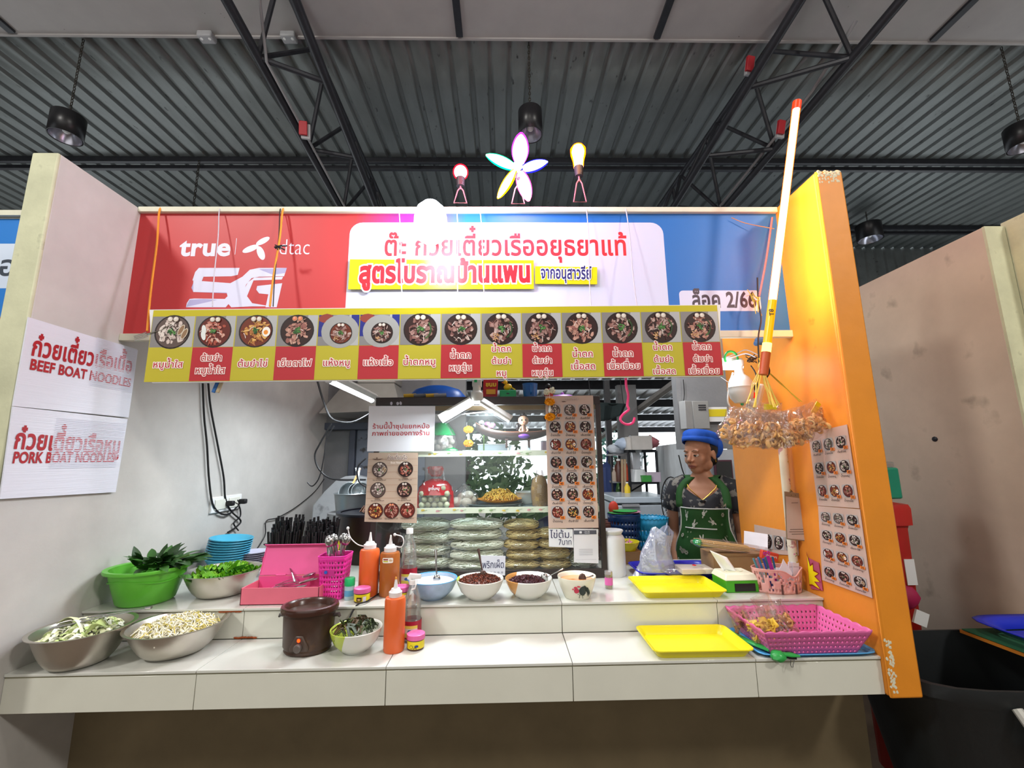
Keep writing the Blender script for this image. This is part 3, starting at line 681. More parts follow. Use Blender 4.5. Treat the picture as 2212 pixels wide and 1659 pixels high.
for i in range(14):
    quad(i+.012,.53,i+.988,.985,'#b3a82c' if i%2==0 else '#ac2a32')
    z_=p.z
    quad(i+.012,.10,i+.988,.525,'#7f7c7c'); p.poly([bp(i+.6,.525),bp(i+.988,.525),bp(i+.988,.10),bp(i+.75,.10)],'#a9a9aa')
    c=bp(i+.5,.315); a=bp(i,.1); b=bp(i+1,.1); r=(b[0]-a[0])*.42
    if i in(4,5):
        quad(i+.012,.10,i+.35,.40,'#20287c'); quad(i+.8,.10,i+.988,.3,'#20287c'); cc=bp(i+.2,.15); p.blob(cc[0],cc[1],r*.5,r*.3,'#8a3a30',rg,12,.1)
        p.ell(c[0]+r*.1,c[1]-.004,r*1.08,r*1.0,'#9a9a98',26); c=(c[0]+r*.15,c[1]-.012); r*=.66
    dish(p,c[0],c[1],r,kinds[i],rg,False,det=1.4)
    p.z=z_+.0012
    L=names[i]; n=len(L); h=.036 if n<3 else .034
    for j,s in enumerate(L):
        c=bp(i+.5,.76+(j-(n-1)/2)*(.165 if n>2 else .17)); w=textgeo(s,.03)[1]*h; mw=(b[0]-a[0])*.9
        p.text(s,c[0],c[1]-h*.33,h,'#a81c28',.012,outline='#ecdcd8',ow=.075,width=min(w,mw))
    p.z=z_
p.z+=.002
p.build('print',mb0,loc=(0,-.001,0),rot=FRONT)
# cords holding the board
def smoothpts(pts,k=5):
    P_=[Vector(q) for q in pts]; n=len(P_)
    if n<3: return P_
    out=[]
    for i in range(n-1):
        p0,p1,p2,p3=P_[max(i-1,0)],P_[i],P_[i+1],P_[min(i+2,n-1)]
        for j in range(k):
            t=j/k; out.append(.5*((2*p1)+(p2-p0)*t+(2*p0-5*p1+4*p2-p3)*t*t+(3*p1-p0-3*p2+p3)*t**3))
    return out+[P_[-1]]
def cordline(pts,r,m,name,label,cat='cord',group=None,n=6):
    pts=smoothpts(pts); o=Vector(pts[0]); return MB().tube([Vector(q)-o for q in pts],r,n).build(name,m,loc=o,label=label,cat=cat,group=group)
m_wire=mat('pale_wire','#b8b4c0',.4); m_twine=mat('orange_twine','#d98a2a',.8); m_blk=mat('black_cable','#141416',.5)
for i,(xt,xb_,m,nm,lb) in enumerate(((345,318,m_twine,'twine','orange twine at the left end of the menu board'),(474,459,m_wire,'hanging_wire','thin white wire through the letters true on the sign'),(611,583,m_twine,'twine','orange twine crossing the word dtac on the sign'),(605,590,m_blk,'hanging_wire','black wire knotted beside the orange twine on the sign'),
    (862,870,m_wire,'hanging_wire','thin pale wire just left of the bright bulb'),(987,990,m_wire,'hanging_wire','pale cord just right of the bright bulb'),(1037,1048,m_wire,'hanging_wire','thin wire crossing the long yellow strip near its middle'),
    (1267,1277,m_wire,'hanging_wire','thin wire crossing the end of the short yellow strip'),(1352,1376,m_wire,'hanging_wire','thin dark wire in the white right part of the sign'))):
    T=at(xt,453,Y=FY-.02); B=at(xb_,662 if i else 715,Y=BY+.006); 
    cordline([T+Vector((0,.03,.004)),T,T.lerp(B,.3)+Vector((.003,0,0)),T.lerp(B,.7)+Vector((-.002,0,0)),B],.0022 if m is not m_twine else .004,m,nm,lb)
c=at(602,533,Y=BY+.03); mb=MB(); rg=rnd(4)
for i in range(5): mb.tube([(rg.uniform(-.02,.02),0,rg.uniform(-.01,.01)),(0,-.006,0),(rg.uniform(-.03,.04),0,rg.uniform(-.02,.01))],.003,5)
mb.build('wire_knot',m_blk,loc=c,label='black wire knot over the word dtac on the sign',cat='cord')
# fork tied at left end
t=thing('fork','steel fork tied to the twine at the left end of the menu board','fork',at(318,722,Y=BY)); t.rotation_euler=(0,-.35,0)
part(t,'handle',MB().tube([(.0,0,0),(.05,0,-.004),(.10,0,.004)],[.008,.004,.006],8,sy=.4),mat('stainless','#b8b8b6',.22,metal=1,noise=.05))
for k in range(4): part(t,'tine',MB().tube([(.0,0,-.009+.006*k),(-.05,0,-.009+.006*k)],.0018,6),MATS['stainless'])
# ================= lamps on top of the sign =================
def clampstand(t,h,m):
    part(t,'wire_stand',MB().tube([(0,0,0),(0,.0,-h*.55)],.004,6).tube([(0,0,-h*.5),(-.012,0,-h*.6),(-.028,0,-h),(.028,0,-h),(.012,0,-h*.6),(0,0,-h*.5)],.003,6),m)
    part(t,'clamp',MB().box((0,0,-h*.28),(.022,.02,.03),rot=(0,.3,0)).ball((.006,-.008,-h*.38),.012,8),m_steel,bevel=.003)
m_pinkw=mat('pink_lit_wire','#b06a70',.5)
t=thing('red_bulb_lamp','round red glowing bulb clamped above the sign','lamp',at(995,372,Y=1.75))
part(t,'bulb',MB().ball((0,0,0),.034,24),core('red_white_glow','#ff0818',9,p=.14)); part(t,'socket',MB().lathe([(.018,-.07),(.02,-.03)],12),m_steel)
clampstand(t,.15,m_pinkw)
t=thing('orange_bulb_lamp','orange glowing bulb clamped above the sign right of the flower lamp','lamp',at(1249,338,Y=1.75))
part(t,'bulb',MB().lathe([(.0,-.06),(.022,-.055),(.026,-.02),(.034,.01),(.035,.035),(.025,.05),(0,.055)],20),core('orange_glow','#ff6400',9,p=.15)); part(t,'socket',MB().lathe([(.018,-.10),(.022,-.055)],12),m_steel)
t2=t; clampstand(t,.225,m_pinkw)
t=thing('flower_lamp','five petal flower lamp glowing in purple green blue yellow and pink','lamp',at(1118,360,Y=1.74))
o=t.location
pet=[((1122,352),(1126,287),.031,'#b030ff'),((1112,362),(1050,335),.026,'#18d070'),((1128,366),(1183,350),.026,'#2020ff'),((1112,370),(1075,428),.026,'#ffb020'),((1124,372),(1142,434),.026,'#ff4090')]
for i,((a,b),(c,d),r,col_) in enumerate(pet):
    A=at(a,b,Y=1.74)-o; B=at(c,d,Y=1.74)-o; mb=MB(); K=9
    mb.tube([A.lerp(B,k/K) for k in range(K+1)],[max(.003,1.25*r*math.sin(PI*(.12+.86*k/K))**.6) for k in range(K+1)],16,sy=.6)
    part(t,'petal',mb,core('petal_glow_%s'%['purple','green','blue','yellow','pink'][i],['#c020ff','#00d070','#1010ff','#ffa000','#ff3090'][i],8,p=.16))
part(t,'centre',MB().ball((0,-.005,0),.022,14,sc_=(1,.6,1)),glow('flower_centre','#ffffff',12))
clampstand(t,o.z-2.605,m_pinkw)
t=thing('led_bulb','large dome LED bulb shining white in front of the sign','lamp',at(930,485,Y=1.64))
part(t,'bulb',MB().lathe([(.0,-.075),(.035,-.072),(.058,-.055),(.066,-.02),(.066,.03),(.055,.07),(.03,.096),(.0,.102)],28),glow('led_white','#e8f2ff',30))
part(t,'neck',MB().lathe([(.030,.0),(.030,.045),(.020,.06),(.018,.10),(0,.10)],20,c=(0,.045,.0),rot=(-PI/2,0,0)),m_white)
part(t,'bracket_wire',MB().tube([(-.02,.02,.11),(-.01,.05,.135),(.03,.12,.12),(.03,.13,.12)],.003,6),m_steel)
# orange tube
T=at(1722,220,Y=1.50); B=at(1654,768,Y=1.56)
t=thing('orange_tube_lamp','long glowing orange tube lamp leaning in front of the orange wall','tube lamp',B); D=T-B
def seg(a,b,r,n=16): return MB().tube([D*a,D*b],r,n)
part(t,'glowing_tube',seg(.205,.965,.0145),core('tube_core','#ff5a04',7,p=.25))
part(t,'top_cap',seg(.965,1.0,.016),mat('orange_cap','#c83a10',.4,emis='#ff3000',estr=.8))
part(t,'clear_end',seg(.045,.205,.0148),mat('amber_tube','#e0a400',.25,emis='#ffb000',estr=.55))
part(t,'glowing_end',seg(.012,.045,.016),glow('tube_end','#ffd060',5))
part(t,'bottom_cap',seg(-.07,.012,.016),mat('orange_cap_two','#b8501c',.4))
tp=Print(); tp.text('T8',0,0,.024,'#3a2a08',.03); tp.build('lettering',t,loc=D*.155+Vector((0,-.0165,0)),rot=(PI/2,-PI/2,0))
# real light given by the lamps
point('led_bulb_light',at(930,485,Y=1.565),21,(.86,.93,1),.07)
point('flower_light',at(1118,350,Y=1.62),17.0,(1,.42,.72),.12)
point('blue_light',at(1160,360,Y=1.66),1.3,(.35,.2,1),.06)
point('red_light',at(995,372,Y=1.69),1.0,(1,.12,.15),.05)
point('orange_bulb_light',at(1249,338,Y=1.68),1.5,(1,.35,.08),.05)
mid=B.lerp(T,.55); a=bpy.data.lights.new('tube_light','AREA'); a.shape='RECTANGLE'; a.size=.03; a.size_y=(T-B).length*.75; a.energy=9; a.color=(1,.36,.08)
o=bpy.data.objects.new('tube_light',a); COL.objects.link(o); o.location=mid+Vector((.03,0,0))
zz=Vector((-1,-.1,-.15)); yy=(T-B).normalized(); xx=yy.cross(zz).normalized(); zz=xx.cross(yy); mm=Matrix((xx,yy,zz)).transposed().to_4x4(); mm.translation=o.location; o.matrix_world=mm
# ================= white plastic boards on the left wall =================
def wallsign(label,pts,line1,line2,fade,seed):
    y0=min(at(*q,X=-1.568).y for q in pts)
    Q=[at(*q,X=-1.568) for q in pts]
    t=thing('corrugated_sign',label,'sign',Q[0]); t.rotation_euler=(0,0,PI/2)
    # local x runs along +Y, local -Y faces +X
    L=[(q.y-Q[0].y,0,q.z-Q[0].z) for q in Q]
    part(t,'board',MB().plate(L,(0,.004,0)),mat('corrugated_white','#d9dbe6',.35,bump=.25,bscale=3,stretch=(1,1,120)))
    p=Print()
    for txt,(px,py),(qx,qy),h,b in(line1,line2):
        A=at(px,py,X=-1.568)-Q[0]; B_=at(qx,qy,X=-1.568)-Q[0]; n0=len(p.v)
        f0=len(p.f); p.text(txt,(A.y+B_.y)/2,0,h,'#a81c26',b,width=B_.y-A.y)
        sl=(B_.z-A.z)/(B_.y-A.y)
        p.v[n0:]=[(x,y+A.z+(x-A.y)*sl,z) for x,y,z in p.v[n0:]]
        if fade is not None: # letters worn away in thin horizontal bands at the far end
            for f in range(f0,len(p.f)):
                pass
            ff=fade+0*A.y
            k=p.z; z_=A.z-.02
            while z_<A.z+h*1.3:
                p.rect(ff,z_+sl*(ff-A.y),B_.y+.01,z_+.0028+sl*(ff-A.y),'#d3d5e2'); p.z-=p.st; z_+=.0062
            p.z+=p.st
    p.build('print',t,loc=(0,-.001,0),rot=FRONT); return t
wallsign('upper white corrugated sign on the left wall reading beef boat noodles',[(28,877),(278,902),(298,757),(62,685)],
    ('ก๋วยเตี๋ยวเรือเนื้อ',(65,766),(284,806),.088,.03),('BEEF BOAT NOODLES',(62,797),(281,836),.050,.035),.24,1)
wallsign('lower white corrugated sign on the left wall reading pork boat noodles',[(0,1078),(250,1063),(276,905),(28,878)],
    ('ก๋วยเตี๋ยวเรือหมู',(27,968),(258,980),.086,.03),('PORK BOAT NOODLES',(25,1000),(246,998),.050,.035),.13,2)
# outlet and cables
A=at(458,1092,X=-1.575); t=thing('wall_outlet','white double wall socket with two black plugs on the left wall','socket',A); t.rotation_euler=(0,0,PI/2)
part(t,'plate',MB().box((.12,0,.0),(.27,.014,.085)),m_white,bevel=.004)
for dx in(.06,.18): 
    part(t,'module',MB().box((dx,-.009,0),(.10,.006,.055)),mat('ivory_plastic','#d8d8cc',.4),bevel=.002)
for dx in(.11,.23): part(t,'plug',MB().box((dx,-.03,0),(.03,.04,.028)),m_blk,bevel=.006)
def wallpts(L,x=-1.565): return [at(*q,X=x) for q in L]
cordline(wallpts([(438,828),(441,900),(447,960),(452,1040),(462,1095),(490,1112),(515,1090),(512,1080)]),.005,m_blk,'power_cable','black cable hanging down the left wall to the socket, left of two','cable')
cordline(wallpts([(450,828),(455,880),(470,960),(483,1030),(487,1078),(500,1105),(520,1125),(508,1140),(492,1150)]),.005,m_blk,'power_cable','black cable hanging down the left wall to the socket, right of two','cable')
cordline(wallpts([(500,1083),(516,1092),(519,1115),(505,1130),(515,1146)]),.004,m_blk,'power_cable','short black cable looping below the wall socket','cable')
cordline(wallpts([(700,1035),(680,1062),(640,1095),(600,1118),(575,1126),(572,1158),(545,1200)]),.0035,m_blk,'power_cable','thin black cable sagging along the left wall behind the pink box','cable')
cordline([at(*q,Y=2.6) for q in((686,824),(700,870),(718,905),(760,912),(800,893))],.006,m_blk,'power_cable','black cable hanging from the tube lamp to the cabinet','cable')
cordline([at(*q,Y=2.9) for q in((716,915),(690,960),(680,985),(690,1015),(720,1035),(790,1036))],.006,m_blk,'power_cable','looped black cable in the back corner','cable')
cordline([at(*q,Y=2.7) for q in((790,990),(772,1010),(775,1040),(792,1052))],.005,m_blk,'power_cable','thin grey cable beside the wooden menu','cable')
cordline([at(*q,Y=2.8) for q in((722,920),(705,950),(700,985),(690,1030),(675,1050),(664,1042))],.004,m_blk,'power_cable','thin wire dropping from the ledge in the back corner','cable')
for px,l,c in((466,'blue rag scrap tucked behind the menu board','#2f5f9a'),(475,'beige scrap tucked behind the menu board','#a8987a')):
    o=at(px,835,Y=1.68); MB().box((0,0,0),(.014,.006,.05),rot=(0,.3,0)).build('scrap',mat('scrap_'+('blue' if 'blue' in l else 'beige'),c,.8),loc=o,label=l,cat='scrap',bevel=.002)
# ================= things on the counter =================
ZL,ZU=.8467,.9557
m_ss=mat('stainless','#b8b8b6',.22,metal=1,noise=.05)
m_ssb=mat('brushed_steel','#c9c4bb',.36,metal=1,noise=.08,scale=5)
def bowlprof(r,h,rb,lip=.008,t=.0025,bulge=.62):
    P=[(rb,0)]
    for k in range(1,9):
        u=k/8; P.append((rb+(r-lip-rb)*(u**bulge if bulge<1 else u),h*u**1.25))
    P+=[(r,h),(r,h+.002),(r-lip,h+.001)]
    for k in range(7,0,-1):
        u=k/8; P.append((rb+(r-lip-rb)*u**bulge-t,h*u**1.25+t))
    P+=[(rb*.9,t+.002),(0,t+.002)]
    return [(0,0)]+P
def bowl(name,label,c,r,h,rb,m,lip=.008,t=.0025,bulge=.62,group=None):
    th=thing(name,label,'bowl',c,group=group); part(th,'body',MB().lathe(bowlprof(r,h,rb,lip,t,bulge),48),m); return th
bowl('steel_bowl','stainless steel bowl of shredded cabbage by the left wall',(-1.415,1.60,ZL),.140,.112,.06,m_ssb,.012)
bowl('steel_bowl','stainless steel bowl of bean sprouts on the lower ledge',(-1.155,1.675,ZL),.155,.095,.07,m_ssb,.010)
bowl('steel_bowl','stainless steel bowl of lettuce on the raised shelf',(-1.185,1.955,ZU),.150,.095,.07,m_ssb,.010)
def shreds(name,label,cat,c,r,z,n,w,l,cols,seed,dome=.03,curl=.4,thin=True):
    rg=rnd(seed); mb=MB()
    for i in range(n):
        a=rg.random()*2*PI; q=r*math.sqrt(rg.random()); x,y=q*math.cos(a),q*math.sin(a); zz=z+dome*(1-(q/r)**2)+rg.uniform(-.006,.008)
        b=rg.random()*2*PI; ll=l*(.5+rg.random()*.7); k=3; P_=[]
        for j in range(k+1):
            u=j/k-.5; P_.append((x+ll*u*math.cos(b+curl*u*2),y+ll*u*math.sin(b+curl*u*2),zz+rg.uniform(-.006,.008)+curl*.02*(.25-u*u)*4))
        if thin: mb.tube(P_,w*(.6+.6*rg.random()),4,i%len(cols),sy=.35)
        else: mb.tube(P_,w,5,i%len(cols))
    return mb.build(name,[mat(a,b,.5,noise=.05) for a,b in cols],loc=c,label=label,cat=cat,kind='stuff',smooth=60)
cabc=[('cabbage_pale','#dfe3b8'),('cabbage_white','#eceedd'),('cabbage_green','#b9cc84')]
shreds('shredded_cabbage','shredded cabbage heaped in the steel bowl by the left wall','vegetable',(-1.415,1.60,ZL),.096,.088,330,.006,.036,cabc,1,.03)
mb=MB(); rg=rnd(3)
for i in range(3):
    cx,cy=(-.05+.06*i,.02-.03*i)
    mb.grid(lambda u,v:(cx+.035*(u-.5)*2*math.cos(i),cy+.03*(v-.5)*2,.125+.02*math.sin(u*3+i)*math.cos(v*2.4)),6,6,i%3)
mb.build('cabbage_leaf',[MATS['cabbage_pale'],MATS['cabbage_white'],MATS['cabbage_green']],loc=(-1.415,1.60,ZL),label='larger pale cabbage leaves on top of the shredded cabbage',cat='vegetable',kind='stuff',solid=.001)
# tongs in the cabbage
t=thing('food_tongs','steel serving tongs lying on the shredded cabbage','tongs',(-1.39,1.60,ZL+.135),rz=.25)
for s in(-1,1):
    part(t,'arm',MB().tube([(-.10,s*.018,-.012),(-.05,s*.020,-.004),(.05,s*.014,.01),(.15,s*.004,.02)],[.013,.009,.008,.007],8,sy=.25),m_ss)
part(t,'joint',MB().tube([(.148,0,.02),(.165,0,.021)],.009,8,sy=.5),m_ss)
spr=[('sprout_white','#e9e5d2'),('sprout_cream','#dcd6b4'),('sprout_yellow','#c8b95e')]
shreds('bean_sprouts','white bean sprouts heaped in the steel bowl on the ledge','vegetable',(-1.155,1.675,ZL),.112,.068,620,.0018,.048,spr[:2]+spr[:1]+spr[2:],2,.022,.8,False)
# lettuce: ruffled leaves
rg=rnd(7); mb=MB()
for i in range(100):
    a=rg.random()*2*PI; q=.098*math.sqrt(rg.random()); cx,cy=q*math.cos(a),q*math.sin(a); b=rg.random()*2*PI; s=.020+.014*rg.random(); ph=rg.random()*6; ti=rg.uniform(.2,.9)
    def fn(u,v,cx=cx,cy=cy,b=b,s=s,ph=ph,ti=ti):
        x=(u-.5)*2*s; y=v*s*1.3; z=y*ti+.007*math.sin(u*23+ph)*v; y=y+.008*math.cos(u*23+ph)*v; x=x*(.6+.5*v)
        return (cx+x*math.cos(b)-y*math.sin(b),cy+x*math.sin(b)+y*math.cos(b),.066+.02*(1-q/.1)+z)
    mb.grid(fn,22,4,i%3)
mb.build('lettuce','curly green lettuce leaves filling the steel bowl on the raised shelf',loc=(-1.185,1.955,ZU),label=None,mats=None) if False else mb.build('lettuce',[mat('lettuce_light','#8cc433',.45,noise=.12,scale=40),mat('lettuce_mid','#68a824',.45,noise=.12,scale=40),mat('lettuce_deep','#3f7c1c',.5,noise=.12,scale=40)],loc=(-1.185,1.955,ZU),label='curly green lettuce leaves filling the steel bowl on the raised shelf',cat='vegetable',kind='stuff')
# green basin
t=thing('green_basin','bright green plastic basin with basil on the raised shelf','basin',(-1.432,1.875,ZU))
m_gp=mat('green_plastic','#62b83a',.32,noise=.03)
part(t,'body',MB().lathe([(0,0),(.085,0),(.095,.008),(.122,.10),(.128,.125),(.125,.128),(.118,.10),(.088,.010),(0,.008)],48),m_gp)
part(t,'rim',MB().lathe([(.124,.122),(.143,.124),(.145,.130),(.143,.136),(.126,.134)],48),m_gp)
part(t,'wavy_ridge',MB().tube([((.122+.001)*math.cos(a),(.122+.001)*math.sin(a),.095+.008*math.sin(3*a)) for a in [2*PI*k/60 for k in range(60)]],.0022,5,closed=True),m_gp)
def leaf(mb,base,d,l,w,up,m=0,fold=.25):
    d=Vector(d).normalized(); s=d.cross(Vector(up)).normalized(); n=s.cross(d)
    for k in range(5):
        pass
    L=[];R_=[];C=[]
    for k in range(7):
        u=k/6; ww=w*math.sin(PI*min(1,u*.96+.02))**.8*(1-.25*u); dr=-n*(.25*l*u*u)
        c=Vector(base)+d*l*u+dr; C.append(c); L.append(c+s*ww+n*ww*fold); R_.append(c-s*ww+n*ww*fold)
    V=L+C+R_; F_=[(i,i+1,8+i,7+i) for i in range(6)]+[(7+i,8+i,15+i,14+i) for i in range(6)]
    mb.add(V,F_,m)
b0=thing('basil_leaves','dark green basil sprigs piled in the green basin','vegetable',(-1.40,1.90,ZU+.115))
rg=rnd(12)
for i in range(80):
    mb=MB(); a=rg.uniform(-3.14,3.14); q=.105*rg.random(); bx,by=.01+q*math.cos(a),.0+q*math.sin(a)*.8
    leaf(mb,(bx,by,.005+rg.random()*.03),(.45+.6*math.cos(a)+rg.uniform(-.4,.4),math.sin(a)*.6+rg.uniform(-.5,.3),rg.uniform(.1,.9)),.06+.03*rg.random(),.016+.007*rg.random(),(rg.uniform(-.3,.3),rg.uniform(-.5,.2),1))
    part(b0,'leaf',mb,mat('basil_dark','#274a1e',.45,noise=.15,scale=30) if i%3 else mat('basil_mid','#3a6a2a',.45,noise=.15,scale=30))
part(b0,'stem',MB().tube([(-.08,-.01,.0),(0,0,.02),(.09,.02,.05)],.003,6),mat('basil_stem','#5a7a3a',.6))
# stack of light blue bowls, each a thing
m_lb=mat('light_blue_melamine','#4aa7c6',.3,noise=.03)
proto=None
for k in range(9):
    c=(-1.452+.0025*k,2.40,ZU+.012*k)
    if proto is None:
        proto=thing('blue_bowl','pale blue melamine bowl','bowl',c,group='stack of light blue bowls by the left wall')
        part(proto,'body',MB().lathe([(0,0),(.055,0),(.075,.022),(.096,.052),(.102,.055),(.100,.058),(.092,.054),(.070,.025),(0,.006)],36),m_lb)
        b=proto
    else: b=dup(proto,c)
    b.rotation_euler=(0,.07,0)
    b['label']='light blue bowl, '+['lowest of the tall stack by the left wall','second from the bottom of the blue stack','third from the bottom of the blue stack','fourth from the bottom of the blue stack','fifth from the bottom, mid stack of blue bowls','fourth from the top of the blue stack','third from the top of the blue stack','second from the top of the blue stack','topmost of the blue stack by the left wall'][k]
# small plate stack
proto=None
for k in range(7):
    c=(-1.335,2.45,ZU+.010*k)
    if proto is None:
        proto=thing('small_plate','x','plate',c,group='stack of pale plates behind the lettuce')
        part(proto,'body',MB().lathe([(0,0),(.045,0),(.07,.012),(.072,.014),(.045,.004),(0,.003)],32),mat('pale_melamine','#c4c0d2',.35)); b=proto
    else: b=dup(proto,c)
    b['label']='pale lilac plate, '+['lowest','second from the bottom','third from the bottom','middle one','third from the top','second from the top','topmost'][k]+' of the plate stack behind the lettuce'
# pink cutlery box with open lid
m_pk=mat('pink_plastic','#d8508c',.38,noise=.03); m_pk2=mat('salmon_pink','#d4687c',.4,noise=.03)
o=at(524,1308,Z=ZU); t=thing('cutlery_box','open pink plastic cutlery box on the raised shelf','box',(o.x-.012,o.y,ZU)); L_=.300; D_=.125; Hh=.062
mb=MB()
for q in(((L_/2,.002,Hh/2),(L_,.004,Hh)),((L_/2,D_-.002,Hh*.62),(L_,.004,Hh*1.24)),((.002,D_/2,Hh/2),(.004,D_,Hh)),((L_-.002,D_/2,Hh/2),(.004,D_,Hh)),((L_/2,D_/2,.002),(L_,D_,.004))): mb.box(*q)
part(t,'tray',mb,m_pk2,bevel=.001)
part(t,'divider',MB().box((L_*.33,D_/2,.028),(.003,D_-.01,.05)),m_pk)
part(t,'inner_wall',MB().box((L_/2,D_-.006,.042),(L_-.01,.002,.066)),m_pk)
lid=MB(); Rm=Matrix.Rotation(-1.25,3,'X')
part(t,'lid',MB().box((L_/2+.0,D_+.022,.075+.058),(L_+.0,.004,.118),rot=(-.33,0,0)).box((L_/2,D_+.036,.190),(L_,.028,.004),rot=(-.33,0,0)).box((.002,D_+.030,.135),(.004,.022,.112),rot=(-.33,0,0)).box((L_-.002,D_+.030,.135),(.004,.022,.112),rot=(-.33,0,0)),m_pk,bevel=.001)
for dx in(.09,.21): part(t,'hinge',MB().tube([(dx-.02,D_,.078),(dx+.02,D_,.078)],.005,8),m_pk)
# cutlery: forks and spoons in the box
def fork(c,rot,label,L=.16,grp=None,cat='fork',spoon=False):
    f=thing('spoon' if spoon else 'fork',label,'spoon' if spoon else 'fork',c,rot=rot,group=grp)
    part(f,'handle',MB().tube([(0,0,0),(L*.3,0,.004),(L*.65,0,.0)],[.007,.004,.003],6,sy=.35),m_ss)
    if spoon: part(f,'bowl',MB().ball((L*.82,0,-.001),.022,10,sc_=(1.2,.75,.28)),m_ss)
    else:
        part(f,'head',MB().box((L*.70,0,0),(L*.12,.020,.002)),m_ss,bevel=.001)
        for k in range(4): part(f,'tine',MB().tube([(L*.75,-.0085+.0057*k,0),(L,-.0085+.0057*k,.003)],.0014,4),m_ss)
    return f
rg=rnd(20)
for i,(dx,dy,a,z,b,lb) in enumerate(((.13,.05,.15,.05,-.15,'fork lying across the pile in the pink cutlery box, tines pointing right'),(.12,.03,.35,.045,-.12,'fork at the front of the pile in the pink cutlery box'),(.14,.07,.05,.055,-.1,'fork at the back of the pile in the pink cutlery box'),
    (.20,.08,2.3,.06,-.5,'spoon with its handle sticking up out of the pink cutlery box'),(.11,.06,-.1,.045,-.05,'fork lying lowest in the pink cutlery box'),(.14,.04,.5,.06,-.2,'spoon lying among the forks in the pink cutlery box'))):
    f=fork((t.location.x+dx-.03,t.location.y+dy,ZU+z),(0,b,a),lb,.15,'cutlery in the pink box',spoon='spoon' in lb)
# pink perforated basket with spoons
def perfbasket(name,label,c,rb,rt,h,m,nx=7,nz=8,cat='basket',rz=0,sq=6,n=64,holes=True,scal=0,sy=1.0):
    t=thing(name,label,cat,c,rz=rz)
    # wall built from a lattice grid; holes left open between the bars
    mb=MB(); N=n; K=nz*2
    def R_(u): return rb+(rt-rb)*u
    def pos(i,k):
        a=2*PI*i/N+PI/4; ca,sa=math.cos(a),math.sin(a); q=(abs(ca)**sq+abs(sa)**sq)**(-1/sq); u=k/K; r=R_(u)*q; z=h*u
        if k==K and scal: z+=scal*abs(math.sin(i*PI/2))
        return (r*ca,r*sa*sy,z)
    V=[pos(i,k) for k in range(K+1) for i in range(N)]
    Fc=[]
    for k in range(K):
        for i in range(N):
            if holes and k%2==1 and i%2==1 and 0<k<K-1: continue
            Fc.append((k*N+i,k*N+(i+1)%N,(k+1)*N+(i+1)%N,(k+1)*N+i))
    mb.add(V,Fc); part(t,'wall',mb,m,solid=.0018,smooth=60)
    part(t,'base',MB().lathe([(0,0),(rb*.98,0),(rb*.98,.003),(0,.003)],48,sq=sq-2,sy=sy),m)
    part(t,'rim',MB().tube([tuple(Vector(pos(i,K))*1.0) for i in range(N)],.0028,6,closed=True),m)
    return t
m_hp=mat('hot_pink_plastic','#e0309a',.35,noise=.02)
t=perfbasket('spoon_basket','hot pink perforated basket full of steel spoons',(-.692,1.885,ZU),.042,.056,.165,m_hp,nz=9)
part(t,'label_plate',MB().box((-.008,-.052,.105),(.05,.002,.024),rot=(.06,0,0)),mat('clear_pink','#c8388c',.2)); part(t.children[-1],'sticker',MB().lathe([(0,0),(.0065,0),(.0065,.001),(0,.001)],16,c=(-.016,-.056,.108),rot=(PI/2,0,0)),mat('blue_sticker','#2858b8',.5))
rg=rnd(31)
for i in range(12):
    a=rg.uniform(0,6.28); q=.018; x,y=q*math.cos(a)+rg.uniform(-.008,.008),q*math.sin(a)
    f=thing('soup_spoon','short steel soup spoon standing handle up in the hot pink basket','spoon',(-.692+x*1.3,1.885+y*1.3,ZU+.12),rot=(rg.uniform(-.25,.1),rg.uniform(-.35,.15),rg.uniform(-.8,.8)),group='soup spoons in the hot pink basket')
    part(f,'handle',MB().tube([(0,0,-.05),(0,.0,.05),(0,.004,.09)],[.004,.006,.009],6,sy=.35),m_ss); part(f,'bowl',MB().ball((0,.006,.10),.019,10,sc_=(.9,.5,1.2)),m_ss)
# black chopsticks in two baskets
m_cs=mat('black_chopstick','#16171a',.4)
def chopset(c,w,label,hl,n,seed,m_b):
    t=thing('chopstick_basket',hl,'basket',c)
    part(t,'wall',MB().shell([(w*.42,0),(w*.5,.085)],32,sq=4,sy=.7),m_b,solid=.003); part(t,'base',MB().lathe([(0,0),(w*.42,0),(w*.42,.003),(0,.003)],32,sq=4,sy=.7),m_b)
    part(t,'handle',MB().tube([(w*.5,-.02,.08),(w*.56,-.02,.15),(w*.62,-.02,.165),(w*.66,-.02,.16)],.008,8,sy=.5),m_b)
    rg=rnd(seed)
    for i in range(n):
        col_=i%11; row=i//11; x=(-.5+(col_+.5)/11)*w*.86+rg.uniform(-.003,.003); y=(-.4+row*.15)*w*.5+rg.uniform(-.004,.004); a=x*1.1+rg.uniform(-.04,.04)
        z0=.008; L=.185+.012*(row)+rg.uniform(-.012,.012)
        MB().tube([(0,0,0),(0,0,L)],[.0035,.0058],6).build('chopstick',m_cs,loc=(c[0]+x*.75,c[1]+y*.8,c[2]+z0),rot=(rg.uniform(-.03,.03),a,0),label=label,cat='chopstick',group=label,smooth=60)
chopset((-1.09,2.28,ZU),.18,'black chopstick standing in the left one of the two chopstick bundles','dark basket holding the left bundle of black chopsticks',77,41,mat('magenta_basket','#a82860',.5))
chopset((-.905,2.24,ZU),.18,'black chopstick standing in the bundle beside the pink spoon basket','basket with lime handle holding the right chopstick bundle',77,42,mat('lime_plastic','#b8b81c',.4))
t=thing('yellow_tub','yellow plastic tub edge between the two chopstick bundles','tub',(-.945,2.36,ZU)); part(t,'body',MB().lathe([(0,0),(.03,0),(.04,.16),(.036,.16),(.028,.004),(0,.004)],20),mat('yellow_plastic','#d6c81a',.4))
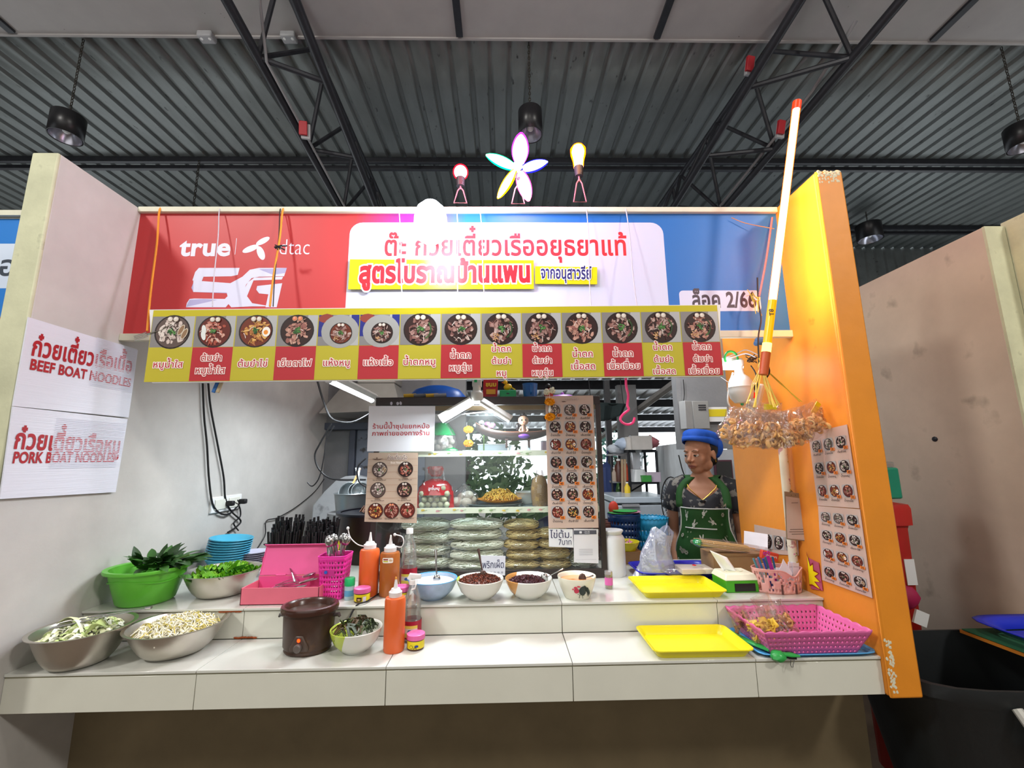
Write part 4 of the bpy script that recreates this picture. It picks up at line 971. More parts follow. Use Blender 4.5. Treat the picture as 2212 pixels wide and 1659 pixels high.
t=thing('plug_strip','tangled black cables with a small red light behind the plates','power strip',(-1.22,2.50,ZU+.075)); part(t,'body',MB().box((0,0,0),(.10,.04,.025)),m_blk,bevel=.004); part(t,'indicator',MB().box((.015,-.022,.005),(.014,.004,.008)),glow('red_indicator','#ff3010',3))
part(t,'leg_block',MB().box((0,0,-.045),(.08,.04,.06)),m_blk); rg=rnd(6)
for k in range(5): part(t,'cable',MB().tube([(-.05+.02*k,-.02,.01),(-.07+.03*k,-.04,.03+.01*k),(.0+.02*k,-.04,.035),(.06,-.01,.01+.006*k)],.004,6),m_blk)
# big dark pot with meat, steel pot, strainers at the back
c=(-.72,2.62,ZU-.12); t=thing('dark_cooking_pot','large dark brown cooking pot behind the chopsticks','pot',(-.74,2.62,.80))
part(t,'body',MB().lathe([(0,0),(.20,0),(.21,.02),(.21,.40),(.20,.40),(.195,.03),(0,.02)],40),mat('dark_enamel','#2a1a18',.35)); part(t,'rim',MB().lathe([(.20,.395),(.222,.40),(.222,.412),(.198,.412)],40),mat('black_rim','#1a1a22',.3))
part(t,'lid_tray',MB().lathe([(0,.40),(.196,.40),(.196,.405),(0,.405)],40),mat('black_rim'))
shreds('dried_meat','brown strips of cooked meat heaped on the dark pot','meat',(-.70,2.60,1.20),.11,.012,150,.010,.04,[('meat_brown','#5a3c30'),('meat_dark','#3c2620'),('meat_light','#7a5644')],9,.03,.9)
t=thing('steel_pot','grey steel pot with strainers behind the cooking pot','pot',at(762,1105,Y=2.85)); pz=t.location.z
part(t,'body',MB().lathe([(0,0),(.10,0),(.115,.11),(.122,.113),(.118,.116),(.110,.11),(0,.01)],36),mat('aluminium','#8f9698',.35,metal=.8))
part(t,'stand',MB().lathe([(0,-pz),(.15,-pz),(.15,-.001),(0,-.001)],24),m_conc2)
for i,(dx,dz,rr) in enumerate(((-.03,.12,.065),(.02,.13,.05),(.05,.13,.055))):
    s=thing('noodle_strainer',['steel ladle leaning furthest left in the steel pot','middle steel ladle in the steel pot','steel ladle leaning right in the steel pot'][i],'ladle',t.location+Vector((dx,-.01*i,dz)),rot=(1.2,.3-.25*i,.2*i))
    part(s,'cup',MB().shell([(.0,-rr*.8),(rr*.6,-rr*.7),(rr*.95,-.02),(rr,.0)],24),mat('aluminium'),solid=.003)
    part(s,'handle',MB().tube([(0,rr*.9,0),(0,rr+.10,.0)],.007,6,sy=.4),mat('wood_handle','#c8a060',.6) if i==0 else mat('aluminium'))
# ---- slow cooker
t=thing('slow_cooker','brown oval slow cooker with a lit red light on the ledge','slow cooker',(-.695,1.672,ZL),rz=-.05)
m_ck=mat('brown_cooker','#3e2a20',.38,noise=.25,scale=14,spot=(9,.62,.72,'#6a4a2c')); m_ckr=mat('brown_crock','#3c241c',.25)
t.scale=(1,1,1.07)
part(t,'body',MB().lathe([(0,0),(.075,0),(.080,.006),(.078,.012),(.083,.02),(.088,.12),(.082,.122),(0,.122)],48,sx=1,sy=.86),m_ck)
part(t,'crock',MB().lathe([(0,.096),(.07,.096),(.084,.118),(.097,.122),(.099,.132),(.096,.140),(.086,.141),(.078,.134),(.072,.10),(0,.098)],48,sx=1,sy=.86),m_ckr)
part(t,'soup',MB().lathe([(.0745,.108),(.0745,.112),(0,.112)],40,sx=1,sy=.86),mat('dark_broth','#4a4438',.05,coat=1,noise=.3,scale=30))
part(t,'control_plate',MB().plate([(-.028,-.074,.018),(.034,-.074,.018),(.036,-.074,.03),(.016,-.077,.066),(-.008,-.077,.066),(-.030,-.074,.03)],(0,.02,0)),mat('control_grey','#4a3c34',.4),bevel=.004)
cp=t.children[-1]; part(cp,'knob',MB().lathe([(0,0),(.012,0),(.013,-.010),(.010,-.014),(0,-.014)][::-1],20,c=(.004,-.075,.032),rot=(-PI/2,0,0)),mat('knob_grey','#5c5450',.35))
part(cp,'light',MB().lathe([(0,-.003),(.004,-.002),(.0055,.001)],12,c=(.004,-.078,.053),rot=(-PI/2,0,0)),glow('cooker_light','#ff3a10',5))
for s in(-1,1): part(t,'handle',MB().tube([(s*.082,0,.105),(s*.105,0,.108),(s*.110,0,.10)],[.009,.011,.006],8,sy=.6),mat('handle_dark','#3a3230',.4))
cordline([(-.60,1.70,ZL+.03),(-.585,1.74,ZL+.06),(-.57,1.768,ZL+.10),(-.555,1.775,ZU+.006),(-.53,1.80,ZU+.008),(-.515,1.90,ZU+.006)],.003,m_blk,'power_cable','black cord of the slow cooker climbing over the tile step','cable')
# ---- ceramic bowls
def bands(name,c1,c2,ang,seed=0):
    if name in MATS: return MATS[name]
    M=mat(name,c2,.18,noise=0,coat=.4); nt=M.node_tree; N=nt.nodes; L=nt.links; b=N['Principled BSDF']
    tc=N.new('ShaderNodeTexCoord'); sx=N.new('ShaderNodeSeparateXYZ'); L.new(tc.outputs['Object'],sx.inputs[0])
    ad=N.new('ShaderNodeMath'); ad.operation='MULTIPLY_ADD'; L.new(sx.outputs[2],ad.inputs[0]); ad.inputs[1].default_value=ang[1]; L.new(sx.outputs[0],ad.inputs[2])
    lt=N.new('ShaderNodeMath'); lt.operation='LESS_THAN'; L.new(ad.outputs[0],lt.inputs[0]); lt.inputs[1].default_value=ang[0]
    mx=N.new('ShaderNodeMix'); mx.data_type='RGBA'; L.new(lt.outputs[0],mx.inputs[0]); mx.inputs[6].default_value=(*lin(c2),1); mx.inputs[7].default_value=(*lin(c1),1); L.new(mx.outputs[2],b.inputs['Base Color']); return M
def cer(label,c,r,h,m,rimc=None):
    t=thing('ceramic_bowl',label,'bowl',c)
    part(t,'body',MB().lathe([(0,0),(r*.42,0),(r*.44,.006),(r*.60,h*.14),(r*.82,h*.42),(r*.95,h*.75),(r,h*.97),(r*.985,h),(r*.95,h*.97),(r*.90,h*.75),(r*.76,h*.42),(r*.5,h*.14),(0,h*.1)],48),m)
    if rimc: part(t,'rim_line',MB().lathe([(r*.985,h*.955),(r*1.004,h*.975),(r*.99,h*1.006),(r*.95,h*.985)],48),rimc,label='coloured rim')
    return t
m_wh=mat('white_glaze','#dcdcd6',.15,noise=.02,coat=.5)
cer('lime and white bowl of dark pickled greens on the ledge',(-.522,1.655,ZL),.088,.076,bands('lime_white_glaze','#b3c44a','#dfe0d8',(-.035,-.35)))
shreds('pickled_greens','dark green pickled chillies in the lime and white bowl','vegetable',(-.522,1.655,ZL),.060,.060,60,.005,.055,[('pickle_dark','#2e3a22'),('pickle_mid','#44512c'),('pickle_brown','#4e3a22')],14,.014,1.2)
cer('pale blue bowl of white sugar on the raised shelf',(-.288,1.852,ZU),.098,.076,mat('blue_glaze','#9fb6d0',.18,noise=.12,scale=25,coat=.4),mat('blue_rim','#4a9acb',.2))
MB().lathe([(0,.066),(.04,.066),(.075,.064),(.0855,.062),(.07,.04),(0,.03)][::-1],40).build('white_sugar',mat('sugar','#eef2f6',.7,bump=.3,bscale=200),loc=(-.288,1.852,ZU),label='white sugar filling the pale blue bowl',cat='sugar',kind='stuff')
cer('white bowl with lime edge full of ground chilli',(-.098,1.838,ZU),.094,.076,bands('lime_edge_glaze','#b3c44a','#dfe0d8',(-.066,.25)))
cer('white bowl with tan edge full of dark chilli paste',(.096,1.838,ZU),.094,.076,bands('tan_edge_glaze','#c08a4a','#dfe0d8',(-.060,-.2)))
def heap(name,label,c,r,z,dome,cols,seed,cat='spice',n=900,s=.0035):
    rg=rnd(seed); mb=MB()
    mb.lathe([(0,z-.03),(r*.8,z-.02),(r,z),(r*.6,z+dome*.7),(0,z+dome)],28,m=0)
    for i in range(n):
        a=rg.random()*6.283; q=r*math.sqrt(rg.random()); zz=z+dome*(1-(q/r)**2)
        v=Vector((rg.gauss(0,1),rg.gauss(0,1),rg.gauss(0,1))).normalized()*s*(.6+rg.random()); w_=v.orthogonal(); p=Vector((q*math.cos(a),q*math.sin(a),zz+rg.random()*.003))
        mb.add([p+v,p+w_,p-v*.6-w_*.5,p+v.cross(w_).normalized()*s],[(0,1,2),(0,2,3),(0,3,1),(1,3,2)],i%len(cols))
    return mb.build(name,[mat(a,b,.6,noise=.2,scale=60) for a,b in cols],loc=c,smooth=0,label=label,cat=cat,kind='stuff')
heap('ground_chilli','coarse brown red ground chilli in the lime edged bowl',(-.098,1.838,ZU),.083,.066,.018,[('chilli_brown','#5a2a1a'),('chilli_dark','#3a1a12'),('chilli_red','#7a3822')],1)
heap('chilli_paste','dark purple red chilli paste in the tan edged bowl',(.090,1.838,ZU),.072,.060,.014,[('paste_dark','#3a1c22'),('paste_purple','#54303a'),('paste_red','#4a1a16')],2,s=.0045)
def spoonup(c,top,label,m=m_ss,r=.004,wood=False):
    c=Vector(c); top=Vector(top); t=thing('spoon',label,'spoon',c); d=top-c
    part(t,'handle',MB().tube([d*.15,d*.6,d*.97,d],[.003,.0035,.0055,.004],8,sy=.5),m)
    part(t,'bowl',MB().ball(d*.05,.020,10,sc_=(.8,.35,1.1)),m); return t
spoonup((-.272,1.85,ZU+.062),at(941,1187,Y=1.86),'steel knife-like spoon standing in the white sugar')
spoonup((-.085,1.85,ZU+.075),at(1033,1185,Y=1.88),'dark spoon standing in the ground chilli',mat('dark_spoon','#4a3630',.35,metal=.5))
spoonup((.155,1.835,ZU+.068),at(1217,1228,Y=1.80),'steel spoon resting on the rim of the chilli paste bowl')
# rooster bowl
t=thing('rooster_bowl','white bowl painted with a rooster holding orange sauce','bowl',(.289,1.838,ZU))
part(t,'body',MB().lathe([(0,0),(.050,0),(.053,.006),(.067,.04),(.077,.077),(.076,.080),(.072,.077),(.063,.04),(.048,.010),(0,.008)],48),mat('cream_glaze','#e2dfcc',.18,noise=.02,coat=.4))
MB().lathe([(.069,.060),(.071,.064),(0,.064)],36).build('orange_sauce',mat('orange_sauce','#d08c50',.1,noise=.1,coat=.5),loc=(.289,1.838,ZU),label='orange sauce inside the rooster bowl',cat='sauce',kind='stuff')
p=Print(); rg=rnd(2)
def clipx(P_,a,b):
    for lim,sg in((a,1),(b,-1)):
        out=[]
        for i in range(len(P_)):
            p0,p1=P_[i-1],P_[i]; d0,d1=(p0[0]-lim)*sg,(p1[0]-lim)*sg
            if (d0<0)!=(d1<0): t=d0/(d0-d1); out.append((lim,p0[1]+(p1[1]-p0[1])*t,p0[2]))
            if d1>=0: out.append(p1)
        P_=out
        if len(P_)<3: return []
    return P_
def wrap(pr_,rb,rt,h): # bend a print around the bowl's side
    V2=[];F2=[];C2=[]
    for f,c in zip(pr_.f,pr_.c):
        Q=[pr_.v[i] for i in f]; xa,xb=min(q[0] for q in Q),max(q[0] for q in Q); k=int(math.floor(xa/.004)); 
        while k*.004<xb:
            R_=clipx(Q,k*.004,k*.004+.004); k+=1
            if R_: F2.append(tuple(range(len(V2),len(V2)+len(R_)))); V2+=R_; C2.append(c)
    pr_.v,pr_.f,pr_.c=V2,F2,C2
    pr_.v=[((rb+(rt-rb)*y/h+.0006+z)*math.sin(x/(rb+(rt-rb)*y/h)),-(rb+(rt-rb)*y/h+.0006+z)*math.cos(x/(rb+(rt-rb)*y/h)),y) for x,y,z in pr_.v]
p.z=.0002; p.blob(.012,.040,.017,.022,'#2c3430',rg,14,.25,-.2); p.poly([(.018,.055),(.035,.05),(.042,.03),(.036,.012),(.030,.03),(.022,.04)],'#1f2a26'); p.poly([(.026,.05),(.046,.036),(.044,.014),(.038,.034)],'#33403a')
p.blob(-.012,.040,.011,.011,'#b83248',rg,10,.2); p.blob(-.016,.052,.008,.005,'#c83a50',rg,8,.3); p.blob(-.004,.056,.009,.004,'#c83a50',rg,8,.3); p.blob(-.026,.045,.006,.004,'#d05868',rg,8,.3)
p.line([(.0,.024),(-.002,.012)],.002,'#2c3430'); p.line([(.010,.020),(.012,.010)],.002,'#2c3430'); p.line([(-.008,.026),(.02,.02)],.0015,'#6a705a')
for k in range(4): p.line([(.034+.003*k,.05-.004*k),(.046+.001*k,.03-.005*k)],.001,'#c8c8b0')
wrap(p,.0562,.0792,.077); p.build('painted_rooster',t)
spoonup((.31,1.84,ZU+.064),at(1282,1243,Y=1.83),'small dark spoon lying in the orange sauce',mat('dark_spoon'))
# ---- squeeze bottles
def squeeze(label,c,r,h,col_,capdir=None,tipc='#e8e4dc',arc=1):
    t=thing('squeeze_bottle',label,'bottle',c)
    part(t,'body',MB().lathe([(0,0),(r*.92,0),(r,.006),(r,h-.012),(r*.92,h-.003),(r*.55,h),(0,h)],36),mat(col_[0],col_[1],.32,noise=.02))
    m=mat('cap_white','#dcd8d8',.35,noise=0)
    part(t,'cap',MB().lathe([(r*.62,h),(r*.64,h+.016),(r*.5,h+.020),(r*.40,h+.027),(0,h+.027)],28),m)
    cp=t.children[-1]; part(cp,'nozzle',MB().lathe([(r*.22,h+.026),(.0035,h+.058),(.0025,h+.064),(0,h+.064)],16),m)
    part(cp,'tip',MB().lathe([(.0042,h+.052),(.003,h+.064),(0,h+.065)],12),mat('tip_'+tipc.strip('#'),tipc,.4))
    if arc:
        pts=[(r*.5,0,h+.02),(r*1.1,0,h+.016),(r*1.35,0,h+.035),(r*1.15,0,h+.058),(r*.4,0,h+.066)] if arc==1 else [(-r*.5,0,h+.008),(-r*1.3,0,h+.016),(-r*2.1,0,h+.045),(-r*2.4,0,h+.082)]
        part(cp,'cap_strap',MB().tube(smoothpts(pts,4),.0022,6),m); part(cp,'cap_ball',MB().ball(pts[-1],.0065,10),m)
    return t
squeeze('orange squeeze bottle behind, left of the brown one',(-.560,1.905,ZU),.040,.182,('orange_bottle','#d6602c'),arc=2)
squeeze('brown squeeze bottle with a small sticker on the raised shelf',(-.474,1.900,ZU),.040,.170,('brown_bottle','#a05a26'),arc=1)
p=Print(); p.rrect(-.022,-.010,.022,.010,.005,'#ece6dc'); p.rect(-.018,.001,.002,.006,'#8a2a20'); p.rect(-.018,-.006,.002,-.001,'#b8b83a'); p.blob(.012,.0,.008,.006,'#c8b090',rnd(1)); p.z=0; wrap(p,.040,.040,1)
t=COL.objects['squeeze_bottle.001']; p.build('sticker',t,loc=(0,0,.142))
squeeze('orange squeeze bottle standing in front on the lower ledge',(-.388,1.650,ZL),.036,.176,('orange_bottle','#d6602c'),tipc='#d89030',arc=0)
# clear bottles
m_clr=film('clear_bottle','#eef4f0',.14,.05,.10)
def cbottle(label,c,r,h,cap,lab):
    t=thing('clear_bottle',label,'bottle',c)
    part(t,'body',MB().shell([(r*.9,.0),(r,.01),(r,h*.33),(r*.88,h*.40),(r*.92,h*.47),(r*.8,h*.70),(r*.55,h*.82),(r*.36,h*.9),(r*.36,h*.93)],28),m_clr)
    part(t,'bottle_base',MB().lathe([(r*.9,0),(r*.9,.001),(0,.001)],24),m_clr)
    part(t,'vinegar',MB().lathe([(0,.004),(r*.86,.004),(r*.9,.012),(r*.9,h*.28),(0,h*.28)],24),film('vinegar','#d9d2c4',.1,.02,.25))
    if lab: 
        part(t,'wrap_label',MB().shell([(r*1.01,h*.06),(r*1.01,h*.34)],28),mat('label_red','#a01830',.4)); q=Print(); q.rect(-.026,.0,.026,.04,'#e8dc60'); q.rect(-.026,.014,.026,.03,'#e8e4dc'); q.blob(0,.02,.012,.008,'#3a5aa0',rnd(1)); q.z=0; wrap(q,r*1.015,r*1.015,1); q.build('label_print',t,loc=(0,0,h*.09))
    if cap==1: part(t,'cap',MB().lathe([(r*.42,h*.91),(r*.42,h*.985),(r*.38,h),(0,h)],24),m_white)
    else:
        part(t,'cap',MB().lathe([(r*.45,h*.90),(r*.45,h*.97),(0,h*.975)],24),m_white); cp=t.children[-1]; part(cp,'pour_spout',MB().tube([(-.012,0,h*.975),(-.010,0,h*1.03),(.03,-.01,h*1.035)],[.012,.012,.009],8,sy=.6),m_white); part(cp,'strap',MB().tube([(.014,-.02,h*1.0),(.016,-.03,h*.93),(.012,-.028,h*.86),(.0,-.026,h*.84)],.003,6),m_white)
    return t
cbottle('tall clear vinegar bottle with white screw cap on the raised shelf',(-.418,2.005,ZU),.036,.245,1,True)
cbottle('clear vinegar bottle with pour spout behind the front orange bottle',(-.343,1.735,ZL),.034,.215,2,True)
# jars
def jar(label,c,r=.0305,h=.046,seed=1,pic='c'):
    t=thing('paste_jar',label,'jar',c,group='pink lidded yellow jars')
    part(t,'body',MB().lathe([(0,0),(r*.9,0),(r*.94,.004),(r*.94,h*.68),(0,h*.68)],32),mat('dark_paste','#4a2a1a',.3))
    part(t,'wrap_label',MB().shell([(r*.955,.006),(r*.955,h*.60)],32),mat('label_yellow','#dcc81e',.35))
    part(t,'lid',MB().lathe([(r*1.0,h*.66),(r*1.03,h*.72),(r*1.0,h*.97),(r*.9,h),(0,h)],32),mat('pink_lid','#d8609a',.35))
    q=Print(); rg=rnd(seed)
    if pic=='c': q.rect(-.012,.008,.008,.022,'#3a2416'); q.blob(-.002,.014,.008,.004,'#c8a070',rg,8); q.rect(.012,.004,.024,.024,'#d8d0d8')
    else: q.ell(-.010,.014,.006,.006,'#5a5a20',12); q.ell(-.010,.014,.0045,.0045,'#dcc81e',12); q.ell(.008,.016,.007,.004,'#2a3a8a',12); q.line([(-.002,.008),(.004,.014),(.008,.008)],.002,'#2a2a16')
    q.z=0; wrap(q,r*.97,r*.97,1); q.build('label_print',t); 
    q=Print(); q.line([(-.012,.004),(-.004,.008)],.002,'#5a3a6a'); q.line([(.004,-.006),(.014,-.002)],.002,'#5a3a6a'); q.build('ink_mark',t,loc=(0,0,h))
    return t
jar('pink lidded yellow jar on the raised shelf beside the green topped shaker',(-.560,1.826,ZU),.0315,.052)
jar('pink lidded yellow jar mostly hidden behind the front orange bottle',(-.408,1.836,ZU),.0315,.052)
jar('pink lidded yellow jar on the lower ledge right of the front orange bottle',(-.315,1.665,ZL),.0315,.050,3,'b')
t=thing('spice_shaker','small spice shaker with a green cap','shaker',(-.620,1.855,ZU))
part(t,'body',MB().lathe([(0,0),(.018,0),(.019,.003),(.019,.052),(0,.052)],24),mat('shaker_blue','#a9c4cc',.4)); part(t,'label_band',MB().shell([(.0194,.014),(.0194,.036)],24),mat('shaker_label','#5a9ac0',.4)); part(t,'cap',MB().lathe([(.020,.052),(.020,.078),(.018,.081),(0,.081)],24),mat('green_cap','#18a860',.35))
# toothpicks, white jug
t=thing('toothpick_jar','small clear jar of toothpicks with a pink label','jar',(.440,1.935,ZU))
part(t,'body',MB().shell([(.0155,0),(.0165,.004),(.0165,.060)],24),m_clr); part(t,'cap',MB().lathe([(.017,.058),(.0165,.070),(0,.071)],24),film('clear_cap','#f0e8e8',.2,.1,.3))
part(t,'wrap_label',MB().shell([(.0168,.016),(.0168,.046)],24),mat('pink_label','#d060a0',.4))
mb=MB(); rg=rnd(1)
for i in range(30): a=rg.random()*6.3; q=.013*math.sqrt(rg.random()); mb.tube([(q*math.cos(a),q*math.sin(a),.002),(q*math.cos(a)*.9,q*math.sin(a),.058)],.0009,4)
part(t,'toothpicks',mb,mat('wood_pale','#d8b880',.6),kind='stuff')
t=thing('white_canister','tall white plastic canister behind the toothpick jar','canister',(.515,2.15,ZU))
part(t,'body',MB().lathe([(0,0),(.054,0),(.057,.01),(.057,.165),(.05,.178),(.045,.183),(0,.183)],36),mat('milky_plastic','#d6d8da',.35,noise=.03)); part(t,'lid',MB().lathe([(.04,.18),(.052,.2),(.05,.205),(0,.208)],32),mat('milky_plastic'))
# yellow trays
def tray(label,c,w,d,h,rz=0,m=None):
    t=thing('yellow_tray',label,'tray',c,rz=rz); m=m or mat('yellow_tray_plastic','#dccf1c',.25,noise=.02)
    def ring(s,z,ww,dd,r=.02,n=5):
        P_=[]
        for cx,cy,a in((ww/2-r,-dd/2+r,-PI/2),(ww/2-r,dd/2-r,0),(-ww/2+r,dd/2-r,PI/2),(-ww/2+r,-dd/2+r,PI)): P_+=[(cx+r*math.cos(a+PI/2*i/n),cy+r*math.sin(a+PI/2*i/n),z) for i in range(n+1)]
        return P_
    R_=[ring(0,.0,w-.04,d-.04),ring(0,h*.92,w-.012,d-.012,.022),ring(0,h,w,d,.025),ring(0,h*.9,w+.001,d+.001,.025),ring(0,h*.9,w-.004,d-.004,.024),ring(0,h*.86,w-.016,d-.016,.022),ring(0,.003,w-.044,d-.044)]
    R_=[R_[0],ring(0,h*.86,w-.010,d-.010,.022),R_[3],R_[2],ring(0,h*.9,w-.016,d-.016,.022),R_[6]]
    n=len(R_[0]); V=[p for r in R_ for p in r]; Fc=[(k*n+i,k*n+(i+1)%n,(k+1)*n+(i+1)%n,(k+1)*n+i) for k in range(len(R_)-1) for i in range(n)]
    Fc+=[tuple(range(n-1,-1,-1)),tuple((len(R_)-1)*n+i for i in range(n))]
    part(t,'body',MB().add(V,Fc),m); part(t,'base_panel',MB().add([(p[0]*.9,p[1]*.9,.0036) for p in R_[5]],[tuple(range(n))]),m)
    return t
tray('yellow plastic tray on the lower ledge left of the pink basket',(.655,1.640,ZL),.335,.225,.028,rz=-.01)
tray('yellow plastic tray on the raised shelf left of the tissue box',(.705,1.895,ZU),.335,.235,.028,rz=-.01)
# ================= glass cabinet =================
CX0,CX1,CY0,CY1,CZ0,CZ1=-.62,.475,2.10,2.52,ZU,1.800
t=thing('glass_cabinet','dark framed glass food cabinet on the raised shelf','cabinet',((CX0+CX1)/2,CY0,CZ0)); hx=(CX1-CX0)/2; hz=CZ1-CZ0; dy=CY1-CY0; CAB=t
m_fr=mat('dark_cabinet_frame','#2b2220',.4,noise=.1)
for x in(-hx,hx):
    for y in(.012,dy-.012): part(t,'post',MB().box((x*(1-.012/hx),y,hz/2),(.024,.024,hz)),m_fr,bevel=.002)
for y in(.008,dy-.008):
    part(t,'top_rail',MB().box((0,y,hz-.02),(2*hx,.02,.04)),m_fr,bevel=.002); part(t,'bottom_rail',MB().box((0,y,.02),(2*hx,.02,.04)),m_fr,bevel=.002)
part(t,'front_band',MB().box((0,.004,hz-.055),(2*hx-.05,.006,.022)),mat('bronze_strip','#6a5c44',.4,metal=.3))
part(t,'top_board',MB().box((0,dy/2,hz-.004),(2*hx,dy,.008)),m_fr)
SH1,SH2=1.526-CZ0,1.262-CZ0
m_flo=mat('floral_strip','#dcdcc6',.4,noise=.03); m_gl=film('cabinet_glass','#f4fafa',.018,.02,.008)
for z in(SH1,SH2):
    part(t,'shelf',MB().box((0,dy/2,z),(2*hx-.03,dy-.03,.006)),film('shelf_glass','#dce8ea',.10,.05,.18))
    shf=t.children[-1]; part(shf,'shelf_edging',MB().box((0,.010,z),(2*hx-.05,.008,.026)),m_flo)
    p=Print(); rg=rnd(int(z*100))
    for k in range(16):
        x=-hx+.06+k*(2*hx-.1)/16+rg.uniform(-.02,.02); c=rg.choice(['#d89aa0','#d8b850','#8aa070']); p.blob(x,rg.uniform(-.004,.004),.011,.006,c,rg,8,.4); p.line([(x,0),(x+.02,.004)],.002,'#7a9068')
    p.build('flower_print',shf,loc=(0,.0055,z),rot=FRONT)
part(t,'glass_front',MB().box((0,.003,hz/2),(2*hx-.04,.003,hz-.06)),m_gl)
part(t,'glass_side',MB().box((-hx+.005,dy/2,hz/2),(.003,dy-.04,hz-.06)),m_gl); part(t,'glass_side',MB().box((hx-.005,dy/2,hz/2),(.003,dy-.04,hz-.06)),m_gl)
part(t,'base_board',MB().box((0,dy/2,.012),(2*hx-.03,dy-.03,.012)),mat('cabinet_floor','#6b6a70',.5))
p=Print()
for k,x in enumerate((-.47,-.44,-.425)): p.blob(x,0,.008,.011,'#b8b4c0',rnd(k),7)
p.build('torn_sticker',t,loc=(0,-.003,hz-.03),rot=FRONT)
# posters on the cabinet
PY=CY0-.006
def sheet(name,label,px4,cat='menu',c='#d8d8dc',th=.003,Y=PY):
    Q=[at(*q,Y=Y) for q in px4]; o=Q[0]; tt=thing(name,label,cat,o); part(tt,'sheet',MB().plate([q-o for q in Q],(0,th,0)),mat('sheet_'+c.strip('#'),c,.5,noise=.02)); return tt,[(q.x-o.x,q.z-o.z) for q in Q]
tt,Q=sheet('white_sign','white corrugated sign with two red lines on the glass cabinet',[(793,975),(937,975),(940,877),(797,877)],'sign','#dfe1e6',.004)
w=Q[1][0]; h=Q[2][1]; p=Print()
p.text('ร้านนี้น้ำซุปแยกหม้อ',w*.5,h*.50,.030,'#b02632',.012,width=w*.87); p.text('ภาพถ่ายของทางร้าน',w*.5,h*.345,.030,'#b02632',.012,width=w*.88)
p.build('print',tt,loc=(0,-.001,0),rot=FRONT)
tt,Q=sheet('wooden_menu','wood grain menu sheet with seven round noodle photos on the cabinet',[(787,1127),(900,1130),(903,978),(796,978)],'menu','#b6a18e')
w=(Q[1][0]+Q[2][0]-Q[3][0])/2; h=Q[2][1]; p=Print(); rg=rnd(77)
for k in range(10): p.rect(.004,h*(.05+.095*k),w,h*(.05+.095*k)+.0015,'#a98870')
p.z+=.0003; z_=p.z
p.text('ก๋วยเตี๋ยวเรือ',w*.60,h*.905,.026,'#4a2420',.01,width=w*.40,outline='#e8dcd0',ow=.07); p.text('Boat Noodle',w*.60,h*.842,.014,'#e8dcd0',.02,width=w*.26)
p.poly([(w*.10,h*.915),(w*.16,h*.900),(w*.26,h*.900),(w*.33,h*.918),(w*.22,h*.912)],'#5a4034'); p.rect(w*.18,h*.915,w*.21,h*.935,'#6a5044')
r=w*.152; zz=p.z
for (u,v,k) in((.24,.755,'wwgm'),(.75,.755,'drg'),(.22,.455,'wwg'),(.74,.455,'dpg'),(.19,.155,'ryn'),(.50,.155,'rpo'),(.81,.155,'rryx')):
    p.z=zz; dish(p,w*(u+.02),h*v,r,k,rg,False,det=.8); p.z=zz
    p.text('น้ำใสหมู',w*(u+.02),h*(v-.145 if v>.3 else v-.095)+.001,.010,'#4a3630',.02,width=w*.11); p.text('Clear soup noodle with pork',w*(u+.02),h*(v-.165 if v>.3 else v-.125)+.001,.007,'#4a3630',.02,width=w*.26)
p.z+=.003; p.build('print',tt,loc=(0,-.001,0),rot=FRONT)
def tallmenu(tt,org,ux,uz,w,h,seed,rows,rot,cols=3,head=True,names_=None):
    """org: local origin; w,h: size; grid of rows x cols dish photos"""
    p=Print(); rg=rnd(seed); ks=['wwg','wwg','dw','dw','ryn','dwg','rrl','yye','rpo','dp','dp','dwm','dp','dwg','dwg','dp','dpg','ryg','rrg','dyg','dp']
    if head: p.text('ก๋วยเตี๋ยวเรือ',w*.55,h*.962,.016,'#6a2a2a',.015,width=w*.3,outline='#efe4da'); p.poly([(w*.33,h*.955),(w*.36,h*.948),(w*.44,h*.95),(w*.40,h*.956)],'#5a4034')
    nr=len(rows); zz=p.z
    for j,v in enumerate(rows):
        for i in range(cols):
            u=(i+.5)/cols*.94+.03; r=w*.118; p.z=zz; k=ks[(j*cols+i)%len(ks)]
            p.rrect(w*u-r*1.08,h*v-r*1.0,w*u+r*1.08,h*v+r*1.0,r*.25,'#a8a4a4'); dish(p,w*u,h*v,r*.98,k,rg,False,det=.55)
            p.rect(w*u+r*.45,h*v-r*1.15,w*u+r*1.25,h*v-r*.65,'#e07a28'); p.text(rg.choice(['35','40','40','45']),w*u+r*.85,h*v-r*1.08,r*.50,'#2a1408',.03)
            p.text(rg.choice(['น้ำตกหมู','น้ำตกหมูตุ๋น','เย็นตาโฟ','น้ำตกเนื้อ','ต้มยำไข่']),w*u,h*v-r*1.62,r*.44,'#3a3436',.02,width=r*1.7)
    return p
ROWS=[.885,.755,.62,.485,.365,.245,.115]
tt,Q=sheet('tall_menu','tall beige menu with twenty-one noodle photos on the cabinet door',[(1185,1141),(1293,1140),(1281,854),(1178,856)],'menu','#c0aa9d',.003,PY-.002)
w=Q[1][0]; h=Q[2][1]; p=tallmenu(tt,0,0,0,w,h,101,ROWS,0); lean_=(Q[3][0])/h
p.v=[(x+y*lean_*.9,y,z) for x,y,z in p.v]; p.build('print',tt,loc=(0,-.001,0),rot=FRONT)
tt,Q=sheet('price_note','handwritten white note with two lines below the tall menu',[(1186,1181),(1239,1183),(1237,1143),(1185,1142)],'note','#dcdfe2',.002)
w=Q[1][0]; h=Q[2][1]; p=Print(); p.text('ไข่ต้ม.',w*.5,h*.50,.044,'#2a2c50',0,width=w*.9); p.text('7บาท',w*.66,h*.1,.036,'#2a2c50',0,width=w*.55); p.build('print',tt,loc=(0,-.001,0),rot=FRONT)
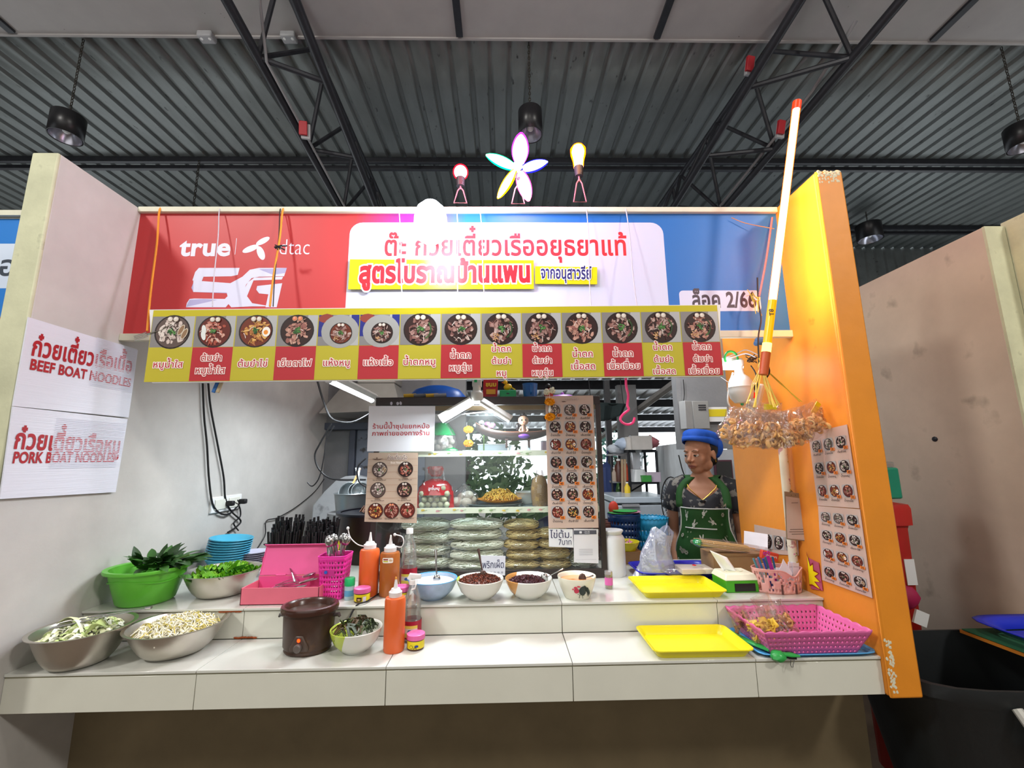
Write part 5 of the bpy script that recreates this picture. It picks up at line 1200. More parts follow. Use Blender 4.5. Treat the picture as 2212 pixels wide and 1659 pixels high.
tt,Q=sheet('payment_card','white payment card with a grey header below the tall menu',[(1240,1215),(1293,1217),(1292,1143),(1239,1142)],'card','#d8d8dc',.002)
w=Q[1][0]; h=Q[2][1]; p=Print(); p.rect(.004,h-.022,w-.004,h-.004,'#50535c'); p.text('Thai QR',w*.58,h-.012,.007,'#d8d8dc',.01); p.text('Payment',w*.58,h-.0185,.007,'#d8d8dc',.01); p.rrect(w*.26,h-.018,w*.36,h-.008,.002,'#d8d8dc')
for k in range(4): p.rect(w*.22,h*.14+k*.008+.012,w*.78,h*.14+k*.008+.0132,'#8a8c94')
p.rect(w*.08,h*.08,w*.92,h*.085,'#9a9ca4'); p.build('print',tt,loc=(0,-.001,0),rot=FRONT)
tt,Q=sheet('chilli_note','handwritten white note with a row of hearts standing behind the chilli bowl',[(1040,1243),(1091,1243),(1092,1201),(1039,1200)],'note','#dde0ea',.002,CY0-.05)
w=Q[1][0]; h=Q[2][1]; p=Print(); p.text('พริกเผ็ด',w*.5,h*.38,.042,'#26284e',0,width=w*.94)
for k in range(6):
    x=w*(.1+.155*k); y=h*.14; p.line([(x,y-.004),(x-.004,y+.001),(x-.002,y+.003),(x,y+.001),(x+.002,y+.003),(x+.004,y+.001),(x,y-.004)],.0011,'#26284e')
p.build('print',tt,loc=(0,-.001,0),rot=FRONT)
# ---- noodles stacked on the cabinet floor
def packet(mb,c,d,rg,noodle,n=90,rz=0):
    pass
def noodlebag(label,c,L,H,D,cols,seed,grp,rz=0,n=110):
    t=thing('noodle_bag',label,'noodle bag',c,rz=rz,group=grp); rg=rnd(seed); mb=MB()
    mb.ball((0,0,H/2),1,18,sc_=(L/2*.93,D/2*.9,H/2*.93),m=0)
    for i in range(n):
        u=rg.uniform(-.92,.92); a=rg.uniform(-PI*.95,.05*PI); 
        pts=[]; 
        for k in range(4):
            uu=max(-.97,min(.97,u+(k-1.5)*.16)); aa=a+.18*math.sin(k*1.7+i)+.08*k; q=math.sqrt(1-uu*uu)**.6
            pts.append((uu*L/2*.95,math.cos(aa)*0+math.sin(aa)*D/2*.95*q,H/2+math.cos(aa)*H/2*.97*q))
        mb.tube(pts,.0017 if 'rice' in label or True else .002,4,m=1+i%2)
    part(t,'noodles',mb,[mat(a,b,.5,noise=.05) for a,b in cols],kind='stuff',smooth=60)
    sh=MB(); sh.ball((0,0,H/2),1,22,sc_=(L/2,D/2,H/2),jit=.05,rg=rg)
    for s in(-1,1): sh.add([(s*L*.46,-.01,H*.7),(s*L*.46,-.01,H*.2),(s*L*.62,-.012,H*.12),(s*L*.60,.004,H*.8)],[(0,1,2,3)])
    part(t,'plastic_wrap',sh,film('noodle_film','#f2f4ec',.10,.15,.05,.6,40)); return t
wc=[('rice_noodle_core','#d6d4ba'),('rice_noodle','#eceada'),('rice_noodle_b','#e0deca')]
ycol=[('egg_noodle_core','#c4a468'),('egg_noodle','#dcc288'),('egg_noodle_b','#d0b274')]
zf=CZ0+.019
k=0; whites=[(-.11,.0,'lowest'),(-.11,1,'second from the bottom'),(-.10,2,'third from the bottom'),(-.12,3,'second from the top'),(-.105,4,'topmost')]
for i,(x,lv,w_) in enumerate(whites):
    noodlebag('white rice noodle bag, '+w_+' of the middle pile in the cabinet',(x-.03+.008*(i%2),CY0+.115,zf+i*.0465),.275,.054,.17,wc,200+i,'white noodle bags in the cabinet',n=120)
for i in range(4): noodlebag('white rice noodle bag, '+['lowest','second from the bottom','second from the top','topmost'][i]+' of the pile behind the vinegar bottle',(-.365-.02*(i%2),CY0+.16,zf+i*.058),.26,.066,.17,wc,220+i,'white noodle bags in the cabinet',n=90)
for i in range(5): noodlebag('yellow egg noodle bag, '+['lowest','second from the bottom','middle one','second from the top','topmost'][i]+' of the pile right of the white noodles',(.083+.012*(i%2),CY0+.12,zf+i*.0455),.185,.05,.15,ycol,240+i,'yellow noodle bags in the cabinet',n=90)
for i in range(4): noodlebag('yellow egg noodle bag, '+['lowest','second from the bottom','second from the top','topmost'][i]+' of the rightmost pile in the cabinet',(.245-.008*(i%2),CY0+.12,zf+i*.047),.17,.05,.15,ycol,260+i,'yellow noodle bags in the cabinet',n=80)
noodlebag('loose bag of clear noodles at the right end of the cabinet floor',(.385,CY0+.12,zf),.15,.085,.16,wc,280,None,n=60)
t=thing('purple_bag','dark blue bag behind the noodle piles in the cabinet','bag',(.25,CY0+.30,zf)); part(t,'body',MB().ball((0,0,.11),.11,16,sc_=(1.3,.7,1),jit=.12,rg=rnd(4)),mat('navy_plastic','#2c2f5e',.4))
t=thing('maroon_box','dark maroon box behind the right end noodle pile','box',(.40,CY0+.33,zf)); part(t,'body',MB().box((0,0,.09),(.12,.12,.18)),mat('maroon_card','#4a2230',.6),bevel=.004); part(t,'flap',MB().box((0,-.03,.182),(.12,.05,.003),rot=(.3,0,0)),mat('maroon_card'))
# ---- middle shelf
z2=CZ0+SH2+.004
t=thing('meatball_bag','red printed plastic bag full of pale meatballs on the middle shelf','bag',(-.255,CY0+.13,z2)); t.location=at(940,1096,Y=CY0+.12); t.location.z=z2
rg=rnd(50); n=0
for lv in range(4):
    for i in range(5):
        for j in range(2):
            if lv==3 and i in(0,4): continue
            x=-.060+.030*i+(.012 if lv%2 else 0)*(1 if i<4 else -1); b=MB().ball((x,-.03+.03*j,.016+lv*.026),.0155,12,sc_=(1,1,.95)); part(t,'meatball',b,mat('meatball','#b9b89a',.5,noise=.06))
part(t,'bag',MB().lathe([(.070,0),(.085,.01),(.086,.06),(.078,.10),(.055,.125),(.018,.140),(.012,.150),(.03,.165),(.038,.185),(.034,.20)],28,sy=.6,wob=lambda a,z:.06*math.sin(a*7+z*60)),film('bag_film','#f4ecec',.07,.12,.04,.5,30))
part(t,'red_print',MB().lathe([(.087,.062),(.080,.10),(.057,.125),(.020,.139)],28,sy=.6,wob=lambda a,z:.06*math.sin(a*7+z*60)),film('red_film','#c8202a',.14,.1,.88))
part(t,'red_side',MB().plate([(.070,-.02,0),(.095,-.02,0),(.090,-.02,.08),(.078,-.02,.08)],(0,.03,0)),film('red_film'))
part(t,'red_side',MB().plate([(-.093,-.02,0),(-.074,-.02,0),(-.080,-.02,.07),(-.088,-.02,.07)],(0,.03,0)),film('red_film'))
part(t,'tied_top',MB().lathe([(.022,.150),(.034,.168),(.040,.19),(.030,.20)],18,sy=.5,wob=lambda a,z:.2*math.sin(a*5+z*90)),film('red_film'))
p=Print(); p.text('ลูกชิ้นหมู',0,0,.020,'#ece0e0',.02,width=.055); p.build('lettering',t,loc=(0,-.0525,.088),rot=(PI/2-.25,0,0))
# boiled eggs in a bag
e0=at(1003,1085,Y=CY0+.15)
t=thing('egg_bag','clear bag of boiled eggs beside the red meatball bag','bag',(e0.x,CY0+.15,z2))
for i,(x,y,z) in enumerate(((-.035,-.01,.026),(.012,-.02,.022),(-.01,.02,.045),(.035,.02,.03),(.02,.0,.055))): part(t,'egg',MB().ball((x,y,z),.022,14,sc_=(1.25,1,1)),mat('egg_white','#dcd8c4',.3,noise=.03))
part(t,'bag',MB().lathe([(.06,0),(.072,.02),(.065,.06),(.03,.09),(.008,.11)],20,wob=lambda a,z:.1*math.sin(a*6+z*50)),film('bag_film'))
# plate of noodles
q=at(1079,1083,Y=CY0+.17); t=thing('orange_plate','orange plate under a heap of yellow noodles on the middle shelf','plate',(q.x,CY0+.17,z2+.018))
part(t,'plate',MB().lathe([(0,0),(.07,0),(.112,.014),(.114,.017),(.07,.005),(0,.004)],40),mat('orange_melamine','#dc8a20',.3))
shreds('yellow_noodles','heap of fresh yellow noodles on the orange plate','noodles',(q.x,CY0+.17,z2+.018),.075,.012,200,.0022,.05,[('fresh_noodle','#d0a640'),('fresh_noodle_b','#c09434')],61,.03,.9,False)
t=thing('steel_tray','grey metal tray under the orange plate','tray',(q.x-.03,CY0+.17,z2)); part(t,'body',MB().lathe([(0,0),(.12,0),(.145,.012),(.147,.014),(.12,.003),(0,.003)],40,sx=1,sy=.9),mat('aluminium')); part(t,'rim',MB().lathe([(.144,.012),(.149,.015),(.144,.016)],40,sx=1,sy=.9),mat('aluminium'))
q=at(1140,1070,Y=CY0+.25); t=thing('white_bowl','plain white bowl on the middle shelf left of the tall menu','bowl',(q.x,CY0+.25,z2)); part(t,'body',MB().lathe(bowlprof(.07,.06,.035,.004),32),mat('white_glaze')); part(t,'foot',MB().lathe([(.03,-.001),(.036,0),(.034,.006)],24),mat('white_glaze'))
q=at(1166,1060,Y=CY0+.10); t=thing('crumb_bag','bulging clear bag of light brown crumbs beside the tall menu','bag',(q.x,CY0+.10,z2))
part(t,'crumbs',MB().lathe([(0,.002),(.036,.004),(.043,.04),(.042,.09),(.034,.13),(.015,.15),(0,.152)],24,wob=lambda a,z:.05*math.sin(a*3+z*40)),mat('brown_crumb','#a5824e',.9,noise=.25,scale=220,bump=.6,bscale=250))
part(t,'bag',MB().lathe([(.038,.0),(.046,.04),(.045,.09),(.038,.13),(.02,.155),(.016,.175)],24,wob=lambda a,z:.08*math.sin(a*5+z*50)),film('bag_film'))
# ---- top shelf
z1=CZ0+SH1+.004
q=at(955,970,Y=CY0+.14); t=thing('green_meatball_bag','green printed bag of grey meatballs on the top shelf','bag',(q.x-.005,CY0+.14,z1+.012))
for lv in range(3):
    for i in range(4): part(t,'meatball',MB().ball((-.045+.03*i+.01*(lv%2),-.02,.018+lv*.028),.0165,12),mat('grey_meatball','#8e8a80',.5,noise=.08))
part(t,'bag',MB().lathe([(.065,0),(.078,.03),(.074,.08),(.05,.11),(.02,.125),(.03,.14)],24,sy=.7,wob=lambda a,z:.08*math.sin(a*6+z*60)),film('bag_film'))
part(t,'green_print',MB().lathe([(.078,.078),(.054,.111),(.022,.126),(.032,.142)],24,sy=.7,wob=lambda a,z:.08*math.sin(a*6+z*60)),film('green_film','#22a05c',.14,.1,.7))
part(t,'green_corner',MB().ball((.045,-.02,.0),.035,14,sc_=(1.2,.6,.55),jit=.1,rg=rnd(6)),film('green_film')); 
def garland(name,label,top,beads):
    t=thing(name,label,'flower garland',top)
    for kind,dz,r in beads:
        if kind=='m':
            rg=rnd(int(dz*-1000)+3); mb=MB(); 
            for i in range(170):
                v=Vector((rg.gauss(0,1),rg.gauss(0,1),rg.gauss(0,1))).normalized(); u=v.orthogonal().normalized(); w_=v.cross(u); p0=Vector((v.x*r,v.y*r*.8,v.z*r*.72+dz)); s=r*.16
                mb.add([p0-v*s*.6,p0+u*s,p0+v*s*1.2,p0-u*s],[(0,1,2,3)],i%2); mb.add([p0-v*s*.6,p0+w_*s,p0+v*s*1.2,p0-w_*s],[(0,1,2,3)],i%2)
            mb.ball((0,0,dz),r*.96,14,0,(1,.8,.72)); part(t,'marigold',mb,[mat('marigold','#e59a08',.6,noise=.1,scale=60),mat('marigold_light','#f0b414',.6,noise=.1)],smooth=0)
        elif kind=='w':
            rg=rnd(int(dz*-900)+5)
            for s in(-1,1):
                mb=MB()
                for i in range(40): v=Vector((rg.gauss(0,1),rg.gauss(0,1),rg.gauss(0,1))).normalized(); mb.ball(Vector((s*r*.75,0,dz+s*.004))+v*r*.62,r*.28,6)
                part(t,'white_flower',mb,mat('cream_flower','#d9d6c0',.6),kind='stuff')
        else:
            mb=MB(); mb.lathe([(.002,dz+r),(.005,dz+r*.3),(.007,dz-r*.6),(0,dz-r)][::-1],12); part(t,'jasmine_tassel',mb,mat('jasmine','#dfe4dc',.5))
    part(t,'string',MB().tube([(0,0,.0),(0,0,min(b[1] for b in beads))],.0012,5),m_white)
    return t
q=at(1012,928,Y=CY0+.06); garland('marigold_garland','marigold garland inside the cabinet on the top shelf',q,[('m',0,.022),('j',-.036,.02),('m',-.068,.022)])
q=at(1187,845,Y=CY0-.03); garland('marigold_garland','marigold garland with cream flowers hanging over the tall menu',q,[('w',0,.019),('m',-.052,.0225),('j',-.088,.018),('m',-.125,.023)])
t=thing('offering_dish','small dish under the marigold garland in the cabinet','dish',at(1012,974,Y=CY0+.07)); t.location.z=z1; part(t,'body',MB().lathe([(0,0),(.012,0),(.030,.012),(.031,.014),(.010,.003),(0,.003)],24),m_white); part(t,'foot',MB().lathe([(.011,-.0),(.012,.003)],16),m_white)
# model boat with doll
q=at(1117,938,Y=CY0+.14); t=thing('model_boat','dark wooden model boat on a stand on the top shelf','model boat',q)
m_bt=mat('dark_boat_wood','#2e1c18',.4,noise=.15); V=[];K=16; bl,br_=at(1028,915,Y=CY0+.14)-q,at(1203,912,Y=CY0+.14)-q
for k in range(K+1):
    u=k/K; x=bl.x+(br_.x-bl.x)*u; wv=.042*math.sin(PI*min(1,max(0,u*.92+.04)))**.6; zr=.008+.045*(abs(u-.55)*1.9)**3.0; zb=-.032+.055*(abs(u-.5)*2)**2.5
    V+=[(x,-wv,zr),(x,-wv*.6,(zr+zb)/2-.006),(x,0,zb),(x,wv*.6,(zr+zb)/2-.006),(x,wv,zr)]
part(t,'hull',MB().add(V,[(k*5+i,k*5+i+1,(k+1)*5+i+1,(k+1)*5+i) for k in range(K) for i in range(4)]),m_bt,solid=.003)
part(t,'deck',MB().add([V[i] if i%5 else V[i] for i in range(len(V))],[(k*5,k*5+4,(k+1)*5+4,(k+1)*5) for k in range(2,K-2)]),m_bt)
part(t,'gunwale',MB().tube([Vector(V[k*5])+Vector((0,0,.001)) for k in range(K+1)],.002,5),mat('brown_trim','#7a4a38',.5))
for x in(-.055,.060): part(t,'stand_leg',MB().box((x,0,-.048),(.010,.05,.042)).box((x,0,-.028),(.018,.06,.008)),m_bt,bevel=.001)
d=thing('doll','small doll with a dark hair bun and purple skirt sitting in the model boat','doll',at(1131,930,Y=CY0+.13)); 
part(d,'head',MB().ball((0,0,.052),.027,20,sc_=(1,.92,1)),mat('doll_skin','#d9a98a',.35,noise=.02))
part(d,'hair',MB().ball((.0,.008,.060),.0275,18,sc_=(1.02,.95,.95)).ball((0,.004,.083),.012,12).ball((-.018,.004,.035),.010,10,sc_=(.7,1,2)).ball((-.030,.01,.018),.012,10,sc_=(.8,.9,2.0)),mat('doll_hair','#1c1416',.35))
part(d,'body',MB().lathe([(.022,-.030),(.016,-.01),(.013,.008),(.012,.020),(.009,.027)],16),mat('doll_shirt','#6a4a3a',.5)); part(d,'skirt',MB().ball((.0,-.006,-.028),.027,16,sc_=(1.3,1.1,.5)),mat('purple_cloth','#6a3a9a',.5))
for s in(-1,1): part(d,'arm',MB().tube([(s*.012,0,.018),(s*.022,-.008,.0),(s*.012,-.018,-.010)],[.005,.0045,.004],8),mat('doll_skin')); part(d,'eye',MB().ball((s*.010,-.0245,.052),.0042,10,sc_=(1,.4,1.25)),mat('doll_eye','#2a1a1a',.2))
part(d,'lips',MB().ball((0,-.0262,.040),.003,8,sc_=(1.2,.4,.6)),mat('doll_lips','#a83a3a',.4))
t=thing('white_flower_offering','white and pink flowers behind the folding lamp in the cabinet','flowers',at(1045,920,Y=CY0+.24)); rg=rnd(8)
for i in range(9): part(t,'blossom',MB().ball((rg.uniform(-.05,.05),rg.uniform(-.02,.02),rg.uniform(-.02,.03)),.016,8,sc_=(1,1,.7),jit=.3,rg=rg),mat('pink_blossom','#d87ab0',.6) if i%2 else mat('white_blossom','#e6e4e0',.6))
part(t,'stem',MB().tube([(0,0,0),(0,0,z1-t.location.z)],.004,6),mat('basil_stem'))
for nm,lb,px,c,s in(('storage_box','pale plastic box at the back of the top shelf',1065,'#b8c4cc',(.16,.10,.045)),('storage_box','pale pink box at the right end of the top shelf',1190,'#b49aac',(.10,.10,.06)),('white_tub','small white tub under the model boat',1105,'#ccd0d0',(.03,.03,.035)),('white_tub','clear square tub under the model boat',1135,'#a8b4ba',(.05,.04,.03))):
    q=at(px,975,Y=CY0+(.30 if nm[0]=='s' else .16)); t=thing(nm,lb,'box',(q.x,q.y,z1)); part(t,'body',MB().box((0,0,s[2]/2),s),mat('box_'+c.strip('#'),c,.4),bevel=.003); part(t,'lid',MB().box((0,0,s[2]+.002),(s[0]*1.04,s[1]*1.04,.005)),m_white,bevel=.001)
t=thing('marker_pen','white marker with blue cap lying at the right of the model boat','pen',at(1180,926,Y=CY0+.10),rot=(0,-.1,0)); part(t,'barrel',MB().tube([(-.02,0,0),(.015,0,0)],.005,10),m_white); part(t,'cap',MB().tube([(.015,0,0),(.032,0,0)],.0055,10),mat('blue_cap','#2a4ac8',.4))
# things standing on top of the cabinet
ZC=CZ1+.0005
q=at(945,850,Y=CY0+.20); t=thing('blue_basin','upturned dark blue plastic lid on top of the cabinet','basin',(q.x,CY0+.2,ZC))
part(t,'body',MB().lathe([(.155,0),(.150,.03),(.12,.065),(.06,.085),(0,.09)],36,sy=.8),mat('royal_blue_plastic','#1658b4',.35)); part(t,'rim',MB().lathe([(.154,0),(.165,.004),(.154,.008)],36,sy=.8),mat('royal_blue_plastic'))
q=at(925,856,Y=CY0+.05); t=thing('tool_tangle','yellow and grey odds and ends in front of the blue lid','tools',(q.x,CY0+.04,ZC+.012))
for k,(x,c) in enumerate(((-.09,'#c8a030'),(-.04,'#6a6c70'),(.02,'#c8a030'),(.06,'#8a8c90'))): part(t,'item',MB().tube([(x-.03,0,0),(x+.03,.01,.004)],.010,8),mat('item_'+c.strip('#'),c,.5))
q=at(1061,845,Y=CY0+.06); t=thing('red_package','red shiny package with yellow writing on top of the cabinet','package',(q.x-.0,CY0+.06,ZC))
part(t,'pack',MB().plate([(-.045,0,0),(.03,0,0),(.035,.01,.10),(-.038,.01,.12)],(0,.02,0)),mat('red_foil','#b81c24',.25),bevel=.004); p=Print(); p.text('ขนม',0,.06,.03,'#e6c83a',.04); p.rect(-.025,.02,.022,.045,'#e8a838'); p.build('print',t,loc=(0,-.003,0),rot=FRONT)
q=at(1097,850,Y=CY0+.05); t=thing('green_box','small green plastic box carrying a toy bird on top of the cabinet','box',(q.x,CY0+.05,ZC))
part(t,'body',MB().box((0,0,.018),(.082,.05,.036)),mat('green_toy','#149a58',.35),bevel=.003); part(t,'slot',MB().box((0,-.026,.018),(.014,.002,.006)),m_steel)
d=thing('toy_bird','yellow plastic toy bird standing on the green box','toy bird',(q.x,CY0+.05,ZC+.037)); m_y=mat('toy_yellow','#e6b414',.35)
part(d,'body',MB().ball((0,0,.018),.018,14,sc_=(1.2,.8,.9),rot=(0,-.3,0)),m_y); part(d,'head',MB().ball((-.012,0,.042),.0115,12),m_y); part(d,'beak',MB().lathe([(0,0),(.005,.0),(0,.011)],10,c=(-.022,0,.041),rot=(0,-PI/2,0)),mat('toy_beak','#d8641c',.4)); part(d,'tail',MB().plate([(.012,-.006,.016),(.040,-.003,.000),(.040,.003,.000),(.012,.006,.016)],(0,0,.006)),m_y)
q=at(1145,850,Y=CY0+.05); t=thing('blue_mug','blue plastic mug on top of the cabinet','mug',(q.x,CY0+.05,ZC))
part(t,'cup',MB().lathe([(0,0),(.033,0),(.038,.068),(.040,.070),(.036,.068),(.031,.004),(0,.004)],28),mat('mug_blue','#1c5a9a',.35)); part(t,'handle',MB().tube([(.002,-.036,.055),(.002,-.055,.052),(.002,-.056,.022),(.002,-.034,.016)],.005,8),mat('mug_blue'))
q=at(1185,838,Y=CY0+.09); t=thing('red_figurine','small red and black figurine behind the cream flowers','figurine',(q.x,CY0+.10,ZC)); part(t,'body',MB().lathe([(0,0),(.022,.0),(.025,.03),(.012,.05),(0,.055)],16),mat('figure_red','#a82428',.4)); part(t,'head',MB().ball((0,0,.065),.014,12),mat('figure_black','#1a1414',.4)); part(t,'green_base',MB().ball((.02,-.01,.035),.012,10),mat('green_toy'))
q=at(1215,852,Y=CY0+.2); t=thing('purple_bowl','purple plastic lid with a knob on top of the cabinet behind the tall menu','bowl',(q.x,CY0+.2,ZC)); part(t,'body',MB().lathe([(0,.0),(.06,0),(.062,.02),(.05,.03),(0,.035)],24),mat('purple_plastic','#a060b8',.4)); part(t,'knob',MB().ball((0,0,.04),.01,8),mat('purple_plastic'))  # a lid with a knob on top; only its category says bowl
# folding fan-blade lamp
hb=at(1030,858,Y=CY0-.05); t=thing('folding_lamp','three winged folding LED lamp glowing in front of the cabinet','lamp',hb)
part(t,'hub',MB().lathe([(.022,-.02),(.030,-.005),(.030,.02),(.020,.03),(.018,.055),(0,.056)],20),mat('lamp_white','#c9c8c0',.4)); part(t,'socket_box',MB().box((0,.01,.075),(.045,.04,.05)),mat('lamp_white'),bevel=.004); 
part(t,'green_sticker',MB().box((-.005,-.012,.078),(.014,.002,.016)),mat('green_cap'))
m_led=glow('led_panel','#f4faff',9)
for i,(ex,ey,d_) in enumerate(((948,905,-.01),(1106,905,-.01),(1028,868,.0))):
    if i==2: part(t,'wing',MB().box((0,.07,-.018),(.05,.12,.010)),mat('lamp_white'),bevel=.003); part(t,'led_panel',MB().box((0,.07,-.026),(.044,.11,.004)),m_led); continue
    E_=at(ex,ey,Y=CY0-.06)-hb; d=(E_); a=math.atan2(E_.z,E_.x); L=E_.length
    W=MB().box((0,0,.0),(L*.85,.055,.012)); q=part(t,'wing',W,mat('lamp_white'),bevel=.004,loc=E_*.56,rot=(0,-a if i else -a,0)); q.rotation_euler=Euler((0.5,-a,0))
    G=MB().box((0,0,-.012 if i else .012),(L*.82,.048,.004)); g=part(t,'led_panel',G,m_led,loc=E_*.56); g.rotation_euler=Euler((0.5,-a,0))
# fluorescent tube at upper left inside
A=at(708,820,Y=2.30); B=at(806,866,Y=2.9); t=thing('tube_light','white fluorescent tube fitting inside the stall at upper left','tube light',A); D=B-A
part(t,'housing',MB().tube([D*0+Vector((.02,0,.025)),D+Vector((.02,0,.025))],.022,4),mat('lamp_white')); part(t,'tube',MB().tube([D*.02,D*.98],.016,12),glow('tube_white','#f2f8ff',9))
for k in(0,1): part(t,'end_cap',MB().tube([D*(k*.97-.01),D*(k*.97+.03)],.018,12),m_white)
# small lit tube right of the menu board
A=at(1553,792,Y=1.95); B=at(1602,792,Y=1.95); t=thing('small_tube_light','short glowing white tube lamp beside the right end of the menu board','tube light',A)
part(t,'tube',MB().tube([(0,0,0),B-A],.016,14),MATS['tube_white']); part(t,'housing',MB().box(((B-A).x/2,.01,.03),((B-A).x*1.1,.03,.02)),mat('lamp_white'),bevel=.003)
# light from the stall lamps; the cabinet and back room lights have no lamp
area('stall_tube_light',at(760,850,Y=2.6)-Vector((0,0,.05)),(-1.0,2.6,.9),.9,.06,15,(.86,.94,1))
area('folding_lamp_light',hb+Vector((0,-.02,-.06)),(-.10,2.0,.9),.35,.06,10,(.88,.95,1))
point('cabinet_fill_light',(-.05,CY0+.10,1.70),3.0,(.88,.95,1),.05)  # fill added inside the cabinet to brighten its contents
point('small_tube_light_glow',at(1580,800,Y=1.88),.8,(.95,.97,1),.04)
area('back_room_light',(.6,2.55,2.75),(.9,2.8,0),.8,.3,22,(.9,.95,1))  # area light above the back room, no lamp goes with it
# ================= right part of the counter =================
# tissue box
t=thing('tissue_box','green and white tissue box with a black panel and a tissue sticking up','tissue box',(.962,1.905,ZU),rz=.02)
m_tg=mat('green_box_plastic','#3f9a1e',.35); m_cr=mat('cream_plastic','#e4e4cc',.35)
part(t,'body',MB().box((0,0,.024),(.135,.115,.048)),m_tg,bevel=.003); part(t,'panel',MB().box((.01,-.0585,.020),(.085,.003,.030)),mat('black_panel','#141612',.3),bevel=.001)
part(t,'lid',MB().hexa([(-.071,-.061,.046),(.071,-.061,.046),(.071,.061,.046),(-.071,.061,.046),(-.060,-.05,.070),(.060,-.05,.070),(.060,.05,.070),(-.060,.05,.070)]),m_cr,bevel=.004)
part(t,'slot_lip',MB().lathe([(.03,.069),(.034,.072),(.03,.073),(.022,.0715)],24,sx=1.1,sy=.55),m_cr)
part(t,'tissue',MB().grid(lambda u,v:(-.02+(u-.5)*.05*(1+v*.4)-.038*v,-.004+.012*math.sin(u*5+v*2)*(1-v*.3),.068+v*(.085-.03*u)),8,8),mat('tissue_paper','#eef0ee',.8),solid=.0008)
# pink pen basket: oval lattice
t=thing('pen_basket','salmon pink lace patterned plastic basket holding pens and cards','basket',(1.118,1.862,ZU))
m_sp=mat('salmon_lace_plastic','#dca096',.4,noise=.03)
def oval(a,u): r=1+.13*u; return Vector((.088*r*math.cos(a),.050*r*math.sin(a),0))
def topz(a): s=math.sin(a); c=math.cos(a); return .092-(.026*math.exp(-((a-1.62*PI)/.33)**2) if True else 0)
rg=rnd(15); mb=MB(); N=84; K=9
V=[];Fc=[]
for k in range(K+1):
    for i in range(N): a=2*PI*i/N; u=k/K; z=topz(a)*u; V.append(oval(a,u)+Vector((0,0,z)))
for k in range(K):
    for i in range(N):
        if 0<k<K-1 and rg.random()<.38 and not (i%14==0): continue
        Fc.append((k*N+i,k*N+(i+1)%N,(k+1)*N+(i+1)%N,(k+1)*N+i))
part(t,'lace_wall',mb.add(V,Fc),m_sp,solid=.002); part(t,'rim',MB().tube([V[K*N+i] for i in range(N)],.0024,6,closed=True),m_sp)
part(t,'base',MB().lathe([(0,0),(.98,0),(.98,.004),(0,.004)],40,sx=.088,sy=.050),m_sp)
for a in(1.44*PI,1.66*PI): 
    q=oval(a,.1); part(t,'front_slot',MB().box((q.x,q.y-.003,.020),(.006,.004,.036)),mat('slot_dark','#5a3a36',.6))
q=oval(1.55*PI,.5); part(t,'button',MB().ball((q.x,q.y-.003,.045),.0045,10,sc_=(1,.5,1)),mat('slot_dark'))
bx,by=1.118,1.862
pens=[('#b8d8dc','#4a8a9a'),('#d8d0d8','#b07890'),('#c8e0e4','#3a7ab0'),('#2848a0','#2848a0'),('#9ac0c8','#3a6a80'),('#e0e4e8','#4a9ab8'),('#a8c8d0','#205a80')]
for i,(c1,c2) in enumerate(pens):
    n_=thing('pen',['pale blue pen at the far left of the pink lace basket','pinkish pen second from the left in the pink lace basket','light blue pen third from the left in the pink lace basket','dark blue pen with round cap in the pink lace basket','teal pen fifth from the left in the pink lace basket','white and blue pen sixth from the left in the pink lace basket','blue pen nearest the magenta clip in the pink lace basket'][i],'pen',(bx-.055+.009*i,by+.005*(i%3)-.01,ZU+.006),rot=(-.06,-.30+.035*i,0))
    part(n_,'barrel',MB().tube([(0,0,0),(0,0,.105)],.0035,8),mat('pen_'+c1.strip('#'),c1,.35)); part(n_,'cap',MB().tube([(0,0,.085),(0,0,.128-.004*(i%2))],.0042,8),mat('pencap_'+c2.strip('#'),c2,.35))
n_=thing('magenta_clip','magenta plastic clip with two round eyes in the pink lace basket','clip',(bx-.005,by,ZU+.02),rot=(0,-.22,0)); m_mg=mat('magenta_plastic','#b02898',.35)
part(n_,'blade',MB().box((0,0,.06),(.016,.004,.12)),m_mg,bevel=.0015)
for s in(-1,1): part(n_,'ring',MB().tube([(s*.008+.005*math.cos(a),0,.13+.006*math.sin(a)) for a in [2*PI*k/12 for k in range(12)]],.002,6,closed=True),m_mg)
n_=thing('paper_card','folded white paper card standing in the pink lace basket','card',(bx+.025,by-.02,ZU+.03)); part(n_,'sheet',MB().plate([(-.030,0,.052),(.0,0,.0),(.028,0,.040),(-.004,0,.098),(-.016,0,.072)],(0,.0015,0)),mat('card_white','#e4e4ee',.6)); part(n_,'second_fold',MB().plate([(-.038,.004,.05),(.0,.004,.0),(-.010,.004,.062),(-.036,.004,.066)],(0,.0015,0)),mat('card_white'))
for i in range(6): 
    n_=thing('paper_slip','white paper slip standing at the right side of the pink lace basket','paper',(bx+.055+.004*i,by-.012+.010*(i%3),ZU+.01),rot=(0,.05+.02*i,.3),group='paper slips in the pink lace basket'); part(n_,'sheet',MB().box((0,0,.05),(.035,.0008,.10)),mat('card_white')); part(n_,'ink_edge',MB().box((0,-.0006,.085),(.028,.0004,.001)),mat('slot_dark'))
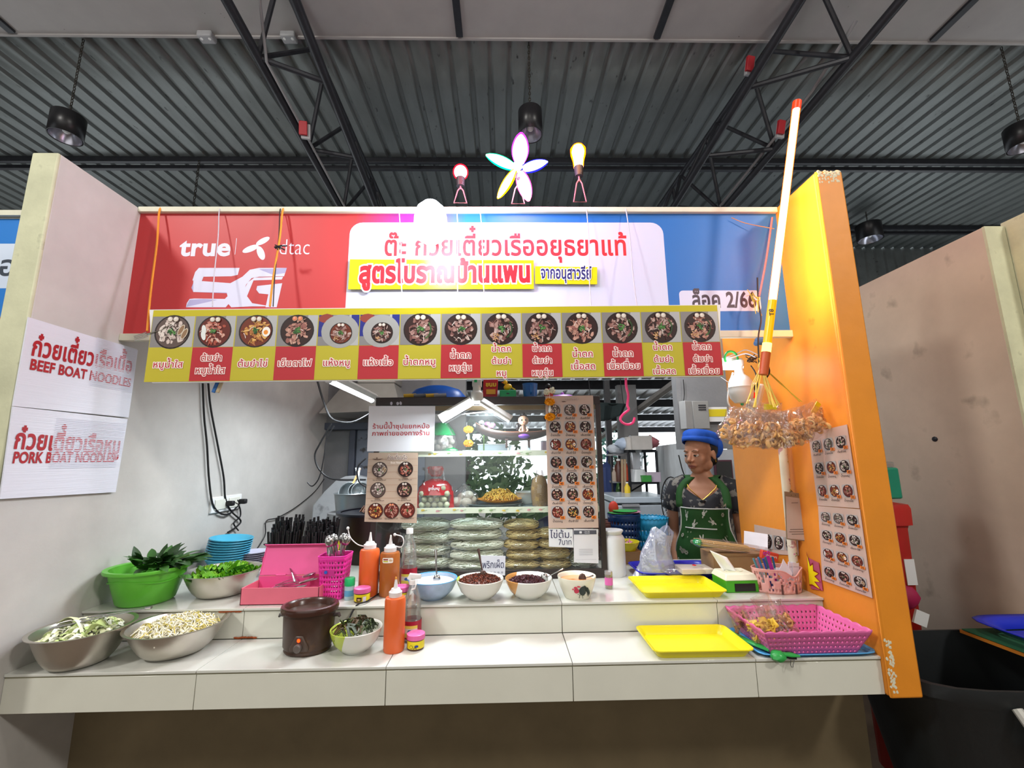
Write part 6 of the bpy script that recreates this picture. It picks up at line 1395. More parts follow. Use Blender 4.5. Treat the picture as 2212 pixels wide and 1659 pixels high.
# floral post with payment board
A=Vector((1.205,1.885,ZU)); B_=at(1690,965,X=1.205)
t=thing('floral_post','cream floral wrapped post standing by the orange wall','post',A); D=B_-A
part(t,'pole',MB().tube([D*.04,D*1.25],.017,16),mat('floral_wrap','#d9d3bd',.5,noise=.05,spot=(28,.60,.64,'#b88a8a'))); part(t,'blue_foot',MB().lathe([(0,0),(.022,0),(.022,.025),(.016,.03),(0,.03)],16),mat('foot_blue','#2a6aa0',.4))
p=Print(); rg=rnd(5)
for k in range(14): y=rg.uniform(.05,.6); x=rg.uniform(-.010,.010); p.z=.0001; p.blob(x,y,.006,.005,rg.choice(['#c890a0','#c8a850','#8a9a6a']),rg,7,.4); p.blob(x+.006,y-.006,.006,.002,'#7a9060',rg,6,.3,.6)
p.z=0; wrap(p,.0172,.0172,1); f_=p.build('flower_print',t,rot=(0,0,-.2)); f_.rotation_euler=D.to_track_quat('Z','Y').to_euler()
Q=[at(x,y,Y=1.84) for x,y in((1701,1163),(1748,1168),(1740,1078),(1697,1072))]; o=Q[0]
t=thing('payment_board','clipboard with a white payment sheet tied to the floral post','board',o); L=[q-o for q in Q]
part(t,'backing',MB().plate([L[0]+Vector((-.004,0,-.004)),L[1]+Vector((.004,0,-.004)),L[2]+Vector((.002,0,.02)),L[3]+Vector((-.002,0,.02))],(0,.004,0)),mat('worn_card','#8c7c64',.8),bevel=.001)
part(t,'sheet',MB().plate(L,(0,-.0015,0)),mat('sheet_worn','#b9aea4',.6))
w=(L[1].x+L[2].x)/2; h=L[2].z; p=Print()
for k,(u0,u1) in enumerate(((.15,.85),(.1,.95),(.2,.85))): p.rect(w*u0,h*(.22-.06*k),w*u1,h*(.22-.06*k)+.0022,'#6a5e58')
p.rect(w*.35,h*.90,w*.65,h*.915,'#6a5e58'); p.build('print',t,loc=(0,-.002,0),rot=FRONT)
part(t,'string',MB().tube([Vector((w*.4,0,h+.015)),Vector((w*.5,.01,h+.035)),Vector((w*.6,0,h+.015))],.0015,5),m_blk)
# posters on the orange wall (local x toward the viewer = -Y)
def wallposter(name,label,pts,c='#c4a89c',cat='menu'):
    Q=[at(*q,X=1.229) for q in pts]; o=Q[0]; t=thing(name,label,cat,o); t.rotation_euler=(0,0,-PI/2)
    L=[((o.y-q.y),0,q.z-o.z) for q in Q]
    part(t,'sheet',MB().plate(L,(0,.002,0)),mat('poster_'+c.strip('#'),c,.5)); return t,[(l[0],l[2]) for l in L]
def skewto(p,Q,w,h):
    a,b,c,d=[Vector(q) for q in Q]
    p.v=[(*( (a*(1-x/w)+b*(x/w))*(1-y/h)+(d*(1-x/w)+c*(x/w))*(y/h) ),z) for x,y,z in p.v]
t,Q=wallposter('wall_menu','upper beige noodle menu poster on the orange wall',[(1766,1092),(1856,1098),(1829,917),(1746,936)])
p=tallmenu(t,0,0,0,.2,.30,301,[.80,.50,.20],0,head=False); skewto(p,Q,.2,.30); p.build('print',t,loc=(0,-.001,0),rot=FRONT)
t,Q=wallposter('wall_menu','lower beige noodle menu poster on the orange wall',[(1776,1253),(1884,1292),(1857,1100),(1767,1093)])
p=tallmenu(t,0,0,0,.2,.36,302,[.86,.62,.38,.14],0,head=False); skewto(p,Q,.2,.36); p.build('print',t,loc=(0,-.001,0),rot=FRONT)
t,Q=wallposter('wall_menu','small sideways noodle menu poster low on the orange wall behind the cards',[(1632,1195),(1725,1200),(1722,1152),(1629,1133)],'#bfa69a')
p=Print(); rg=rnd(4); z_=p.z
for i in range(3): p.z=z_; dish(p,.12+.09*i,.06,.036,'dw',rg,True,det=.6)
p.text('Boat',.035,.05,.03,'#5a3a36',0); skewto(p,Q,.35,.13); p.build('print',t,loc=(0,-.001,0),rot=FRONT)
t,Q=wallposter('starburst_sign','yellow and red starburst card at the foot of the orange wall',[(1752,1272),(1777,1276),(1768,1216),(1746,1205)],'#b0506a','sign')
p=Print(); S_=[(0,.95),(.12,.62),(.5,.75),(.42,.5),(1,.45),(.5,.33),(1.0,.05),(.3,.18),(.1,.0)]; p.poly([(x*.1,y*.12) for x,y in [(-.1,1.2),(.15,.8),(.45,.92),(.45,.68),(.95,.62),(.55,.45),(.98,.30),(.45,.28),(.95,-.02),(.2,.12),(-.1,.1)]],'#8a2020'); p.poly([(x*.1,y*.12) for x,y in [(-.08,1.08),(.13,.74),(.42,.84),(.40,.62),(.85,.59),(.45,.45),(.88,.30),(.38,.27),(.82,.04),(.15,.16),(-.08,.14)]],'#e2d010'); skewto(p,Q,.1,.12); p.build('print',t,loc=(0,-.001,0),rot=FRONT)
# cardboard box, skewers in a bag, red packet, white sheet
t=thing('cardboard_box','brown cardboard box behind the tissue box','box',(1.03,2.10,ZU)); part(t,'body',MB().box((.03,0,.055),(.24,.13,.11)),mat('cardboard','#9a7a54',.8,noise=.08)); part(t,'flap',MB().box((.03,-.068,.105),(.24,.003,.012),rot=(.3,0,0)),mat('cardboard'))
t=thing('skewer_bundle','clear bag of bamboo skewers lying on the cardboard box','skewers',(.99,2.06,ZU+.125),rz=-.1,group=None)
rg=rnd(3); mb=MB()
for i in range(60): y=rg.uniform(-.03,.03); z=rg.uniform(-.010,.014); mb.tube([(-.11,y,z+.03),(.12,y*.8,z)],.0016,4)
part(t,'skewers',mb,mat('bamboo','#cfb070',.6),kind='stuff'); part(t,'bag',MB().tube([(-.13,0,.034),(-.10,0,.03),(.0,0,.018),(.12,0,0),(.20,0,-.008)],[.012,.034,.042,.040,.03],14,sy=.6),film('bag_film')); part(t,'green_end',MB().ball((-.105,-.01,.032),.022,10,sc_=(1,1.3,.7),jit=.3,rg=rg),film('green_film'))
t=thing('paper_sheet','white sheet of paper standing behind the skewers against the wall','paper',at(1645,1200,X=1.19)); t.location.z=ZU+.112; part(t,'sheet',MB().box((-.02,0,.045),(.10,.002,.07),rot=(-.2,.05,-.8)),mat('card_white')); part(t,'fold',MB().box((-.02,.004,.03),(.08,.002,.04),rot=(-.3,.05,-.8)),mat('card_white'))
t=thing('red_packet','orange red packet with white lettering leaning on the cardboard box','packet',(1.165,1.985,ZU+.09)); part(t,'pack',MB().box((0,0,.02),(.075,.02,.036),rot=(0,.25,0)),mat('red_card','#cc4630',.4),bevel=.003); p=Print(); p.text('dessert',0,.012,.016,'#ecd8cc',.02); q=p.build('lettering',t,loc=(0,-.0115,.004),rot=(PI/2,.25,0))
# snack jar mats: blue tray with plastic bag of herbs, clear bags
t=thing('royal_blue_tray','royal blue plastic tray behind the upper yellow tray','tray',(.80,2.15,ZU)); m_rb=mat('royal_tray','#2226b0',.3)
part(t,'rim',MB().shell([(.155,.0),(.185,.03),(.195,.032)],48,sq=5,sy=.62),m_rb,solid=.003); part(t,'base',MB().lathe([(0,0),(.158,0),(.158,.003),(0,.003)],48,sq=5,sy=.62),m_rb)
q=at(1410,1238,Z=ZU+.02)
t=thing('herb_bag','translucent white plastic bag with green herbs on the blue tray','bag',(q.x+.01,2.09,ZU+.004))
rg=rnd(22)
part(t,'bag',MB().grid(lambda u,v:((.085+.012*math.sin(u*31+v*5))*(1-.45*v)*math.cos(2*PI*u)*(1+.12*math.sin(u*19+v*9))+.045*v*v,(.055)*(1-.35*v)*math.sin(2*PI*u)*(1+.12*math.sin(u*25+v*7)),.003+.20*v+.02*v*math.sin(u*13)),56,14),film('carrier_film','#dfe4ff',.16,.2,.34,.8,22))
part(t,'bag_handle',MB().grid(lambda u,v:(.05+.02*math.sin(u*PI)+.01*v,-.01+.03*v,.19+.05*math.sin(u*PI)*(.6+v*.4)),10,4),film('carrier_film')); mb=MB()
for i in range(70): leaf(mb,(rg.uniform(-.05,.05),rg.uniform(-.03,.03),rg.uniform(.005,.03)),(rg.uniform(-1,1),rg.uniform(-1,1),rg.uniform(0,.7)),.035,.007,(0,0,1),i%2)
part(t,'herbs',mb,[mat('herb_green','#5a8a3c',.5),mat('herb_pale','#a8b888',.5)],kind='stuff')
t=thing('clear_food_bag','clear plastic bag lying over pale boxes right of the blue tray','bag',at(1520,1243,Z=ZU)); t.location.y=2.04; t.location.x=.80; t.location.z=ZU+.034
part(t,'pale_box',MB().box((.05,0,.012),(.14,.09,.022)),mat('pale_box','#cfc8bc',.5),bevel=.003); part(t,'film',MB().ball((.0,-.01,.012),.085,20,sc_=(1.25,.7,.26),jit=.08,rg=rnd(4)),film('bag_film')); part(t,'red_mark',MB().ball((.045,-.02,.034),.010,8,sc_=(1,1,.25)),mat('red_foil'))
t=thing('yellow_bowl','yellow bowl with green flowers behind the blue tray','bowl',at(1355,1200,Y=2.40)); z=at(1355,1192,Y=2.4).z
t.location.z=ZU; part(t,'box_under',MB().box((0,0,.03),(.13,.10,.06)),mat('cardboard')); part(t,'bowl',MB().lathe([(0,.06),(.045,.06),(.068,.105),(.065,.107),(.04,.066),(0,.066)],28),mat('yellow_plastic')); rg=rnd(1); mb=MB()
for i in range(24): leaf(mb,(rg.uniform(-.03,.03),rg.uniform(-.03,.03),.085),(rg.uniform(-1,1),rg.uniform(-1,1),.8),.03,.006,(0,0,1),i%2)
part(t,'garnish',mb,[mat('herb_green'),mat('pink_blossom')],kind='stuff')
# ---- pink basket on blue tray, snack bags, green bag, binder clip
t=thing('light_blue_tray','light blue tray under the pink basket at the right of the ledge','tray',(1.035,1.645,ZL)); m_bt2=mat('sky_blue_plastic','#4a9ad0',.35)
part(t,'rim',MB().shell([(.175,.0),(.192,.010),(.200,.011)],56,sq=7,sy=.60),m_bt2,solid=.003); part(t,'base',MB().lathe([(0,0),(.178,0),(.178,.003),(0,.003)],56,sq=7,sy=.60),m_bt2)
# rectangular lattice basket
t=thing('pink_basket','pink scalloped perforated basket holding snack bags','basket',(1.025,1.64,ZL+.0045)); m_pb=mat('pink_basket_plastic','#d2649c',.38,noise=.03)
W,Dp,H,fl=.285,.185,.078,.036
def wallquad(a,b,name):
    a=Vector(a);b=Vector(b); n_=Vector((b.y-a.y,-(b.x-a.x),0)).normalized(); L=(b-a).length; nu=int(L/.0046); nv=14; V=[];Fc=[]
    for j in range(nv+1):
        v=j/nv
        for i in range(nu+1):
            u=i/nu; e=(1+2*fl/L*v); p_=(a+b)/2+(b-a)*(u-.5)*e+n_*fl*v; z=H*v+(.005*abs(math.sin(u*PI*L/.030)) if j==nv else 0); wv=.0012*math.cos(i*PI*2/3)*math.cos(j*PI*2/3); V.append((p_.x+n_.x*wv,p_.y+n_.y*wv,z))
    for j in range(nv):
        for i in range(nu):
            if j%3==1 and i%3==1 and j<nv-1: continue
            Fc.append((j*(nu+1)+i,j*(nu+1)+i+1,(j+1)*(nu+1)+i+1,(j+1)*(nu+1)+i))
    part(t,name,MB().add(V,Fc),m_pb,solid=.002)
x,y=W/2,Dp/2
wallquad((-x,-y,0),(x,-y,0),'front_wall'); wallquad((x,-y,0),(x,y,0),'side_wall'); wallquad((x,y,0),(-x,y,0),'rear_wall'); wallquad((-x,y,0),(-x,-y,0),'side_wall')
part(t,'base',MB().box((0,0,.0015),(W,Dp,.003)),m_pb)
def snack(label,c,rot,w,h,cols,seed,n=14,flat=.35,name='snack_bag',grp=None,curl=False,neck=True):
    t=thing(name,label,'snack bag',c,rot=rot,group=grp); rg=rnd(seed)
    for i in range(n):
        x,y,z=rg.uniform(-w*.38,w*.38),rg.uniform(-w*flat*.3,w*flat*.3),rg.uniform(h*.08,h*.60); mb=MB(); s=w*.17
        if curl:
            R0=rg.random()*6.28; tl=Euler((rg.uniform(-1,1),rg.uniform(-1,1),R0)).to_matrix(); P_=[Vector((x,y,z))+tl@Vector((s*(.9-.08*k*.6)*math.cos(k*.55),s*.25*math.sin(k*.3),s*(.9-.05*k)*math.sin(k*.55))) for k in range(13)]
            mb.tube(P_,[s*.20*(.7+.3*math.sin(k)) for k in range(13)],6,sy=1.9)
        else:
            tl=Euler((rg.uniform(-1,1),rg.uniform(-1,1),rg.random()*6)).to_matrix()
            mb.grid(lambda u,v:Vector((x,y,z))+tl@Vector(((u-.5)*s*2,(v-.5)*s*1.4,s*.4*math.sin(u*5+i)*math.cos(v*4))),5,4)
        c_=cols[i%len(cols)]; part(t,'crisp',mb,mat('crisp_'+c_.strip('#'),c_,.6,noise=.12,scale=60),solid=0 if curl else .0015)
    sh=MB(); K=10
    prof=[(w*.40,0),(w*.50,h*.08),(w*.52,h*.35),(w*.46,h*.6),(w*.34,h*.78),(w*.5,h*1.0)] if neck else [(w*.42,0),(w*.5,h*.1),(w*.52,h*.5),(w*.48,h*.85),(w*.47,h)]
    sh.lathe(prof,28,sy=flat,wob=lambda a,z:.10*math.sin(a*5+z*70+seed)+.05*math.sin(a*11+seed))
    sh.f=[f for f in sh.f if len(f)==4]; sh.m=[0]*len(sh.f)
    part(t,'bag',sh,film('crinkled_film','#f8f2ee',.045,.10,.02,.7,26)); return t
snack('clear bag of yellow crisps standing in the pink basket, middle of three',(.905,1.60,ZL+.02),(-.3,-.15,.1),.105,.11,['#d8b83a','#e0c44e','#c8a030'],1,40)
snack('clear bag of brown twists right of the yellow crisps in the pink basket',(.985,1.61,ZL+.022),(-.35,-.35,.0),.10,.12,['#a87444','#8e5c34','#b88850'],2,26,curl=True)
snack('clear bag of dark brown snacks at the left corner of the pink basket',(.862,1.66,ZL+.035),(-.2,-.3,.3),.075,.08,['#8a5a3c','#6e4228'],3,10)
snack('tall clear bag of brown strips leaning at the back of the pink basket',(.985,1.675,ZL+.02),(-.1,-.35,.0),.07,.135,['#a06a44','#8a5434'],4,8)
t=thing('green_plastic_bag','knotted green plastic bag lying between the yellow tray and pink basket','bag',(.87,1.62,ZL+.004)); m_gb=mat('green_bag_plastic','#2f9a48',.3,noise=.1,bump=.5,bscale=40); rg=rnd(6)
part(t,'strip',MB().tube([(-.045,.115,.010),(-.04,.07,.012),(-.025,.02,.010),(.0,-.04,.012),(.012,-.07,.012)],[.010,.016,.015,.014,.012],10,sy=.45),m_gb)
part(t,'knot',MB().ball((.018,-.098,.006),.024,14,sc_=(1,.9,.7),jit=.22,rg=rg),m_gb); part(t,'tail',MB().tube([(.03,-.09,.010),(.06,-.10,.010),(.085,-.105,.008)],[.010,.013,.006],10,sy=.5),m_gb)
t=thing('binder_clip','black binder clip gripping the front edge of the light blue tray','clip',at(1710,1420,Y=1.518)); 
part(t,'jaw',MB().plate([(-.013,-.004,.006),(.015,-.004,.004),(.013,.012,.012),(-.013,.012,.014)],(0,0,-.010)),mat('black_clip','#1c1c1e',.3),bevel=.001)
part(t,'wire_handle',MB().tube([(-.006,-.004,-.006),(-.010,-.006,-.020),(-.008,-.007,-.026),(-.003,-.007,-.026),(-.001,-.006,-.018),(.006,-.004,-.006)],.001,6),mat('wire_steel','#5a5a58',.3,metal=.8))
# ---- hanging snack bags
q=at(1645,790,Y=1.62); t=thing('raffia_string','yellow raffia strings knotted under the orange tube lamp','string',q); m_rf=mat('yellow_raffia','#d8b840',.5,noise=.1)
ends=[(1612,872,1.60),(1628,880,1.56),(1664,875,1.60),(1672,880,1.55),(1680,876,1.60),(1728,868,1.60)]
for i,(x,y,Y) in enumerate(ends):
    E_=at(x,y,Y=Y)-q; part(t,'strand',MB().tube([(0,0,0),E_*.5+Vector((.004*(i%2),0,0)),E_],.0032,5,sy=.5),m_rf); part(t,'strand',MB().tube([(0,0,0),E_*.5+Vector((-.006,0,.004)),E_+Vector((.008,0,0))],.0025,5,sy=.5),m_rf)
part(t,'knot',MB().ball((0,0,.0),.012,10,sc_=(1,1,1.4),jit=.3,rg=rnd(1)),m_rf)
part(t,'loop',MB().tube([(0,0,.01),(-.006,0,.03),(.004,0,.034),(.006,0,.01)],.003,6),m_rf)
cr=['#dcae6c','#cf9c5a','#e8c48c']
HB=[(1578,958,1.62,.115,.125,.0,.6,'leftmost and lowest of the hanging snack bags, near the blue cap'),(1625,966,1.57,.12,.125,.0,.15,'hanging bag of crisp twists, second from the left in front'),(1680,968,1.55,.12,.125,.1,-.1,'hanging bag of crisp twists in the middle of the bunch'),
    (1730,958,1.58,.115,.12,.1,-.4,'hanging bag of crisp twists right of the middle, with pink reflections'),(1768,940,1.62,.10,.11,.1,-.7,'hanging bag of crisp twists at the right of the bunch'),(1600,925,1.66,.11,.10,.2,.9,'hanging bag of crisp twists at the upper left behind'),
    (1660,935,1.68,.12,.11,0,.0,'hanging bag of crisp twists at the back of the bunch'),(1790,905,1.66,.08,.08,0,-1.2,'small hanging bag at the far right with a yellow label')]
for i,(x,y,Y,w,h,rx,ry,lb) in enumerate(HB):
    o=at(x,y,Y=Y); g=snack(lb,o,(rx,ry*.8,0),w*1.0,h*1.05,cr,500+i,32,flat=.55,name='hanging_snack_bag',grp='hanging bags of crisp twists',curl=True,neck=True)
    if i in(6,7): part(g,'paper_label',MB().box((0,-.02 if i==7 else -.03,h*.9),(.05,.002,.022),rot=(.2,0,0)),mat('label_yellow'))
# LED bulb with handle, power strip, wires, green coil
q=at(1603,868,Y=1.92); t=thing('white_bulb','large unlit white plastic bulb hanging beside the orange wall','lamp',q)
part(t,'body',MB().lathe([(0,-.008),(.03,-.004),(.048,.02),(.052,.05),(.052,.062),(.054,.066),(.052,.07),(.050,.09),(.040,.110),(.022,.125),(.018,.145),(.018,.16),(.024,.168),(.024,.19),(0,.192)],32),m_white)
part(t,'green_tip',MB().ball((0,0,-.010),.008,8),mat('green_cap')); part(t,'hook_coil',MB().tube([(-.03+.03*math.cos(a),0,.20+.035*math.sin(a)) for a in [PI*1.15-k*.33 for k in range(13)]],.005,8),mat('green_coil','#2fae50',.4))
q=at(1640,860,X=1.19); t=thing('power_strip','white power strip with a red rocker switch hanging on the orange wall','power strip',(1.17,q.y,q.z),rot=(.1,.35,-.9))
part(t,'body',MB().box((0,0,0),(.055,.035,.14)),m_white,bevel=.006); part(t,'switch',MB().box((.0,-.019,.015),(.018,.006,.026)),mat('rocker_red','#c83018',.3,emis='#ff2010',estr=.6),bevel=.002); part(t,'socket',MB().box((0,-.0185,-.03),(.026,.003,.026)),mat('ivory_plastic'),bevel=.003); part(t,'plug',MB().box((-.008,-.03,.05),(.024,.03,.024)),m_blk,bevel=.004)
part(t,'sticker',MB().box((-.012,-.0182,.055),(.02,.001,.02)),mat('label_yellow'))
def wire(L,label,r=.003,m=m_blk,name='power_cable'): return cordline([at(a,b,Y=c) for a,b,c in L],r,m,name,label,'cable')
wire([(1557,815,1.92),(1580,830,1.92),(1600,838,1.90),(1612,860,1.90)],'thin grey wire running from the small tube to the white bulb',.002,mat('grey_conduit'))
wire([(1583,805,1.93),(1575,835,1.93),(1572,865,1.93),(1578,880,1.93)],'white wire hanging left of the white bulb',.0035,m_white)
wire([(1622,790,1.90),(1632,806,1.88),(1636,830,1.86),(1636,850,1.86)],'black wire from the tangle down to the power strip',.003)
wire([(1540,775,1.93),(1580,772,1.92),(1610,764,1.88),(1632,772,1.80)],'pale wires strung toward the orange wall',.0025,m_wire)
wire([(1540,782,1.95),(1590,764,1.92),(1612,756,1.90),(1640,768,1.85)],'second pale wire strung above the small tube',.002,m_wire)
wire([(1636,600,1.72),(1638,650,1.70),(1644,690,1.68),(1638,730,1.66),(1640,790,1.63)],'black wire twisting down beside the blue end of the shop sign',.003)
wire([(1668,470,1.745),(1655,560,1.72),(1640,640,1.70)],'pinkish wire at the blue end of the shop sign',.004,mat('pink_lit_wire'))
wire([(1650,770,1.60),(1662,800,1.60),(1655,818,1.62)],'black wire leaving the lower end of the orange tube',.003)
q=at(1621,773,Y=1.90); mb=MB(); rg=rnd(9)
for i in range(8): mb.tube([(rg.uniform(-.03,.03),rg.uniform(-.01,.01),rg.uniform(-.025,.02)) for k in range(4)],.0022,5)
mb.build('wire_tangle',mat('dark_wire','#3c3430',.6),loc=q,label='tangle of dark wires above the white bulb',cat='cable',kind='stuff')
q=at(1643,737,Y=1.74); t=thing('blue_cloth_knot','small blue rag tied to the wire under the shop sign','rag',q); part(t,'knot',MB().ball((0,0,0),.018,10,sc_=(1.4,.8,1),jit=.25,rg=rnd(3)),mat('blue_rag','#3a6494',.8)); part(t,'tail',MB().ball((-.02,0,-.01),.012,8,jit=.25,rg=rnd(4)),mat('blue_rag'))
q=at(1640,650,Y=1.70); mb=MB(); rg=rnd(12)
for i in range(7): mb.tube([(0,0,0),(rg.uniform(-.03,.02),-.004,rg.uniform(-.03,.04)),(rg.uniform(-.06,.01),-.006,rg.uniform(-.07,.06))],.0022,5,sy=.4)
mb.build('raffia_bow',m_rf,loc=q,label='yellow raffia tied beside the lot number on the shop sign',cat='string',kind='stuff')
wire([(1580,470,1.755),(1610,482,1.75),(1660,492,1.73),(1672,494,1.70)],'orange string along the top right of the shop sign',.0015,m_twine,'string')
# pink hook hanging from the board
A=at(1352,815,Y=1.75); L=[(1352,722),(1352,815),(1353,835),(1357,855),(1355,875),(1358,885),(1346,895),(1340,905),(1345,913),(1356,917),(1367,913),(1371,902)]
cordline([at(a,b,Y=1.75) for a,b in L],.0052,mat('neon_pink','#e8407c',.4),'pink_hook','neon pink plastic S hook hanging under the menu board','hook',n=8)
# ================= things in the back =================
ZT=.80
# blue basket, light blue basket, on a table
t=thing('prep_table','dark red table behind the counter carrying baskets','table',(.80,2.72,0)); part(t,'top',MB().box((0,0,ZT+.05),(.82,.42,.03)),mat('maroon_card')); 
for x in(-.38,.38):
    for y in(-.18,.18): part(t,'leg',MB().box((x,y,ZT/2+.018),(.04,.04,ZT+.03)),m_steel)
zt=ZT+.066
def at2(px,py,Y): q=at(px,py,Y=Y); return q
q=at(1347,1110,Y=2.75); b=perfbasket('navy_basket','dark blue perforated basket with lids on top behind the counter',(q.x,2.75,zt),.072,.098,q.z-zt+.0,mat('navy_basket','#123a70',.4),nz=8,sq=2.2,n=56)
for k,(c,dx) in enumerate((('#3a8a4a',-.02),('#c888a0',.03),('#3aa050',.01))): part(b,'lid',MB().lathe([(.07,q.z-zt+.004+.006*k),(.075,q.z-zt+.008+.006*k),(0,q.z-zt+.012+.006*k)],24,c=(dx,0,0)),mat('lid_'+c.strip('#'),c,.5),kind=None)
q=at(1405,1118,Y=2.80); perfbasket('sky_basket','light blue scalloped basket beside the dark blue basket',(q.x,2.80,zt),.080,.105,q.z-zt,mat('sky_basket','#2a9ac8',.4),nz=4,sq=2.2,n=56,scal=.006)
q=at(1308,1125,Y=2.80); perfbasket('brown_basket','brown basket left of the dark blue basket',(q.x,2.80,zt),.065,.08,q.z-zt,mat('brown_basket','#6a4038',.5),nz=6,sq=2.2,n=48)
q=at(1303,1060,Y=3.0); 
for i,(dx,dz,c,lb) in enumerate(((-.03,.02,'#d8ccb4','cream ladle standing in the brown basket'),(.03,.03,'#c83c2c','red ladle standing in the brown basket'))):
    t=thing('ladle',lb,'ladle',(at(1306,1125,Y=2.80).x+dx,2.80,zt+.1)); part(t,'handle',MB().tube([(0,0,0),(dx,0,.20)],.006,6),mat('ladle_'+c.strip('#'),c,.5)); part(t,'bowl',MB().ball((dx,0,.22),.04,12,sc_=(.8,.4,1.1)),mat('ladle_'+c.strip('#')))
# chest freezer
q0,q1=at(1325,1075,Y=3.7),at(1465,1085,Y=3.7); zf_=q0.z
t=thing('chest_freezer','pale chest freezer in the back room','freezer',((q0.x+q1.x)/2-.04,3.95,0)); W=(q1.x-q0.x)-.10
part(t,'body',MB().box((0,0,zf_/2-.03),(W,.55,zf_-.06)),mat('freezer_white','#aeb6bc',.4),bevel=.01); part(t,'lid',MB().box((0,0,zf_-.02),(W+.02,.57,.05)),mat('freezer_lid','#b9c4cc',.25),bevel=.008); part(t,'handle',MB().box((-.1,-.29,zf_-.06),(.14,.02,.02)),mat('grey_box'))
# rack
def pt(px,py,Y): return at(px,py,Y=Y)
t=thing('shelving_rack','black metal shelving rack in the back room','rack',pt(1395,1080,4.3)); o=t.location
tl,tr,bl,br=pt(1357,975,4.3)-o,pt(1417,974,4.3)-o,pt(1363,1078,4.3)-o,pt(1423,1078,4.3)-o; ml,mr=pt(1360,1043,4.3)-o,pt(1421,1043,4.3)-o
for a,b in((tl,bl),(tr,br)):
    for dy in(0,.35): part(t,'leg',MB().tube([a+Vector((0,dy,0)),b+Vector((0,dy,-.8))],.014,4),m_steel)
for a,b in((tl,tr),(ml,mr)): part(t,'shelf',MB().box(((a+b)/2+Vector((0,.17,0))),((b-a).x,.36,.025)),m_steel)
part(t,'brace',MB().tube([bl+Vector((0,.3,0)),mr+Vector((0,.3,0))],.008,5),m_steel)
t2=thing('wire_shelf','low pale wire shelf left of the black rack in the back room','rack',pt(1330,1060,4.5)); o2=t2.location
a,b,c,d=pt(1320,985,4.5)-o2,pt(1358,980,4.5)-o2,pt(1322,1040,4.5)-o2,pt(1358,1042,4.5)-o2
for q in(a,b): part(t2,'leg',MB().tube([q,Vector((q.x,0,-o2.z))],.012,6),m_steel)
for q,r in((a,b),(c,d)): part(t2,'shelf',MB().box(((q+r)/2+Vector((0,.1,0))),((r-q).x,.25,.018)),mat('grey_conduit'))
def small(name,label,cat,px,py,Y,kind,c,s):
    t=thing(name,label,cat,pt(px,py,Y)); m=mat(name+'_'+c.strip('#'),c,.45,noise=.08)
    if kind=='bottle': part(t,'body',MB().lathe([(0,0),(s*.3,0),(s*.3,s*.9),(s*.12,s*1.2),(s*.12,s*1.35),(0,s*1.35)],16),m); part(t,'cap',MB().lathe([(s*.13,s*1.3),(s*.13,s*1.42),(0,s*1.42)],12),m_white)
    elif kind=='box': part(t,'body',MB().box((0,0,s/2),(s*1.5,s,s)),m,bevel=.004); part(t,'lid',MB().box((0,0,s*1.01),(s*1.52,s*1.02,s*.06)),m)
    elif kind=='bag': part(t,'body',MB().ball((0,0,s*.5),s*.8,14,sc_=(1.4,.8,.7),jit=.25,rg=rnd(px)),m); part(t,'knot',MB().ball((s*.3,0,s*1.0),s*.2,8,jit=.3,rg=rnd(py)),m)
    elif kind=='blender': part(t,'base',MB().lathe([(0,0),(s*.5,0),(s*.35,s*.7),(0,s*.7)],20,sq=3),m); part(t,'jug',MB().lathe([(s*.28,s*.72),(s*.42,s*1.9),(0,s*1.95)],20),film('jug_film','#e8ecf0',.12,.1,.35))
    return t
small('plastic_bag','pale blue plastic bag on top of the black rack','bag',1355,970,4.35,'bag','#b8c8dc',.11)
small('plastic_bag','red and white plastic bag on the right end of the rack top','bag',1398,968,4.4,'bag','#b87078',.11)
small('plastic_bag','white crumpled bag on top of the wire shelf','bag',1336,980,4.5,'bag','#ccd4dc',.10)
small('carton','patterned white carton on top of the black rack','box',1384,972,4.25,'box','#b8b4ae',.13)
small('carton','second patterned white carton beside the first on the rack','box',1371,972,4.3,'box','#c4c0ba',.12)
small('blender','white blender on the middle shelf of the black rack','blender',1379,1040,4.35,'blender','#c8cccc',.17)
small('sauce_bottle','dark brown sauce bottle with a yellow label on the wire shelf','bottle',1338,1040,4.5,'bottle','#4a2418',.16)
small('sauce_bottle','orange red sauce bottle on the wire shelf','bottle',1353,1040,4.5,'bottle','#b8442a',.14)
small('sauce_bottle','pale sauce bottle at the left of the wire shelf','bottle',1328,1040,4.5,'bottle','#a09080',.10)
small('yellow_canister','yellow canister on the freezer','canister',1356,1072,4.1,'bottle','#d8b820',.09)
small('green_gadget','small green and black item on the middle rack shelf','tool',1396,1041,4.25,'box','#3a8a3a',.06)
small('pale_tub','pale lilac tub at the right of the middle rack shelf','tub',1410,1041,4.3,'box','#b8aab8',.09)
t=thing('blue_umbrella','folded dark blue cloth hanging left of the wire shelf','cloth',pt(1312,1030,4.7)); part(t,'cloth',MB().lathe([(0,-.35),(.05,-.3),(.10,-.05),(.08,.1),(0,.16)],16,wob=lambda a,z:.15*math.sin(a*5)),mat('navy_cloth','#30406e',.7)); part(t,'strap',MB().tube([(0,0,.14),(.02,0,.3)],.01,6),mat('navy_cloth'))
t=thing('dark_awning','dark green cloth hanging under the lean-to roof behind the tall menu','awning',pt(1300,900,4.2)); o=t.location
